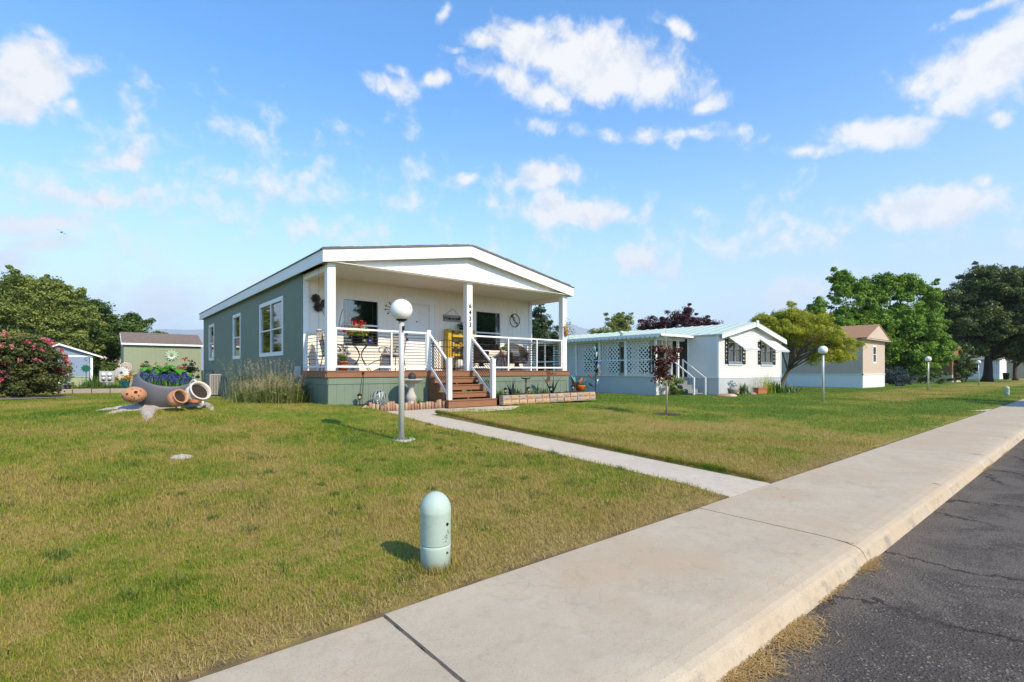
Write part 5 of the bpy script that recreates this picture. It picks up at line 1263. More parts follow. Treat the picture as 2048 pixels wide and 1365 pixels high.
# wicker chairs
WICK = M('brown_wicker', (.075, .058, .048), .7, .35, 30, .2, bump=1.0, bscale=90); WCU = M('charcoal_cushion', (.065, .07, .078), .9, .15, 6, .1)
def wicker(label, loc, rz):
    t = thing('wicker_chair', label, 'chair', loc, rz, 'brown wicker swivel chairs on the porch')
    mb = MB(); n = 26; vs = []
    for i in range(n + 1):
        a = R(-35) + R(250) * i / n; top = .60 + .34 * math.sin(max(0, min(1, (i / n - .1) / .8)) * PI) ** .7
        for (rr, z) in ((.36, .28), (.385, .45), (.42, top - .06), (.445, top - .02), (.43, top + .02), (.39, top), (.36, top - .06), (.335, .45), (.33, .28)):
            vs.append((-rr * math.sin(a + R(35) - R(35)) * 1.0 if False else rr * math.cos(a), rr * math.sin(a), z))
    mb.add(vs, [(i * 9 + q, (i + 1) * 9 + q, (i + 1) * 9 + (q + 1) % 9, i * 9 + (q + 1) % 9) for i in range(n) for q in range(9)], 0, True)
    mb.add([vs[i] for i in range(9)], [list(range(9))]); mb.add([vs[n * 9 + i] for i in range(9)], [list(range(9))[::-1]])
    mb.lathe([(.36, .24), (.37, .33), (.30, .335)], 28); mb.build('shell', WICK, t)
    mb = MB(); mb.lathe([(.31, .336), (.325, .36), (.32, .43), (.28, .455), (1e-4, .46)], 24); mb.build('seat_cushion', WCU, t)
    mb = MB(); mb.obox((0, .24, .66), (.5, .13, .40), (R(-14), 0, 0)); mb.build('back_cushion', WCU, t, bevel=.04)
    mb = MB(); mb.obox((0, .15, .60), (.34, .09, .24), (R(-18), 0, 0)); mb.box(-.16, .06, .575, .16, .085, .595); mb.build('pillow', M('grey_pillow', (.15, .155, .165), .9, .15, 6), t, bevel=.03)
    mb = MB(); mb.lathe([(.30, 0), (.29, .03), (.12, .12), (.07, .2), (.09, .24)], 24); mb.build('pedestal', WICK, t)
    return t
W0 = wicker('brown wicker swivel chair with grey pillow beside the right porch window', (11.15, 13.02, DECKZ), -.1)
dup(W0, (9.62, 13.0, DECKZ), .9, 'brown wicker swivel chair half hidden behind the right step rail')
t = thing('side_table', 'dark side table between the two wicker chairs', 'table', (10.42, 13.0, DECKZ)); mb = MB(); mb.lathe([(.26, .44), (.28, .45), (.28, .475), (1e-4, .48)], 24); mb.build('tabletop', WICK, t)
for i in range(3): a = i * 2 * PI / 3; mb = MB(); mb.tube([(.1 * math.cos(a), .1 * math.sin(a), .44), (.22 * math.cos(a), .22 * math.sin(a), 0)], .018, 6); mb.build('leg', WICK, t)
potted('potted_herb', 'bright green plant in a speckled cream pot on the side table', 'potted plant', (10.53, 12.95, DECKZ + .48), [(.06, 0), (.085, .1), (.09, .17), (.07, .16)], M('speckled_pot', (.42, .36, .28), .7, .3, 20), 60, .10, .17, .34, .085, leafmat('fresh_leaf', (.04, .16, .02), (.12, .36, .05), .3), None, .6, 60)
t = thing('figurine', 'small dark red figurine on the side table', 'figurine', (10.33, 12.88, DECKZ + .48)); mb = MB(); mb.lathe([(.05, 0), (.035, .05), (.05, .12), (.03, .17), (.045, .21), (.03, .26), (1e-4, .27)], 14); mb.build('body', M('oxblood', (.14, .035, .025), .4, .2, 9), t)
# feeder, railing hook, corner basket
c = atD(636, 680, 12.14); t = thing('hanging_lantern', 'cream pierced metal lantern hanging from the eave at the left porch corner', 'lantern', (4.22, c.y, c.z))
LM = M('cream_metal', (.50, .46, .40), .5, .1, 8); mb = MB()
for i in range(9):
    for s_ in (1, -1): mb.tube([(.055 * math.cos(2 * PI * i / 9 + s_ * f * 1.4), .055 * math.sin(2 * PI * i / 9 + s_ * f * 1.4), .03 + .2 * f) for f in np.linspace(0, 1, 6)], .006, 5)
mb.lathe([(.058, .0), (.06, .03), (.05, .03)], 16); mb.build('body', LM, t)
mb = MB(); mb.lathe([(.085, .225), (.06, .25), (.025, .262), (1e-4, .27)], 18); mb.build('lid', LM, t); mb = MB(); mb.tube([(0, 0, .26), (0, 0, CEIL - c.z - .0)], .003, 5); mb.build('wire', BRONZE, t)
c = onY(686, 654, 12.08); t = thing('rail_hook', 'black curved plant hook with iron scrolls clamped on the left railing', 'plant hook', (c.x - .05, 12.05, DECKZ + 1.05))
mb = MB(); mb.tube([(-.06, 0, -.08), (-.055, 0, .1), (0, 0, .36), (.03, 0, .44), (.06, 0, .46)], .008, 6)
for k_ in range(7): cx = .0 + k_ * .045; mb.tube([(cx + .03 * math.cos(a) * (1 - a / 20), -.02, .03 + (k_ % 2) * .06 + .035 * math.sin(a) * (1 - a / 20)) for a in np.linspace(0, 9, 16)], .004, 5)
mb.build('hook', BLACK, t)
c = onY(1131, 671, 11.94); t = thing('hanging_basket', 'orange wall basket of white flowers on the right porch post', 'flower basket', (12.47, 11.94, c.z))
mb = MB(); mb.lathe([(.02, -.02), (.075, .02), (.085, .17), (.08, .26), (.07, .27), (.065, .24)], 18, sy=.6, wob=.05); mb.build('basket', M('orange_wicker', (.50, .21, .03), .8, .3, 30, .2, bump=.8), t)
r = np.random.default_rng(9); P = r.normal(size=(170, 3)) * np.array([.12, .09, .15]) + np.array([.10, .0, .26]); P[:, 2] -= np.clip(P[:, 0] - .1, 0, 1) * .9
leaf_obj('foliage', P, np.full(170, .05), SUC, r.uniform(0, 1, 170), t, rng=r); P = P[:110] + r.normal(0, .03, (110, 3)); leaf_obj('flowers', P, np.full(110, .04), M('white_petal', (.75, .75, .72), .6, .05), None, t, rng=r, aspect=.9)

# ------------------------------------------------------------------ the white neighbour
NX0, NX1, NY0, NY1, NB = 23.0, 30.1, 12.0, 27.0, .02
nb = thing('manufactured_home', 'white lap-sided home with mint metal roof, lattice porch and window awnings', 'house', (26.55, NY0, .1))
LAP = M('white_lap_siding', (.68, .68, .66), .5, .05, 1.2, .04); SKG = M('grey_blue_skirting', (.50, .52, .54), .6, .06, 2, .05); MINT = M('mint_metal_roof', (.46, .56, .49), .45, .10, 2, .05)
nf = lambda u, z, w: (u, NY0 - w, z); nl = lambda u, z, w: (NX0 - w, u, z)
A1 = (23.95, 25.35, 1.72, 2.72); A2 = (27.52, 28.95, 1.72, 2.72); ND = (13.62, 14.45, .98, 2.95)
NMX = 26.55; ngz = lambda u: 3.80 - (3.80 - 3.06) * abs(u - NMX) / 3.55
mb = MB(); wall_h(mb, nf, NX0, NX1, .94, lambda u: ngz(u) - .02, [A1, A2], pitch=.125); mb.build('front_wall', LAP, nb, world=True)
mb = MB(); wall_h(mb, nl, NY0 + .001, NY1, .94, 3.05, [ND, (14.9, 16.6, 1.15, 2.68), (17.0, 18.7, 1.15, 2.68), (19.2, 20.6, 1.15, 2.68)], pitch=.125); mb.box(NX1 - .1, NY0 + .1, .94, NX1, NY1, 3.05); mb.box(NX0, NY1 - .1, .94, NX1, NY1, 3.05); mb.build('side_wall', LAP, nb, world=True)
mb = MB(); fbox(mb, nf, NX0 - .02, NX0 + .09, .94, 3.05, .0245, .034); fbox(mb, nl, NY0 - .02, NY0 + .08, .94, 3.05, .0245, .034); fbox(mb, nf, NX1 - .08, NX1 + .02, .94, 3.03, .0245, .034); mb.build('corner_trim', VINYL, nb, world=True)
mb = MB(); wall_v(mb, nf, NX0 + .03, NX1 - .03, -.1, .93, (), pitch=.10, gap=.02, d=.008, th=.03); wall_v(mb, lambda u, z, w: (NX0 + .03 - w, u, z), NY0 + .03, NY1, -.1, .93, (), pitch=.10, gap=.02, d=.008, th=.03); mb.build('skirting', SKG, nb, world=True)
for A in (A1, A2):
    w_ = window(nb, nf, *A, trim=.0, rail=None, cols=2, blinds=False, curtain='sides', fr=.04)
    mb = MB(); fbox(mb, nf, A[0] - .02, A[1] + .02, A[2] - .16, A[2] - .002, .0245, .055); mb.build('sill', SKG, w_, world=True)
    mb = MB()                    # awning: slatted sheet on side arms
    x0, x1 = A[0] - .12, A[1] + .22; p0, p1 = (NY0 - .03, 2.99), (NY0 - .82, 2.40)
    for i in range(9):
        f0, f1 = i / 9, (i + .86) / 9; y0_, z0_ = p0[0] + (p1[0] - p0[0]) * f0, p0[1] + (p1[1] - p0[1]) * f0; y1_, z1_ = p0[0] + (p1[0] - p0[0]) * f1, p0[1] + (p1[1] - p0[1]) * f1
        mb.add([(x0, y0_, z0_), (x1, y0_, z0_), (x1, y1_, z1_ + .012), (x0, y1_, z1_ + .012)], [(0, 1, 2, 3)]); mb.add([(x0, y1_, z1_ + .012), (x1, y1_, z1_ + .012), (x1, y1_ - .004, z1_ - .012), (x0, y1_ - .004, z1_ - .012)], [(0, 1, 2, 3)])
    for x in (x0 + .05, (x0 + x1) / 2, x1 - .05): mb.bar((x, p0[0], p0[1] - .03), (x, p1[0], p1[1] - .03), .025, .02); mb.bar((x, NY0 - .02, 2.3), (x, p1[0] + .1, p1[1] - .01), .015, .015)
    mb.box(x0, p1[0] - .02, p1[1] - .09, x1, p1[0], p1[1] - .012, 1); mb.build('awning', [M('awning_slat', (.58, .60, .60), .5, .08, 3, .05), SKG], nb, world=True)
    for (a, b_) in ((A[0] - .36, A[0] - .05), (A[1] + .05, A[1] + .36)):
        mb = MB(); z0, z1 = A[2] - .08, A[3] + .14
        fbox(mb, nf, a, a + .04, z0, z1, .0245, .05); fbox(mb, nf, b_ - .04, b_, z0, z1, .0245, .05); fbox(mb, nf, a, b_, z0, z0 + .04, .0245, .043); fbox(mb, nf, a, b_, z1 - .04, z1, .0245, .043)
        k_ = 6
        for i in range(k_):
            za, zb = z0 + (z1 - z0) * i / k_, z0 + (z1 - z0) * (i + 1) / k_; mb.bar(nf(a + .02, za, .036), nf(b_ - .02, zb, .036), .02, .03); mb.bar(nf(b_ - .02, za, .038), nf(a + .02, zb, .038), .02, .03)
        mb.build('shutter', BLACK, nb, world=True)
mb = MB()
mb.prism([(NX0 - .12, 3.02), (NMX, 3.80), (NX1 + .22, 3.02), (NX1 + .22, 3.06), (NMX, 3.845), (NX0 - .12, 3.06)], lambda u, v, w: (u, w, v), NY0 - .25, NY1 + .2)
for i in range(26):          # standing ribs
    y = NY0 - .2 + i * .6
    mb.bar((NX0 - .1, y, 3.075), (NMX, y, 3.86), .03, .03); mb.bar((NX1 + .2, y, 3.075), (NMX, y, 3.86), .03, .03)
mb.build('roof', MINT, nb, world=True)
mb = MB(); mb.prism([(NX0 - .1, 2.84), (NMX - .001, 3.60), (NMX - .001, 3.795), (NX0 - .1, 3.015)], lambda u, v, w: (u, w, v), NY0 - .25, NY0 - .225); mb.prism([(NMX + .001, 3.60), (NX1 + .22, 2.80), (NX1 + .22, 3.015), (NMX + .001, 3.795)], lambda u, v, w: (u, w, v), NY0 - .25, NY0 - .225)
mb.box(NMX - .12, NY0 - .30, 3.58, NMX + .12, NY0 - .252, 3.92); mb.box(NX1 + .19, NY0 - .224, 2.86, NX1 + .22, NY1, 3.015); mb.build('fascia', WHITE, nb, world=True)
mb = MB(); mb.lathe([(.09, 3.0), (.09, 3.5), (.15, 3.52), (.16, 3.6), (.05, 3.66)], 16, (24.0, 18.5, 0)); mb.build('vent', GALV, nb, world=True)
# its awning-roofed lattice porch
PX0, PYF, PYB = 20.5, 13.8, 24.0
mb = MB(); n = 40; vs = []
xs_ = [20.1, 21.5, 22.9]; zs_ = [3.00, 3.04, 3.09]
ny_ = 64
for j in range(ny_ + 1):
    y = 13.25 + (PYB - 13.25) * j / ny_
    for x, z in zip(xs_, zs_): vs.append((x, y, z + .022 * (1 if j % 2 else -1)))
mb.add(vs, [(j * 3 + q, j * 3 + q + 1, (j + 1) * 3 + q + 1, (j + 1) * 3 + q) for j in range(ny_) for q in range(2)]); mb.build('porch_roof', MINT, nb, world=True)
mb = MB()                       # scalloped edge
k_ = 40; pit = (PYB - 13.3) / k_
for j in range(k_):
    y = 13.3 + j * pit; vs = [(20.07, y, 3.035), (20.07, y + pit, 3.035)] + [(20.07, y + pit / 2 + pit / 2 * math.cos(a), 2.955 - .10 * math.sin(a)) for a in np.linspace(0, PI, 7)]
    mb.add(vs + [(v[0] + .012, v[1], v[2]) for v in vs], [list(range(9))[::-1], list(range(9, 18))])
mb.box(20.085, 13.22, 2.93, 22.95, 13.26, 3.03); mb.build('scalloped_edge', WHITE, nb, world=True)
mb = MB(); mb.box(PX0 - .02, PYF, 2.78, PX0 + .06, PYB, 2.92); mb.box(PX0, PYF - .04, 2.78, NX0 - .02, PYF + .04, 2.92)
for y in (13.8, 15.56, 17.24, 18.9, 20.6, 22.3): mb.box(PX0 - .05, y - .05, 1.05, PX0 + .05, y + .05, 2.78)
mb.box(22.35, PYF - .05, 1.0, 22.45, PYF + .05, 2.78); mb.box(PX0 - .03, PYF, 1.80, PX0 + .03, PYB, 1.86); mb.box(PX0 - .06, PYF, 1.02, PX0 + .06, PYB, 1.06); mb.build('porch_posts', WHITE, nb, world=True)
mb = MB(); wall_v(mb, lambda u, z, w: (PX0 - w, u, z), PYF, PYB, -.1, 1.018, (), pitch=.13, gap=.02, d=.008, th=.05); mb.build('porch_skirt', SKG, nb, world=True)  # shaded side of the porch base: shade put into a greyer colour
mb = MB(); wall_v(mb, lambda u, z, w: (u, PYF - w, z), PX0 + .001, 21.7, -.1, 1.018, (), pitch=.13, gap=.02, d=.008, th=.05); mb.box(PX0 + .06, PYF + .01, .93, NX0 - .02, PYB, .99); mb.build('porch_front', LAP, nb, world=True)  # sunlit face of the same base: sunlight put into the whiter colour
for (ya, yb) in ((14.9, 16.6), (17.0, 18.7), (19.2, 20.6)): window(nb, nl, ya, yb, 1.15, 2.68, trim=.06, rail=None, cols=2, blinds=False, trimmat=VINYL)  # windows added only to darken the porch: they stand in for deep shade
def lattice(y0, y1, z0, z1):
    mb = MB(); w = .05; x = PX0 - .012
    p = .215
    for s_ in (1, -1):
        c_ = -(z1 - z0) - 1 if s_ == 1 else 0
        k0 = int(((y1 - y0) + (z1 - z0)) / p) + 2
        for k_ in range(k0):
            o = k_ * p                                # line: (y-y0)*s + (z-z0) = const
            pts = []
            if s_ == 1:                               # y + z = o
                a0 = max(0, o - (z1 - z0)); a1 = min(y1 - y0, o)
                if a1 - a0 < .02: continue
                P, Q = (a0, o - a0), (a1, o - a1)
            else:                                     # z - y = o - L
                o2 = o - (y1 - y0); a0 = max(0, -o2); a1 = min(y1 - y0, (z1 - z0) - o2)
                if a1 - a0 < .02: continue
                P, Q = (a0, a0 + o2), (a1, a1 + o2)
            xx = x - (.004 if s_ == 1 else -.004)
            mb.bar((xx, y0 + P[0], z0 + P[1]), (xx, y0 + Q[0], z0 + Q[1]), .007 if False else .007, w)
    mb.build('lattice', WHITE, nb, world=True)
for (y0, y1) in ((14.15, 15.45), (15.95, 17.1), (17.5, 18.75), (19.0, 20.4)):
    for (z0, z1) in ((1.07, 1.80), (1.87, 2.77)): lattice(y0, y1, z0, z1)
mb = MB(); fbox(mb, nl, ND[0], ND[1], ND[2], ND[3] - .04, -.10, -.06); dr = mb.build('door', M('dark_screen_door', (.03, .03, .03), .4, .2, 5), nb, world=True)
mb = MB(); fbox(mb, nl, ND[0] - .07, ND[0], ND[2], ND[3] + .05, -.06, .03); fbox(mb, nl, ND[1], ND[1] + .07, ND[2], ND[3] + .05, -.06, .03); fbox(mb, nl, ND[0], ND[1], ND[3] - .04, ND[3] + .05, -.06, .03); mb.build('door_frame', VINYL, nb, world=True)
STG = M('grey_step', (.20, .21, .22), .7, .15, 5); mb = MB()
for i in range(4): z = .99 - (i + 1) * .19; y = 13.74 - (i + 1) * .28; mb.box(21.75, y, z - .05, 22.75, y + .30, z); mb.box(21.8, y + .26, z - .05, 22.7, y + .28, z + .14)
mb.build('steps', STG, nb, world=True)
mb = MB()
for x in (21.72, 22.76):
    mb.bar((x, 13.74, 1.86), (x, 12.55, .96), .05, .05); mb.box(x - .03, 12.5, .05, x + .03, 12.56, .99); mb.box(x - .03, 13.7, .95, x + .03, 13.76, 1.88)
mb.build('handrail', WHITE, nb, world=True)
# ------------------------------------------------------------------ tan home beyond
TX0, TX1, TY0, TY1 = 43.1, 48.7, 11.5, 30.0
tn = thing('manufactured_home', 'tan sided home with white skirting and brown shingle roof', 'house', (45.9, TY0, .1))
TAN = M('tan_siding', (.56, .45, .36), .6, .06, 1.2, .04); tf = lambda u, z, w: (u, TY0 - w, z); tl = lambda u, z, w: (TX0 - w, u, z); TW = (45.55, 46.35, 1.95, 3.15)
mb = MB(); wall_v(mb, tf, TX0, TX1, 1.05, 3.66, [TW], pitch=.25, gap=.02); wall_v(mb, tl, TY0, TY1, 1.05, 3.66, (), pitch=.25, gap=.02); mb.box(TX1 - .1, TY0 + .1, 1.05, TX1, TY1, 3.66); mb.build('walls', TAN, tn, world=True)
mb = MB(); wall_v(mb, tf, TX0 + .01, TX1 - .01, -.1, 1.0, (), pitch=.2, gap=.02, th=.05); wall_v(mb, lambda u, z, w: (TX0 + .01 - w, u, z), TY0 + .01, TY1, -.1, 1.0, (), pitch=.2, gap=.02, th=.05); fbox(mb, tf, TX0 - .05, TX1, 1.0, 1.06, -.05, .05); fbox(mb, tl, TY0 - .05, TY1, 1.0, 1.06, -.05, .05); mb.build('skirting', VINYL, tn, world=True)
window(tn, tf, *TW, trim=.08, rail=.5, blinds=True, trimmat=VINYL)
mb = MB(); TM = 45.9; mb.prism([(TX0 - .3, 3.66), (TM, 4.78), (TX1 + .3, 3.66), (TX1 + .3, 3.72), (TM, 4.85), (TX0 - .3, 3.72)], lambda u, v, w: (u, w, v), TY0 - .35, TY1 + .2); mb.build('roof', SHINGLEB, tn, world=True)
mb = MB(); wall_v(mb, lambda u, z, w: (u, TY0 - .30 - w, z), TX0 - .2, TX1 + .2, 3.70, lambda u: 4.76 - 1.10 * abs(u - TM) / 3.1, (), pitch=.3, gap=.02, th=.05); mb.box(TX0 - .28, TY0 - .33, 3.6, TX1 + .28, TY0 - .02, 3.66); mb.build('gable', TAN, tn, world=True)
mb = MB(); mb.lathe([(.1, 4.2), (.1, 4.75), (.2, 4.76), (.2, 4.85)], 12, (44.6, 16, 0)); mb.build('vent', GALV, tn, world=True)
# ------------------------------------------------------------------ far homes on the right
def simple_home(label, x0, x1, y0, y1, wall_m, skirt_m, roof_m, h=2.9, wins=()):
    t = thing('manufactured_home', label, 'house', ((x0 + x1) / 2, y0, 0)); f = lambda u, z, w: (u, y0 - w, z); l = lambda u, z, w: (x0 - w, u, z)
    mb = MB(); wall_v(mb, f, x0, x1, .85, h, [w for s_, w in wins if s_ == 'f'], pitch=.3, gap=.02); wall_v(mb, l, y0, y1, .85, h, [w for s_, w in wins if s_ == 'l'], pitch=.3, gap=.02); mb.build('walls', wall_m, t, world=True)
    mb = MB(); wall_v(mb, f, x0 + .01, x1 - .01, -.2, .848, (), pitch=.25, gap=.02); wall_v(mb, lambda u, z, w: (x0 + .01 - w, u, z), y0 + .01, y1, -.2, .848, (), pitch=.25, gap=.02); mb.build('skirting', skirt_m, t, world=True)
    xm = (x0 + x1) / 2; mb = MB(); mb.prism([(x0 - .3, h), (xm, h + 1.0), (x1 + .3, h), (x1 + .3, h + .1), (xm, h + 1.12), (x0 - .3, h + .1)], lambda u, v, w: (u, w, v), y0 - .3, y1 + .3); mb.build('roof', roof_m, t, world=True)
    mb = MB(); wall_v(mb, lambda u, z, w: (u, y0 - w, z), x0, x1, h - .001, lambda u: h + 1.0 - abs(u - xm) / ((x1 - x0) / 2 + .3), (), pitch=.3, gap=.02, th=.05); mb.build('gable', wall_m, t, world=True)
    for s_, w in wins: window(t, f if s_ == 'f' else l, *w, trim=.08, rail=.5, blinds=False, trimmat=VINYL)
    return t
BRN = M('brown_siding', (.24, .13, .085), .7, .08, 1); CRM = M('cream_skirting', (.55, .49, .42), .7, .06, 1); WSD = M('white_siding', (.70, .70, .70), .6, .05, 1); BGE = M('beige_siding', (.52, .40, .27), .7, .06, 1)
simple_home('distant brown home with cream skirting half hidden by the maple', 72.4, 77.7, 11.0, 22, BRN, CRM, SHINGLEB)
simple_home('distant white home with dark window behind the big dark tree', 104, 112, 10.4, 22, WSD, VINYL, SHINGLE, wins=[('l', (12.5, 14.5, 1.2, 2.5))])
simple_home('farthest beige home at the right edge beyond the white one', 128, 138, 8.0, 20, BGE, BGE, SHINGLE)
c = atD(2012, 757, 73); t = thing('trash_bin', 'dark bin standing before the distant white home', 'bin', (c.x, c.y, .02)); mb = MB(); mb.lathe([(.3, 0), (.36, .9), (.38, .92), (.38, .98)], 4); mb.build('bin', BLACK, t)
# ------------------------------------------------------------------ sheds at the back left
sy0, sy1, sx0, sx1 = 34.0, 37.2, 1.29, 4.86
t = thing('garden_shed', 'sage green shed with grey-brown shingle roof and white eave trim', 'shed', ((sx0 + sx1) / 2, sy0, .25)); f = lambda u, z, w: (u, sy0 - w, z)
mb = MB(); wall_v(mb, f, sx0, sx1, .1, 2.78, (), pitch=.2, gap=.012); rz_ = 3.42; ym = (sy0 + sy1) / 2
for x, sg in ((sx0, -1), (sx1, 1)): mb.prism([(sy0 + .001, .1), (sy1, .1), (sy1, 2.78), (ym, rz_ - .06), (sy0 + .001, 2.78)], lambda u, v, w, x=x: (x + w, u, v), -.04 if sg > 0 else 0, 0 if sg > 0 else .04)
mb.box(sx0, sy1 - .05, .1, sx1, sy1, 2.78); mb.build('walls', SAGE2, t, world=True)
mb = MB(); mb.prism([(sy0 - .12, 2.78), (ym, rz_), (sy1 + .12, 2.78), (sy1 + .12, 2.83), (ym, rz_ + .06), (sy0 - .12, 2.83)], lambda u, v, w: (w, u, v), sx0 - .08, sx1 + .08)
rows = 9
for i in range(rows):
    f0 = i / rows; y = sy0 - .13 + (ym - sy0 + .13) * f0; z = 2.83 + (rz_ + .06 - 2.83) * f0; x = sx0 - .08
    while x < sx1 + .07: wd = rnd.uniform(.12, .3); x2 = min(x + wd, sx1 + .08); hh = rnd.uniform(.01, .03); mb.box(x, y, z - .02, x2 - .008, y + .12, z + hh); x = x2
mb.build('roof', M('grey_brown_shingle', (.19, .15, .13), .95, .35, 7, .2, bump=.5), t, world=True)
mb = MB(); mb.box(sx0 - .09, sy0 - .16, 2.70, sx1 + .09, sy0 - .125, 2.80)
mb.prism([(sy0 - .12, 2.70), (ym, rz_ - .08), (ym, rz_), (sy0 - .12, 2.78)], lambda u, v, w: (w, u, v), sx0 - .11, sx0 - .082); mb.build('trim', VINYL, t, world=True)
c = onY(343, 711, sy0 - .02); t2 = thing('metal_daisy', 'pale green metal daisy mounted on the green shed wall', 'wall decoration', (c.x, sy0 - .015, c.z))
mb = MB()
for ring, (L, off) in enumerate(((.36, 0), (.27, .2))):
    for i in range(12): a = 2 * PI * i / 12 + off; d = Vector((math.cos(a), 0, math.sin(a))); q = Vector((-d.z, 0, d.x)); yy = Vector((0, -.03 - .04 * ring, 0)); mb.add([yy + d * .06, yy + d * L * .6 + q * .05 + yy * .5, yy + d * L + yy, yy + d * L * .6 - q * .05 + yy * .5], [(0, 1, 2, 3)])
mb.build('petals', M('pale_green_metal', (.42, .58, .42), .5, .1, 5), t2); mb = MB(); mb.ball((0, -.09, 0), .06, 12); mb.build('centre', M('copper_metal', (.5, .22, .1), .5, .1, 5), t2)
bx0, bx1, by0 = -3.9, 0.02, 52.0; f = lambda u, z, w: (u, by0 - w, z); bm2 = (bx0 + bx1) / 2; gz = lambda u: 3.36 - .80 * abs(u - bm2) / 1.96
BLU = M('blue_grey_siding', (.20, .26, .37), .6, .06, 1, .04); t = thing('garage_shed', 'blue-grey gable-fronted shed with white trim beyond the lane', 'shed', (bm2, by0, .3))
mb = MB(); wall_v(mb, f, bx0, bx1, .3, lambda u: gz(u) - .06, (), pitch=.2, gap=.012); mb.box(bx0, by0 + .1, .3, bx0 + .1, by0 + 8, 2.5); mb.box(bx1 - .1, by0 + .1, .3, bx1, by0 + 8, 2.5); mb.build('walls', BLU, t, world=True)
mb = MB(); fbox(mb, f, bx0, bx1, 2.38, 2.50, .0105, .03); fbox(mb, f, bx1 - .13, bx1 + .02, .3, 2.37, .0105, .03); fbox(mb, f, bx0, bx1 - .14, .28, .44, .0105, .03)
mb.prism([(bx0 - .5, 2.20), (bm2 - .001, 3.27), (bm2 - .001, 3.40), (bx0 - .5, 2.33)], lambda u, v, w: (u, w, v), by0 - .3, by0 - .26); mb.prism([(bm2 + .001, 3.27), (bx1 + .6, 2.33), (bx1 + .6, 2.44), (bm2 + .001, 3.40)], lambda u, v, w: (u, w, v), by0 - .3, by0 - .26); mb.build('trim', VINYL, t, world=True)
mb = MB(); mb.prism([(bx0 - .5, 2.30), (bm2, 3.37), (bx1 + .6, 2.41), (bx1 + .6, 2.47), (bm2, 3.44), (bx0 - .5, 2.36)], lambda u, v, w: (u, w, v), by0 - .255, by0 + 8.2); mb.build('roof', SHINGLE, t, world=True)
mb = MB(); fbox(mb, f, -2.4, -1.1, .46, 1.95, .0105, .03); mb.build('door', BLU, t, world=True)
c = atD(228, 728, 62); t = simple_home('far tan home seen between the blue shed and the green shed', c.x - 2.5, c.x + 5, c.y, c.y + 8, TAN, TAN, SHINGLEB, 3.2, wins=[('f', (c.x + .8, c.x + 1.9, 1.0, 2.4))])
# ------------------------------------------------------------------ back garden bed
GZ = float(g(0, 28))
BLK = M('bed_block', (.34, .29, .25), .9, .2, 5, .15, bump=.6)
for i in range(4):
    mb = MB(); w = .62; mb.box(0, 0, -.05, w - .02, .16, .19 + rnd.uniform(-.01, .01)); o = mb.build('edging_block', BLK, None, bevel=.01); o.location = (-1.25 + i * w, 28.0 + .03 * i, float(g(-1.25 + i * w, 28))); tag(o, 'long grey kerb block, %s from the left along the back garden bed' % ORD[i], 'edging block', 'kerb blocks of the back garden bed')
bed = MB(); vs = []; 
for j in range(6):
    for i in range(12): x = -1.25 + 5.3 * i / 11; y = 28.15 + 5.7 * j / 5; vs.append((x, y, float(g(x, y)) + .13 + rnd.uniform(-.02, .02)))
bed.add(vs, [(j * 12 + i, j * 12 + i + 1, (j + 1) * 12 + i + 1, (j + 1) * 12 + i) for j in range(5) for i in range(11)]); tag(bed.build('soil', M('garden_soil', (.16, .115, .08), .95, .4, 6, .3, bump=1, bscale=20)), 'brown soil of the back garden bed', kind='structure')
def gp_(px, py, Y): c = onY(px, py, Y); return Vector((c.x, Y, GZ + .12))
c = onY(214, 761, 29.5); t = thing('meter_cabinet', 'grey meter panel with two round utility meters in the back bed', 'meter panel', (c.x, 29.5, GZ)); zc = onY(214, 752, 29.5).z - GZ
GRY = M('panel_grey', (.36, .38, .41), .5, .06, 4); mb = MB(); mb.box(-.27, 0, zc - .30, .27, .12, zc + .22); mb.box(-.04, .02, -.1, .04, .1, zc - .30); mb.build('panel', GRY, t)
for x in (-.12, .1):
    for z in (.09, -.09): mb = MB(); mb.lathe([(.085, 0), (.085, .04), (.07, .09), (1e-4, .10)], 16, (x, -.001, zc + z - .03), tilt_to((0, -1, 0))); mb.build('meter', [GALV, VINYL][z > 0], t)
c = gp_(249, 765, 29.2); t = thing('flower_pot', 'teal square pot of orange marigolds in the back bed', 'flower pot', c)
mb = MB(); mb.lathe([(.19, 0), (.25, .32), (.27, .33), (.27, .37), (.2, .36)], 4, Rm=Euler((0, 0, .6)).to_matrix(), smooth=False); mb.build('pot', M('teal_glaze', (.01, .10, .14), .3, .1, 5), t)
r = np.random.default_rng(12); P = r.normal(size=(200, 3)) * np.array([.2, .2, .08]) + np.array([0, 0, .45]); leaf_obj('foliage', P, np.full(200, .07), MIDG, r.uniform(0, 1, 200), t, rng=r); P = P[:110] + np.array([0, 0, .08]); leaf_obj('flowers', P, np.full(110, .06), leafmat('marigold', (.55, .09, .01), (.8, .40, .03), .2), r.uniform(0, 1, 110), t, rng=r, aspect=.9)
WM = M('white_metal', (.55, .56, .56), .4, .05, 3)
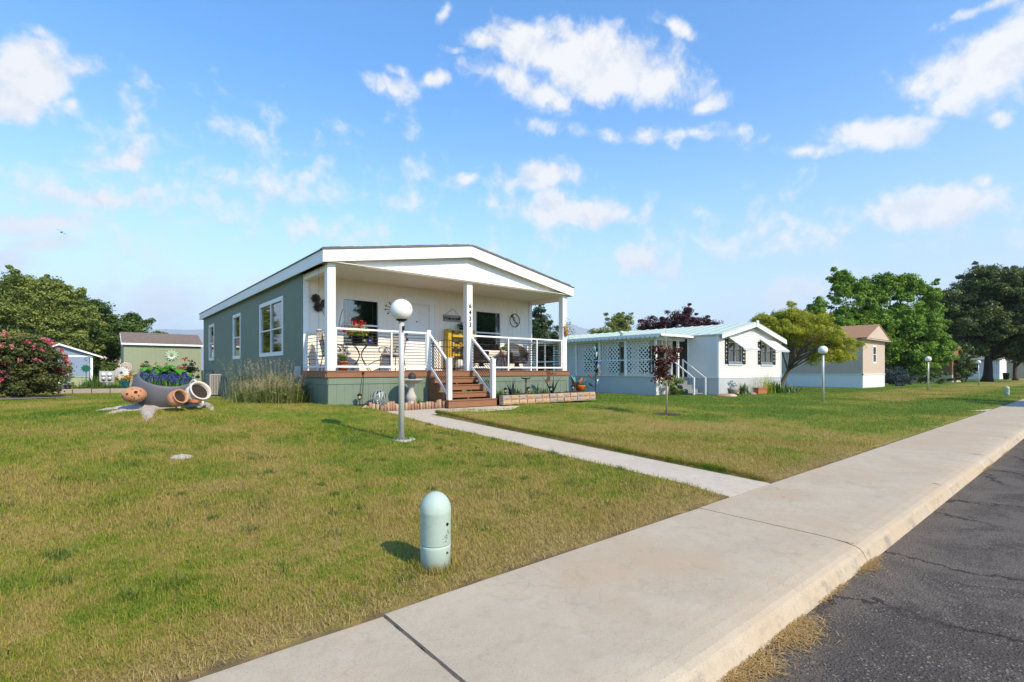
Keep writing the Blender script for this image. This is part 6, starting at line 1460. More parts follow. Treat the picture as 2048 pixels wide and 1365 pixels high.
for (px, py, rr, ln, lab) in ((243, 746, .31, .9, 'white daisy-petal metal wind spinner in the back bed'), (252, 735, .26, .95, 'pinkish ring-shaped wind spinner behind the white daisy')):
    c = onY(px, py, 29.8); t = thing('wind_spinner', lab, 'wind spinner', (c.x, 29.8, GZ)); hz = c.z - GZ; mb = MB(); pinkm = M('pale_pink_metal', (.62, .50, .47), .5, .1, 4)
    if rr > .3:
        for i in range(18): a = 2 * PI * i / 18; d = Vector((math.cos(a), 0, math.sin(a))); q = Vector((-d.z, .3, d.x)); o = Vector((0, -.03, hz)); mb.add([o + d * .04, o + d * rr * .7 + q * .05, o + d * rr, o + d * rr * .7 - q * .05], [(0, 1, 2, 3)])
        mb.build('petals', WM, t)
    else:
        for q_ in (.21, .15, .09): mb.tube([(q_ * math.cos(a), .02, hz + q_ * math.sin(a)) for a in np.linspace(0, 2 * PI, 25)], .022, 6, cap=False)
        mb.build('rings', pinkm, t)
    mb = MB(); mb.tube([(0, .03, -.05), (0, .03, hz)], .012, 6); mb.build('pole', IRON, t)
c = onY(179, 765, 30.5); t = thing('shepherd_hook', 'black shepherd hook with a hanging green metal flower near the blue shed', 'plant hook', (c.x, 30.5, GZ)); zt_ = onY(175, 715, 30.5).z - GZ
mb = MB(); mb.tube([(0, 0, -.05), (.02, 0, zt_ * .8), (.0, 0, zt_ - .05), (-.06, 0, zt_), (-.14, 0, zt_ - .03), (-.17, 0, zt_ - .12), (-.12, 0, zt_ - .17), (-.08, 0, zt_ - .12)], .012, 6); mb.build('hook', BLACK, t)
GRM = M('green_metal', (.015, .14, .09), .5, .2, 5); mb = MB(); 
for i in range(9): a = 2 * PI * i / 9; d = Vector((math.cos(a), 0, math.sin(a))); q = Vector((-d.z, 0, d.x)); o = Vector((-.13, -.05, zt_ - .52)); mb.add([o, o + d * .12 + q * .06, o + d * .2, o + d * .12 - q * .06], [(0, 1, 2, 3)])
mb.tube([(-.13, 0, zt_ - .5), (-.1, 0, -.02)], .015, 6); mb.build('metal_flower', GRM, t)
c = onY(160, 757, 33.2); t = thing('storage_box', 'low pale green box standing before the blue shed', 'box', (c.x, 33.2, GZ)); mb = MB(); mb.box(-.35, 0, 0, .35, .5, .62); mb.box(-.37, -.02, .62, .37, .52, .67); mb.build('box', M('pale_olive_plastic', (.30, .34, .20), .6, .08, 4), t, bevel=.01)
c = onY(135, 778, 28.6); potted('nursery_pot', 'small black nursery pot at the left end of the back bed', 'potted plant', (c.x, 28.6, GZ + .1), [(.11, 0), (.14, .25), (.12, .24)], BLACK, 50, .2, .22, .42, .08, MIDG, None, .4, 71)
# a gull
c = atD(123, 465, 45); t = thing('bird', 'distant bird gliding with spread wings in the left sky', 'bird', c); mb = MB(); mb.lathe([(1e-4, -.2), (.045, -.1), (.06, 0), (.035, .12), (.02, .18), (1e-4, .22)], 10, Rm=tilt_to((.3, -.6, .1)))
for s_ in (-1, 1):
    a = Vector((s_ * .72 - .0, .3 * s_, -s_ * .42)) * .5; mb.add([(0, .06, .03), (0, -.06, .03), a * .55 + Vector((0, -.05, .08)), a + Vector((0, 0, .02)), a * .55 + Vector((0, .08, .08))], [(0, 1, 2, 3, 4)])
mb.build('body', M('bird_grey', (.12, .11, .11), .8, .2, 8), t)
# ------------------------------------------------------------------ trees and plants
BARK = M('bark', (.10, .075, .055), .95, .3, 6, .2, bump=1.0, bscale=20); BARKG = M('grey_bark', (.22, .19, .16), .95, .25, 6, .2, bump=.8, bscale=20)
def tree(name, label, cat, base, H, lobes, lmat, leaf, dens, trunk_r, seed, bark=None, clump=.55, trunk_h=None, group=None, upw=.5, aspect=.6, droop=0.0, fill=.5, limbs=14, stems=1, rough=.16):
    """lobes: (x, y, z, rx, ry, rz) offsets from the base; crown = leaf clumps spread through the lobes, thinner towards the middle"""
    r = np.random.default_rng(seed)
    t = thing(name, label, cat, base, 0, group)
    C = []; lobes = [(x * CS + y * SN, -x * SN + y * CS, z, rx, ry, rz) for (x, y, z, rx, ry, rz) in lobes]
    for (x, y, z, rx, ry, rz) in lobes:
        vol = rx * ry * rz; n = max(4, int(dens * .62 * vol ** (2 / 3.)))
        d = unit(r.normal(size=(n, 3)) + np.array([0, 0, .15])); rad = r.uniform(fill, 1.0, (n, 1)) ** .6
        p = d * rad * (1 + rough * r.normal(size=(n, 1))); w = (rx + ry) / 2
        C.append(p * np.array([w, w, rz]) + np.array([x, y, z]))
    C = np.concatenate(C); C = C[C[:, 2] > .12 * clump]
    ctr = np.mean([l[:3] for l in lobes], axis=0); q = C / max(1.2, clump * 2.6)
    keep = np.sin(q[:, 0] * 2.3 + seed) * np.sin(q[:, 1] * 2.1 + 1.7 * seed) + np.sin(q[:, 2] * 2.9 + .6 * seed) * np.sin((q[:, 0] + q[:, 1]) * 1.7 + seed) > -.62 * (1 if rough > .1 else 9)
    if keep.mean() > .5: C = C[keep]
    ns = len(C) // 5 if rough > .1 else 0
    sp = C[r.integers(0, len(C), ns)]; dsp = sp - ctr; sp = sp + unit(dsp + r.normal(size=dsp.shape) * .6 + np.array([0, 0, .8])) * clump * r.uniform(.55, 1.25, (ns, 1)); C = np.concatenate([C, sp])
    K = len(C); cs = clump * r.uniform(.5, 1.25, K); cs[K - ns:] *= .5; m_ = int(30 * (clump / leaf) ** 1.15); m_ = min(max(m_, 18), 120)
    off = r.normal(size=(K, m_, 3)); off = off / np.linalg.norm(off, axis=2, keepdims=True) * (r.uniform(0, 1, (K, m_, 1)) ** .5)
    dirs = off / np.maximum(np.linalg.norm(off, axis=2, keepdims=True), 1e-6); off *= cs[:, None, None] * np.array([1, 1, .62]); P = C[:, None, :] + off
    if droop: P[:, :, 2] -= droop * (np.linalg.norm(off[:, :, :2], axis=2)) ** 1.3
    tint = np.clip(r.uniform(.0, 1, (K, m_)) * .55 + r.uniform(0, .45, (K, 1)), 0, 1)
    P = P.reshape(-1, 3); keep = P[:, 2] > .02; P = P[keep]; tint = tint.reshape(-1)[keep]; dirs = dirs.reshape(-1, 3)[keep] + np.array([0, 0, .55])
    leaf_obj('crown', P, np.full(len(P), leaf), lmat, tint, t, up=dirs, upw=1.5 * upw / .5, aspect=aspect, rng=r)
    top = C[:, 2].max(); zc = float(np.mean([l[2] for l in lobes])); th = trunk_h if trunk_h else zc * .8
    mb = MB(); xm, ym = np.mean([l[0] for l in lobes]), np.mean([l[1] for l in lobes])
    for s_ in range(stems):
        a = 2 * PI * s_ / max(1, stems) + .7; sx = (trunk_r * 2.2 * math.cos(a), trunk_r * 2.2 * math.sin(a)) if stems > 1 else (0, 0)
        pts = [(sx[0] + xm * f * .6 + trunk_r * .6 * math.sin(f * 5 + seed) + (sx[0] * 4 * f if stems > 1 else 0), sx[1] + ym * f * .6 + trunk_r * .6 * math.cos(f * 4 + seed) * f + (sx[1] * 4 * f if stems > 1 else 0), -.1 + (th + .1) * f) for f in np.linspace(0, 1, 7)]
        mb.tube(pts, [trunk_r * (1.45 if i == 0 else 1.08 - .09 * i) for i in range(7)], 10)
        tip = Vector(pts[-1]); sel = r.permutation(K)[:limbs // stems]
        for i in sel:
            e = Vector(C[i]); f = r.uniform(.55, 1); s0 = Vector(pts[0]).lerp(tip, f); mid = s0.lerp(e, .5) + Vector((r.normal(0, .08), r.normal(0, .08), .12 * (e - s0).length)); r0 = trunk_r * .42
            mb.tube([s0, mid, e], [r0, r0 * .6, r0 * .15], 6)
    mb.build('trunk', bark or BARK, t); return t
LG = leafmat('leaf_green', (.045, .08, .014), (.165, .235, .042), .28); LD = leafmat('leaf_deep', (.030, .064, .014), (.115, .185, .036), .25); LB = leafmat('leaf_maple', (.055, .125, .012), (.22, .37, .045), .32)
LX = leafmat('leaf_dark', (.032, .058, .018), (.15, .20, .058), .2); LP = leafmat('leaf_purple', (.022, .008, .011), (.085, .028, .035), .2); LY = leafmat('leaf_yellow_green', (.13, .18, .018), (.44, .47, .05), .42, (.66, .56, .05))
LS = leafmat('leaf_silver', (.10, .13, .08), (.26, .30, .20), .25); LO = leafmat('leaf_olive', (.075, .115, .02), (.29, .335, .08), .3); LC = leafmat('leaf_conifer', (.018, .040, .014), (.065, .105, .035), .15); LSP = leafmat('leaf_spruce', (.03, .05, .055), (.10, .15, .16), .12)
def B(px, D, zoff=0.0):
    p = atD(px, 742, D); return Vector((p.x, p.y, float(g(p.x, p.y)) + zoff))
# back left
tree('maple_tree', 'broad light green maple with open twiggy crown at the far left', 'tree', B(60, 47), 9.5, [(-3.0, 0, 7.8, 1.7, 1.6, 1.6), (-.6, 0, 8.4, 1.8, 1.6, 1.5), (1.6, 0, 8.3, 1.7, 1.6, 1.5), (3.2, 0, 7.0, 1.4, 1.4, 1.4), (-4.6, 0, 6.0, 1.8, 1.8, 1.6), (-1.6, 0, 6.0, 2.2, 2, 1.6), (1.4, 0, 5.8, 2.2, 2, 1.6), (3.8, 0, 5.2, 1.5, 1.5, 1.4), (-3.6, 0, 4.0, 2.4, 2, 1.5), (0, 0, 3.6, 2.6, 2, 1.6), (3, 0, 3.6, 2, 2, 1.5)], LO, .22, 44, .24, 1, clump=.75, bark=BARKG, fill=.35, limbs=30)
tree('maple_tree', 'dense deep green maple behind the blue shed', 'tree', B(170, 52), 9, [(-1.2, 0, 7.6, 1.4, 1.4, 1.5), (.6, 0, 6.9, 1.4, 1.4, 1.4), (2.2, 0, 6.2, 1.4, 1.4, 1.4), (3.8, 0, 6.4, 1.0, 1.0, 1.1), (5.0, 0, 5.3, 1.2, 1.2, 1.3), (-.4, 0, 5.0, 2.2, 2, 1.8), (2.6, 0, 4.2, 2.0, 2, 1.6), (4.6, 0, 3.4, 1.4, 1.4, 1.2), (1, 0, 2.6, 3.2, 2.4, 1.8)], LD, .24, 52, .25, 2, clump=.75, fill=.3)
tree('plum_tree', 'small dark purple-leaved tree between the rose bush and the maple', 'tree', B(76, 40), 4, [(0, 0, 2.3, 1.1, 1.0, 1.1), (.9, 0, 1.9, .9, .9, .9)], LP, .15, 60, .09, 3, clump=.4)
tree('shrub', 'rounded green shrub at the right corner of the blue shed', 'shrub', B(205, 44), 2.4, [(0, 0, 1.05, 1.05, .9, 1.0), (.8, 0, .75, .7, .7, .7)], LG, .13, 75, .05, 4, clump=.3, stems=3)
tree('poplar_tree', 'small distant tree top seen over the left part of the green shed roof', 'tree', B(277, 110), 8, [(0, 0, 7.2, 2.4, 2, 2.0)], LD, .4, 40, .2, 5, clump=.8)
tree('poplar_tree', 'small distant tree top seen over the right part of the green shed roof', 'tree', B(318, 115), 9, [(0, 0, 7.5, 2.8, 2, 2.2), (-2.2, 0, 6.6, 2, 2, 1.5)], LD, .4, 40, .2, 6, clump=.8)
# behind the green home and the neighbour
tree('cedar_tree', 'tall narrow cedar behind the right end of the porch', 'tree', B(1080, 33), 6, [(0, 0, .9 + i * .62, 1.45 - i * .14, 1.2 - i * .1, .8) for i in range(8)], LC, .13, 85, .16, 7, clump=.36, upw=.1)
tree('cedar_tree', 'shorter slanting cedar right of the tall one behind the porch', 'tree', B(1112, 34), 4, [(0, 0, .8 + i * .55, 1.0 - i * .13, .9 - i * .1, .65) for i in range(6)], LC, .13, 80, .12, 8, clump=.34, upw=.1)
tree('elm_tree', 'loose light green tree over the neighbour roof, left of the purple plum', 'tree', B(1235, 56), 8, [(-.8, 0, 5.6, 1.3, 1.3, 1.3), (1.2, 0, 5.9, 1.2, 1.2, 1.5), (2.4, 0, 5.0, 1.2, 1.2, 1.3), (-2.0, 0, 4.6, 1.2, 1.2, 1.1), (0, 0, 4.0, 3, 2, 1.4), (.2, 0, 6.6, .8, .8, .9)], LO, .2, 42, .17, 9, clump=.55, bark=BARKG, fill=.25, limbs=24)
tree('elm_tree', 'lower olive green tree just right of the porch post over the neighbour roof', 'tree', B(1178, 54), 6, [(-.6, 0, 3.9, 1.1, 1.1, 1.1), (.8, 0, 4.7, 1.1, 1.1, 1.2), (1.9, 0, 5.0, .9, .9, 1.1), (0, 0, 3.2, 1.8, 1.4, 1.0)], LO, .2, 42, .15, 10, clump=.5, bark=BARKG, fill=.25, limbs=20)
tree('plum_tree', 'wide dark purple plum tree above the neighbour mint roof', 'tree', B(1355, 46), 6.6, [(-2.2, 0, 4.6, 1.9, 1.5, 1.5), (0, 0, 5.1, 2.2, 1.8, 1.6), (2.2, 0, 4.8, 1.9, 1.6, 1.5), (0, 0, 3.0, 3.5, 2, 1.6), (1.1, 0, 6.2, .7, .7, .9), (-.9, 0, 5.9, .8, .7, .8)], LP, .17, 60, .2, 11, clump=.5, aspect=.45, limbs=24)
tree('locust_tree', 'yellow-green honey locust with dark trunk at the corner of the white home', 'tree', B(1556, 31.8), 5.4, [(.2, 0, 3.9, 1.4, 1.3, .8), (1.6, 0, 3.7, 1.3, 1.3, .8), (3.0, 0, 3.2, 1.3, 1.2, .7), (4.4, 0, 2.8, 1.0, 1.0, .6), (-.9, 0, 4.3, .9, .9, .5), (2.2, 0, 4.4, 1.0, 1.0, .5), (.8, 0, 2.8, 1.2, 1.0, .6), (2.6, 0, 2.3, 1.1, 1.0, .5), (.6, 0, 4.8, .9, .8, .4), (3.9, 0, 2.2, .8, .8, .4)], LY, .105, 120, .13, 12, clump=.42, trunk_h=2.2, droop=.5, aspect=.4, fill=.2, limbs=26)
tree('willow_tree', 'grey-green hazy tree behind the honey locust', 'tree', B(1570, 66), 9, [(0, 0, 7.0, 2.6, 2, 2.2), (2.6, 0, 6.2, 2.4, 2, 2.2), (-1.5, 0, 5, 2, 2, 2)], LS, .24, 42, .2, 13, clump=.7, fill=.3)
mx = B(1770, 52)
tree('maple_tree', 'tall bright green maple with upswept branches behind the tan home', 'tree', mx, 12.5, [(-4.4, 0, 8.9, 1.2, 1.1, 2.9), (-2.4, 0, 8.3, 1.3, 1.2, 2.6), (-.6, 0, 9.2, 1.1, 1.0, 2.6), (1.0, 0, 8.7, 1.2, 1.0, 2.8), (2.8, 0, 8.7, 1.1, 1.0, 2.6), (4.6, 0, 7.8, 1.1, .9, 2.4), (-4.6, 0, 5.6, 2.0, 1.8, 1.8), (-1.8, 0, 5.6, 2.2, 2, 2.0), (1.4, 0, 5.6, 2.2, 2, 2.0), (4.2, 0, 5.2, 1.9, 1.8, 1.7), (5.6, 0, 4.0, 1.6, 1.5, 1.1), (2.6, 0, 3.2, 2.6, 2.0, 1.4), (-1.5, 0, 3.4, 2.2, 2, 1.6), (5.0, 0, 2.6, 1.6, 1.5, .9), (3.2, 0, 1.6, 2.0, 1.6, .9)], LB, .25, 64, .28, 14, clump=.62, fill=.3, limbs=34)
tree('elm_tree', 'green tree rising left of the bright maple behind the tan roof', 'tree', B(1640, 60), 9.5, [(0, 0, 6.6, 2.4, 2, 2.6), (1.8, -.5, 5.2, 2.2, 2, 2.4), (-.4, 0, 9.0, .8, .8, 1.1), (-1.6, 0, 5, 1.8, 1.6, 1.8)], LB, .25, 46, .2, 15, clump=.6, fill=.3)
tree('elm_tree', 'massive dark green spreading tree near the right edge of the street', 'tree', B(1974, 58.5), 14, [(-2.6, 1.2, 9.2, 3.0, 2.8, 2.1), (.6, 0, 11.2, 3.4, 3, 2.2), (3.6, -1, 10.4, 3.4, 3, 2.4), (-4.0, 2, 6.4, 2.3, 2.3, 2.0), (-1.2, 0, 6.6, 3.4, 3, 2.2), (3.2, -1.2, 6.6, 3.6, 3, 2.4), (5.8, -2.2, 7.8, 2.6, 2.4, 2.6), (-2.4, .8, 4.0, 2.4, 2.2, 1.5), (3.8, -1.6, 4.0, 3.0, 2.4, 1.6)], LX, .24, 56, .46, 16, bark=M('dark_bark', (.035, .028, .022), .95, .3, 6, .2), clump=.72, fill=.35, trunk_h=4.5, limbs=40, droop=.15)
tree('elm_tree', 'smaller dark tree with slim trunk at the far right edge', 'tree', B(2031, 66), 8, [(0, 0, 5.4, 3.0, 2.6, 2.2), (-1.8, 0, 4.2, 2, 2, 1.4), (2.2, 0, 4.4, 2.2, 2, 1.6)], LX, .24, 56, .28, 17, clump=.65, trunk_h=3.2)
tree('shrub', 'multi-stemmed dark shrub beside the big tree trunk', 'shrub', B(1928, 55.5), 3, [(0, 0, 2.1, 1.0, .9, 1.1), (-.5, 0, 1.1, .7, .7, .9), (.5, 0, 1.2, .7, .7, .9)], LD, .16, 60, .06, 18, clump=.35, stems=4)
tree('spruce_shrub', 'low blue-grey spruce shrub beside the tan home', 'shrub', B(1793, 41.5), 1.5, [(0, 0, .7, 1.15, .9, .75), (.5, 0, .5, 1.0, .8, .6), (-.5, 0, .55, .8, .8, .6)], LSP, .11, 80, .06, 19, clump=.28, upw=.1)
tree('shrub', 'brown-green scrubby bushes under the bright maple', 'shrub', B(1845, 50), 1.6, [(0, 0, .8, 1.5, .8, .7), (-1.8, .6, .6, 1.2, .8, .5), (1.4, -.6, .5, .9, .7, .5)], LD, .15, 60, .05, 20, clump=.3, stems=3)
# across the street behind the camera: they are what the windows reflect and what shades the far pavement
tree('street_tree', 'leafy tree across the street shading the far pavement', 'tree', Vector((29.0, -4.6, -.1)), 7, [(0, 0, 5.2, 2.4, 2.2, 1.8), (1.4, 0, 4.4, 1.8, 1.6, 1.4)], LD, .26, 36, .2, 21, clump=.65)
tree('street_tree', 'leafy tree across the street mirrored in the porch windows', 'tree', Vector((24.0, -19, -.1)), 11, [(0, 0, 6.5, 4, 3, 3.6), (3.6, 0, 5, 3, 2, 3), (-3, 0, 5, 2.6, 2, 2.6), (0, 0, 3, 5, 3, 2)], LD, .4, 40, .3, 22, clump=1.0)
tree('street_tree', 'second leafy tree across the street mirrored in the right porch window', 'tree', Vector((39.0, -21, -.1)), 12, [(0, 0, 7, 4.5, 3, 4), (4, 0, 5.5, 3.6, 2, 3.4), (-4, 0, 5.5, 3.4, 2, 3), (0, 0, 3, 6, 3, 2)], LD, .4, 40, .3, 23, clump=1.0)
# slender red-leaved sapling
sb = G(1333, 829); t = thing('red_sapling', 'slender young maple with dark red leaves and bare top shoots in the lawn', 'tree', sb); r = np.random.default_rng(30); mb = MB()
mb.tube([(0, 0, -.05), (.012, 0, .6), (-.01, 0, 1.2), (-.02, 0, 1.75), (-.035, 0, 2.30)], [.024, .021, .017, .010, .003], 8); ends = []
for i in range(30):
    z0 = r.uniform(.8, 1.7); a = r.uniform(0, 2 * PI); L = r.uniform(.25, .52) * (1.15 - (z0 - .85) * .55); up = r.uniform(.25, .9); e = Vector((L * math.cos(a), L * math.sin(a), z0 + L * up - .12)); mb.tube([(-.01, 0, z0), Vector((e.x * .5, e.y * .5, z0 + .05)), e], [.008, .006, .002], 5); ends.append((Vector((-.01, 0, z0)), e))
for i in range(7): a = r.uniform(0, 2 * PI); mb.tube([(-.02, 0, 1.55), (.09 * math.cos(a), .09 * math.sin(a), 1.75), (.13 * math.cos(a), .13 * math.sin(a), r.uniform(1.85, 2.05))], [.005, .004, .0015], 5)
mb.build('trunk', M('young_bark', (.34, .28, .24), .8, .2, 8), t); P = []
for s0, e in ends:
    for k_ in range(26): f = r.uniform(.3, 1.1); q = s0.lerp(e, f); P.append((q.x + r.normal(0, .045), q.y + r.normal(0, .045), q.z + r.normal(-.03, .045)))
P = np.array(P); leaf_obj('crown', P, np.full(len(P), .085), leafmat('leaf_red', (.035, .009, .007), (.13, .03, .018), .3), r.uniform(0, 1, len(P)), t, up=np.array([0, 0, 1.]), upw=.5, aspect=.7, rng=r)
mb = MB(); mb.lathe([(.36, -.03), (.36, .006), (.3, .012), (1e-4, .02)], 20, wob=.05); mb.build('mulch_ring', MULCH, t)
# pink rose bush, left edge
rb = atD(10, 742, 17.2); rb.z = float(g(rb.x, rb.y)); lob = [(0, 0, 1.15, 1.25, 1.1, 1.05), (.55, .2, 1.2, .95, .9, .85), (-.9, -.2, 1.0, 1.0, 1.0, .95), (.1, 0, .55, 1.3, 1.1, .6), (.75, .3, .7, .55, .6, .5)]
t = tree('rose_bush', 'big rose bush covered in pink blooms at the left edge', 'shrub', rb, 2.2, lob, leafmat('leaf_rose', (.028, .042, .012), (.135, .15, .042), .25), .085, 210, .05, 31, clump=.26, stems=4, limbs=24)
r = np.random.default_rng(33); heads = []
for (x, y, z, rx, ry, rz) in lob[:3]:
    d = unit(r.normal(size=(46, 3))); k = (d[:, 2] > -.35); heads.append(d[k] * np.array([rx, ry, rz]) * 1.14 + np.array([x, y, z]))
d = unit(r.normal(size=(40, 3)) * .6 + np.array([1.1, -.1, .2])); heads.append(d * np.array([.95, .9, .9]) * 1.13 + np.array([.55, .2, 1.15]))
heads = np.concatenate(heads); P = (heads[:, None, :] + r.normal(0, .036, (len(heads), 22, 3))).reshape(-1, 3); leaf_obj('blooms', P, np.full(len(P), .05), leafmat('pink_petal', (.42, .03, .09), (.75, .24, .26), .25), np.repeat(r.uniform(0, 1, len(heads)), 22), t, rng=r, aspect=.9)
mb = MB(); vs = []; k = 18
for j in range(k): a = 2 * PI * j / k; x, y = rb.x + 1.9 * math.cos(a), rb.y + 1.5 * math.sin(a); vs.append((x, y, float(g(x, y)) + .015))
mb.add(vs + [(rb.x, rb.y, rb.z + .08)], [(j, (j + 1) % k, k) for j in range(k)]); tag(mb.build('soil', M('gravel_soil', (.20, .17, .145), .95, .35, 9, .3, bump=1, bscale=20)), 'grey gravelly soil around the rose bush', kind='structure')
# red roses of the back bed
for i, (px, D, w, h, lab) in enumerate([(285, 25.5, .75, 1.15, 'red rose bush behind the left side of the grey bowl'), (322, 26.0, .7, 1.2, 'red rose bush behind the middle of the grey bowl'), (372, 26.5, .5, 1.45, 'thin tall red rose bush nearest the green home')]):
    b_ = atD(px, 742, D); b_.z = GZ; lob = [(0, 0, h * .5, w, .6, h * .45), (w * .3, 0, h * .72, w * .6, .5, h * .3)]
    t = tree('rose_bush', lab, 'shrub', b_, h, lob, leafmat('leaf_rose2', (.035, .07, .016), (.13, .18, .05), .3), .075, 85, .02, 40 + i, clump=.2, stems=4, limbs=26, fill=.15)
    r = np.random.default_rng(50 + i); n = 24; hd = unit(r.normal(size=(n, 3)) + np.array([0, -.5, .35])) * np.array([w * 1.1, .65, h * .55]) + np.array([0, 0, h * .58]); P = (hd[:, None, :] + r.normal(0, .03, (n, 16, 3))).reshape(-1, 3); leaf_obj('blooms', P, np.full(len(P), .05), FLOWER_RED, r.uniform(0, 1, len(P)), t, rng=r, aspect=.9)
# low plants of the back bed
def clumpy(name, label, loc, n, rad, L, w, mat, seed, lean=.6, cat='plant'):
    r = np.random.default_rng(seed); t = thing(name, label, cat, loc); b_ = np.stack([r.normal(0, rad, n), r.normal(0, rad, n), np.zeros(n)], 1)
    blade_obj('foliage', b_, r.uniform(0, 2 * PI, n), np.abs(r.normal(lean, .35, n)), r.uniform(.5, 1.1, n) * L, np.full(n, w), mat, r.uniform(0, 1, n), t, curl=.55); return t
for i, (px, Y, L, lab) in enumerate([(222, 28.8, .35, 'leafy green plant at the foot of the meter panel'), (199, 28.7, .45, 'trailing plant left of the meter panel'), (175, 29.6, .5, 'tall green stems under the shepherd hook'), (190, 29.8, .75, 'dark green column of leaves beside the shepherd hook'), (236, 28.7, .3, 'weedy plant between the meter panel and the teal pot'), (160, 28.5, .3, 'low sprawling weeds at the kerb blocks')]):
    c = onY(px, 775, Y); clumpy('bed_plant', lab, (c.x, Y, GZ + .1), 160, .13, L, .03, [MIDG, LG][i % 2], 60 + i, .5)
c = onY(138, 770, 31.0); tree('cypress', 'thin young yellow-green cypress before the blue shed', 'shrub', Vector((c.x, 31, GZ)), 1.5, [(0, 0, .25 + i * .2, .24 - .035 * i, .24 - .035 * i, .18) for i in range(6)], leafmat('leaf_cypress', (.10, .14, .03), (.30, .32, .10), .2), .05, 90, .015, 66, clump=.11)
# ornamental grasses by the side wall
OG = leafmat('ornamental_grass', (.09, .125, .03), (.29, .32, .10), .35); SEED = leafmat('seed_plume', (.30, .24, .15), (.52, .44, .30), .35); BLUEG = leafmat('blue_grass', (.12, .17, .10), (.34, .40, .27), .35)
def bunch(label, loc, n, L, rad, seed, blue=False):
    r = np.random.default_rng(seed); t = thing('ornamental_grass', label, 'ornamental grass', loc, 0, 'ornamental grasses beside the green wall'); b_ = np.stack([r.normal(0, rad, n), r.normal(0, rad, n), np.zeros(n)], 1); az = np.arctan2(b_[:, 1], b_[:, 0]) + r.normal(0, .7, n)
    blade_obj('leaves', b_, az, np.abs(r.normal(.85, .48, n)), r.uniform(.35, 1.0, n) ** 1.2 * L * 1.05, r.uniform(.008, .016, n), BLUEG if blue else OG, r.uniform(0, 1, n), t, curl=.75)
    Q = unit(r.normal(size=(n * 2, 3))) * r.uniform(.3, 1, (n * 2, 1)) ** .5 * np.array([rad * 2.0, rad * 1.8, L * .42]) + np.array([0, 0, L * .33]); Q = Q[Q[:, 2] > .02]
    leaf_obj('foliage', Q, np.full(len(Q), .17), BLUEG if blue else OG, r.uniform(0, .8, len(Q)), t, up=np.array([0, 0, .6]), aspect=.13, rng=r)
    k = n // 9; sel = r.integers(0, n, k); ln = np.abs(r.normal(.30, .18, k)); LL = r.uniform(.95, 1.35, k) * L; d = np.stack([np.cos(az[sel]) * np.sin(ln), np.sin(az[sel]) * np.sin(ln), np.cos(ln)], 1)
    blade_obj('stalks', b_[sel], az[sel], ln, LL, np.full(k, .006), BLUEG if blue else SEED, r.uniform(0, 1, k), t, curl=0)
    Q = (b_[sel] + d * LL[:, None])[:, None, :] - d[:, None, :] * r.uniform(0, .22, (k, 16, 1)) + r.normal(0, .014, (k, 16, 3)); Q = Q.reshape(-1, 3); leaf_obj('plumes', Q, np.full(len(Q), .028), BLUEG if blue else SEED, r.uniform(0, 1, len(Q)), t, rng=r, aspect=.35); return t
for (px, py, X_, n, L, rad, sd, bl, lab) in [(487, 797, 3.85, 900, 1.15, .22, 1, True, 'tall blue-grey ornamental grass with feathery stalks, next to the air conditioner'), (520, 803, 3.75, 900, .95, .26, 2, False, 'middle green ornamental grass clump below the double window'), (553, 808, 3.8, 1100, 1.0, .26, 3, False, 'bushy ornamental grass with buff seed heads beneath the meter box'), (583, 810, 3.95, 700, .75, .2, 4, False, 'shaggy reddish-tipped grass clump against the porch skirt'), (512, 808, 3.3, 1100, .55, .22, 5, False, 'low spreading grass clump in front of the tall ornamental grasses'), (548, 812, 3.4, 1200, .60, .22, 6, False, 'low mounded green grass clump nearest the lawn at the porch corner')]:
    n = int(n * .75); c = onX(px, py, X_); bunch(lab, (c.x, c.y, float(g(c.x, c.y))), n, L, rad, sd, bl)
# flowers before the white neighbour
YUC = leafmat('yucca_leaf', (.08, .13, .05), (.26, .32, .15), .25)
def npos(px, Y): c = onY(px, 785, Y); return Vector((c.x, Y, float(g(c.x, Y))))
clumpy('yucca', 'spiky yucca below the left awning window', npos(1488, 11.3), 110, .08, .62, .05, YUC, 80, .6)
clumpy('yucca', 'broad-bladed iris clump under the right awning window', npos(1550, 11.3), 150, .2, .7, .05, MIDG, 81, .5)
clumpy('yucca', 'variegated hosta-like clump at the right end of the white home', npos(1577, 11.2), 170, .25, .5, .06, YUC, 82, .7)
clumpy('tall_flowers', 'tall thin flower stems between the planter and the iris', npos(1531, 11.4), 90, .22, 1.15, .02, CHART, 83, .25)
c = npos(1520, 11.3); t = thing('planter', 'long brick red planter box under the right awning window', 'planter', c); mb = MB(); mb.box(-.45, -.12, .0, .45, .12, .26); mb.box(-.49, -.15, .26, .49, .15, .32); mb.build('box', TERRA2, t)
c = npos(1466, 11.25); potted('flower_pot', 'grey round pot with blue flowers left of the yucca', 'flower pot', c, [(.16, 0), (.24, .25), (.25, .33), (.2, .32)], M('mauve_pot', (.30, .22, .20), .8, .2, 8), 110, .2, .3, .62, .06, SUC, (8, leafmat('blue_petal', (.2, .3, .5), (.4, .5, .65), .2), .03, 1), .5, 84)
for i, (px, Y, s_, lab) in enumerate([(1447, 11.2, .32, 'flat reddish stone at the left end of the neighbour flower bed'), (1462, 11.0, .26, 'pale flat stone edging the neighbour flower bed'), (1503, 11.1, .24, 'brown stone between the yucca and the planter')]):
    c = npos(px, Y); mb = MB(); mb.lathe([(s_, -.03), (s_ * .95, .05), (s_ * .5, .10), (1e-4, .11)], 9, wob=.25, sx=1.4); o = mb.build('stone', [M('red_stone', (.33, .19, .15), .9, .2, 6), M('pale_stone', (.55, .45, .34), .9, .2, 8)][i % 2], None); o.location = c; tag(o, lab, 'stone')
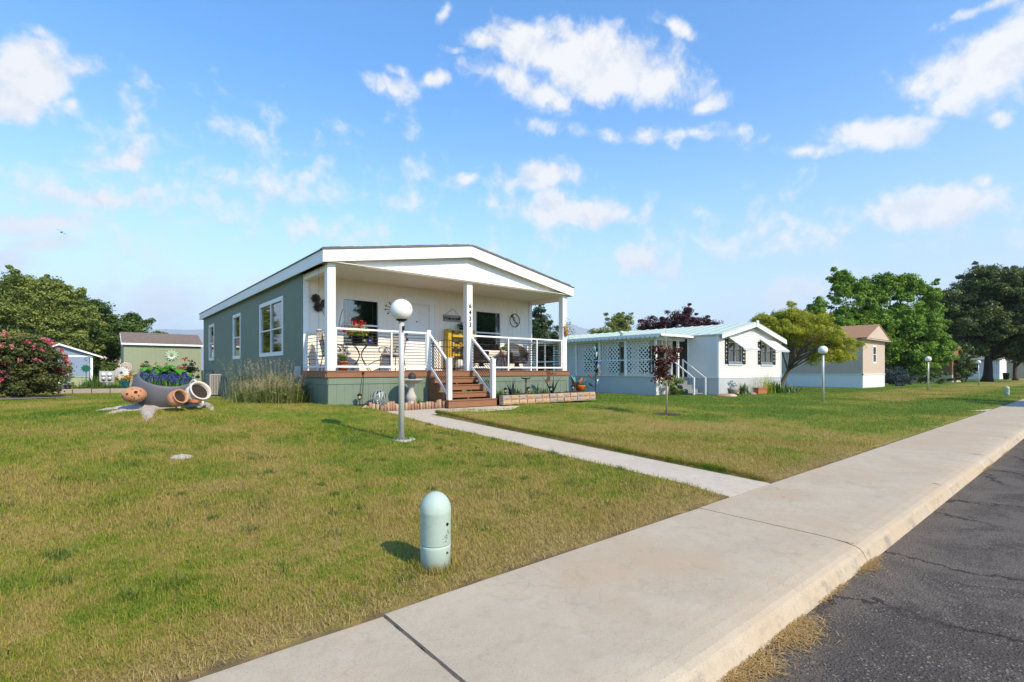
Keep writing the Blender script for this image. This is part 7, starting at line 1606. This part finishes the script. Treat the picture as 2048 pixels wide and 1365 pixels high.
b_ = onY(1341, 787, 13.2); t = tree('shrub', 'round light green bush with white blooms beside the neighbour steps', 'shrub', Vector((b_.x, 13.2, .12)), .9, [(0, 0, .55, .5, .45, .5), (.35, 0, .4, .35, .35, .38)], leafmat('leaf_light', (.09, .15, .03), (.28, .34, .09), .3), .08, 110, .02, 86, clump=.18, stems=3)
clumpy('agave_plant', 'dark sword-leaved plant below the white porch front', Vector((21.4, 13.3, .15)), 50, .06, .55, .05, LD, 87, .5)
# small green plants in the porch beds
for i, (px, py, Y, L, lab) in enumerate([(1035, 788, 11.7, .22, 'low weedy green plant between the agaves and the feeder'), (1068, 789, 11.6, .2, 'low weedy green plant right of the feeder foot'), (1000, 791, 11.5, .2, 'sparse green sprigs behind the blocks by the newel'), (1088, 789, 11.6, .2, 'sparse sprigs under the angel'), (1168, 776, 12.1, .5, 'leafy green plant behind the orange pot')]):
    c = onY(px, py, Y); clumpy('bed_plant', lab, (c.x, Y, .57), 60, .07, L, .016, MIDG, 90 + i, .5)
c = onY(836, 806, 11.55); clumpy('bed_plant', 'low green sprigs right of the bird bath', (c.x, 11.55, .43), 60, .06, .16, .016, MIDG, 97, .6)
c = onY(1192, 790, 12.6); 
# ------------------------------------------------------------------ distant hills and the air between
mb = MB()
def ridge(px0, px1, D, prof, n=40):
    D = D * 1.4
    vs = []
    for i in range(n + 1):
        f = i / n; px = px0 + (px1 - px0) * f; py = np.interp(f, [p[0] for p in prof], [p[1] for p in prof]); top = atD(px, py, D); top.z += 14 * math.sin(i * 1.7) + 9 * math.sin(i * .9 + 1); base = atD(px, 742, D * .72); base.z = -20; backp = atD(px, 742, D * 1.3); backp.z = -20
        m1 = base.lerp(top, .55); m1.z += 25 * math.sin(i * 2.3); vs += [base, m1, top, backp]
    mb.add(vs, [(i * 4 + q, (i + 1) * 4 + q, (i + 1) * 4 + q + 1, i * 4 + q + 1) for i in range(n) for q in range(3)], 0, True)
ridge(-900, 640, 6200, [(0, 690), (.3, 660), (.5, 668), (.72, 672), (.80, 656), (.88, 664), (1, 720)])
ridge(980, 1700, 6600, [(0, 700), (.16, 660), (.22, 648), (.32, 666), (.5, 694), (1, 725)])
tag(mb.build('hills', M('hill_rock', (.28, .265, .23), .95, .2, .004, .1)), 'hazy mountains on the horizon', kind='structure')
hz = MB(); hz.box(-10500, -150, -40, 15500, 15500, 900); hm, nt, out = newmat('haze'); pv = nt.n('ShaderNodeVolumePrincipled', {'Color': (.80, .88, 1.0, 1), 'Density': .00013, 'Anisotropy': .2}); hm.node_tree.links.new(pv.outputs[0], out.inputs['Volume'])
ho = hz.build('haze', hm); tag(ho, 'thin summer haze over the valley', kind='stuff')
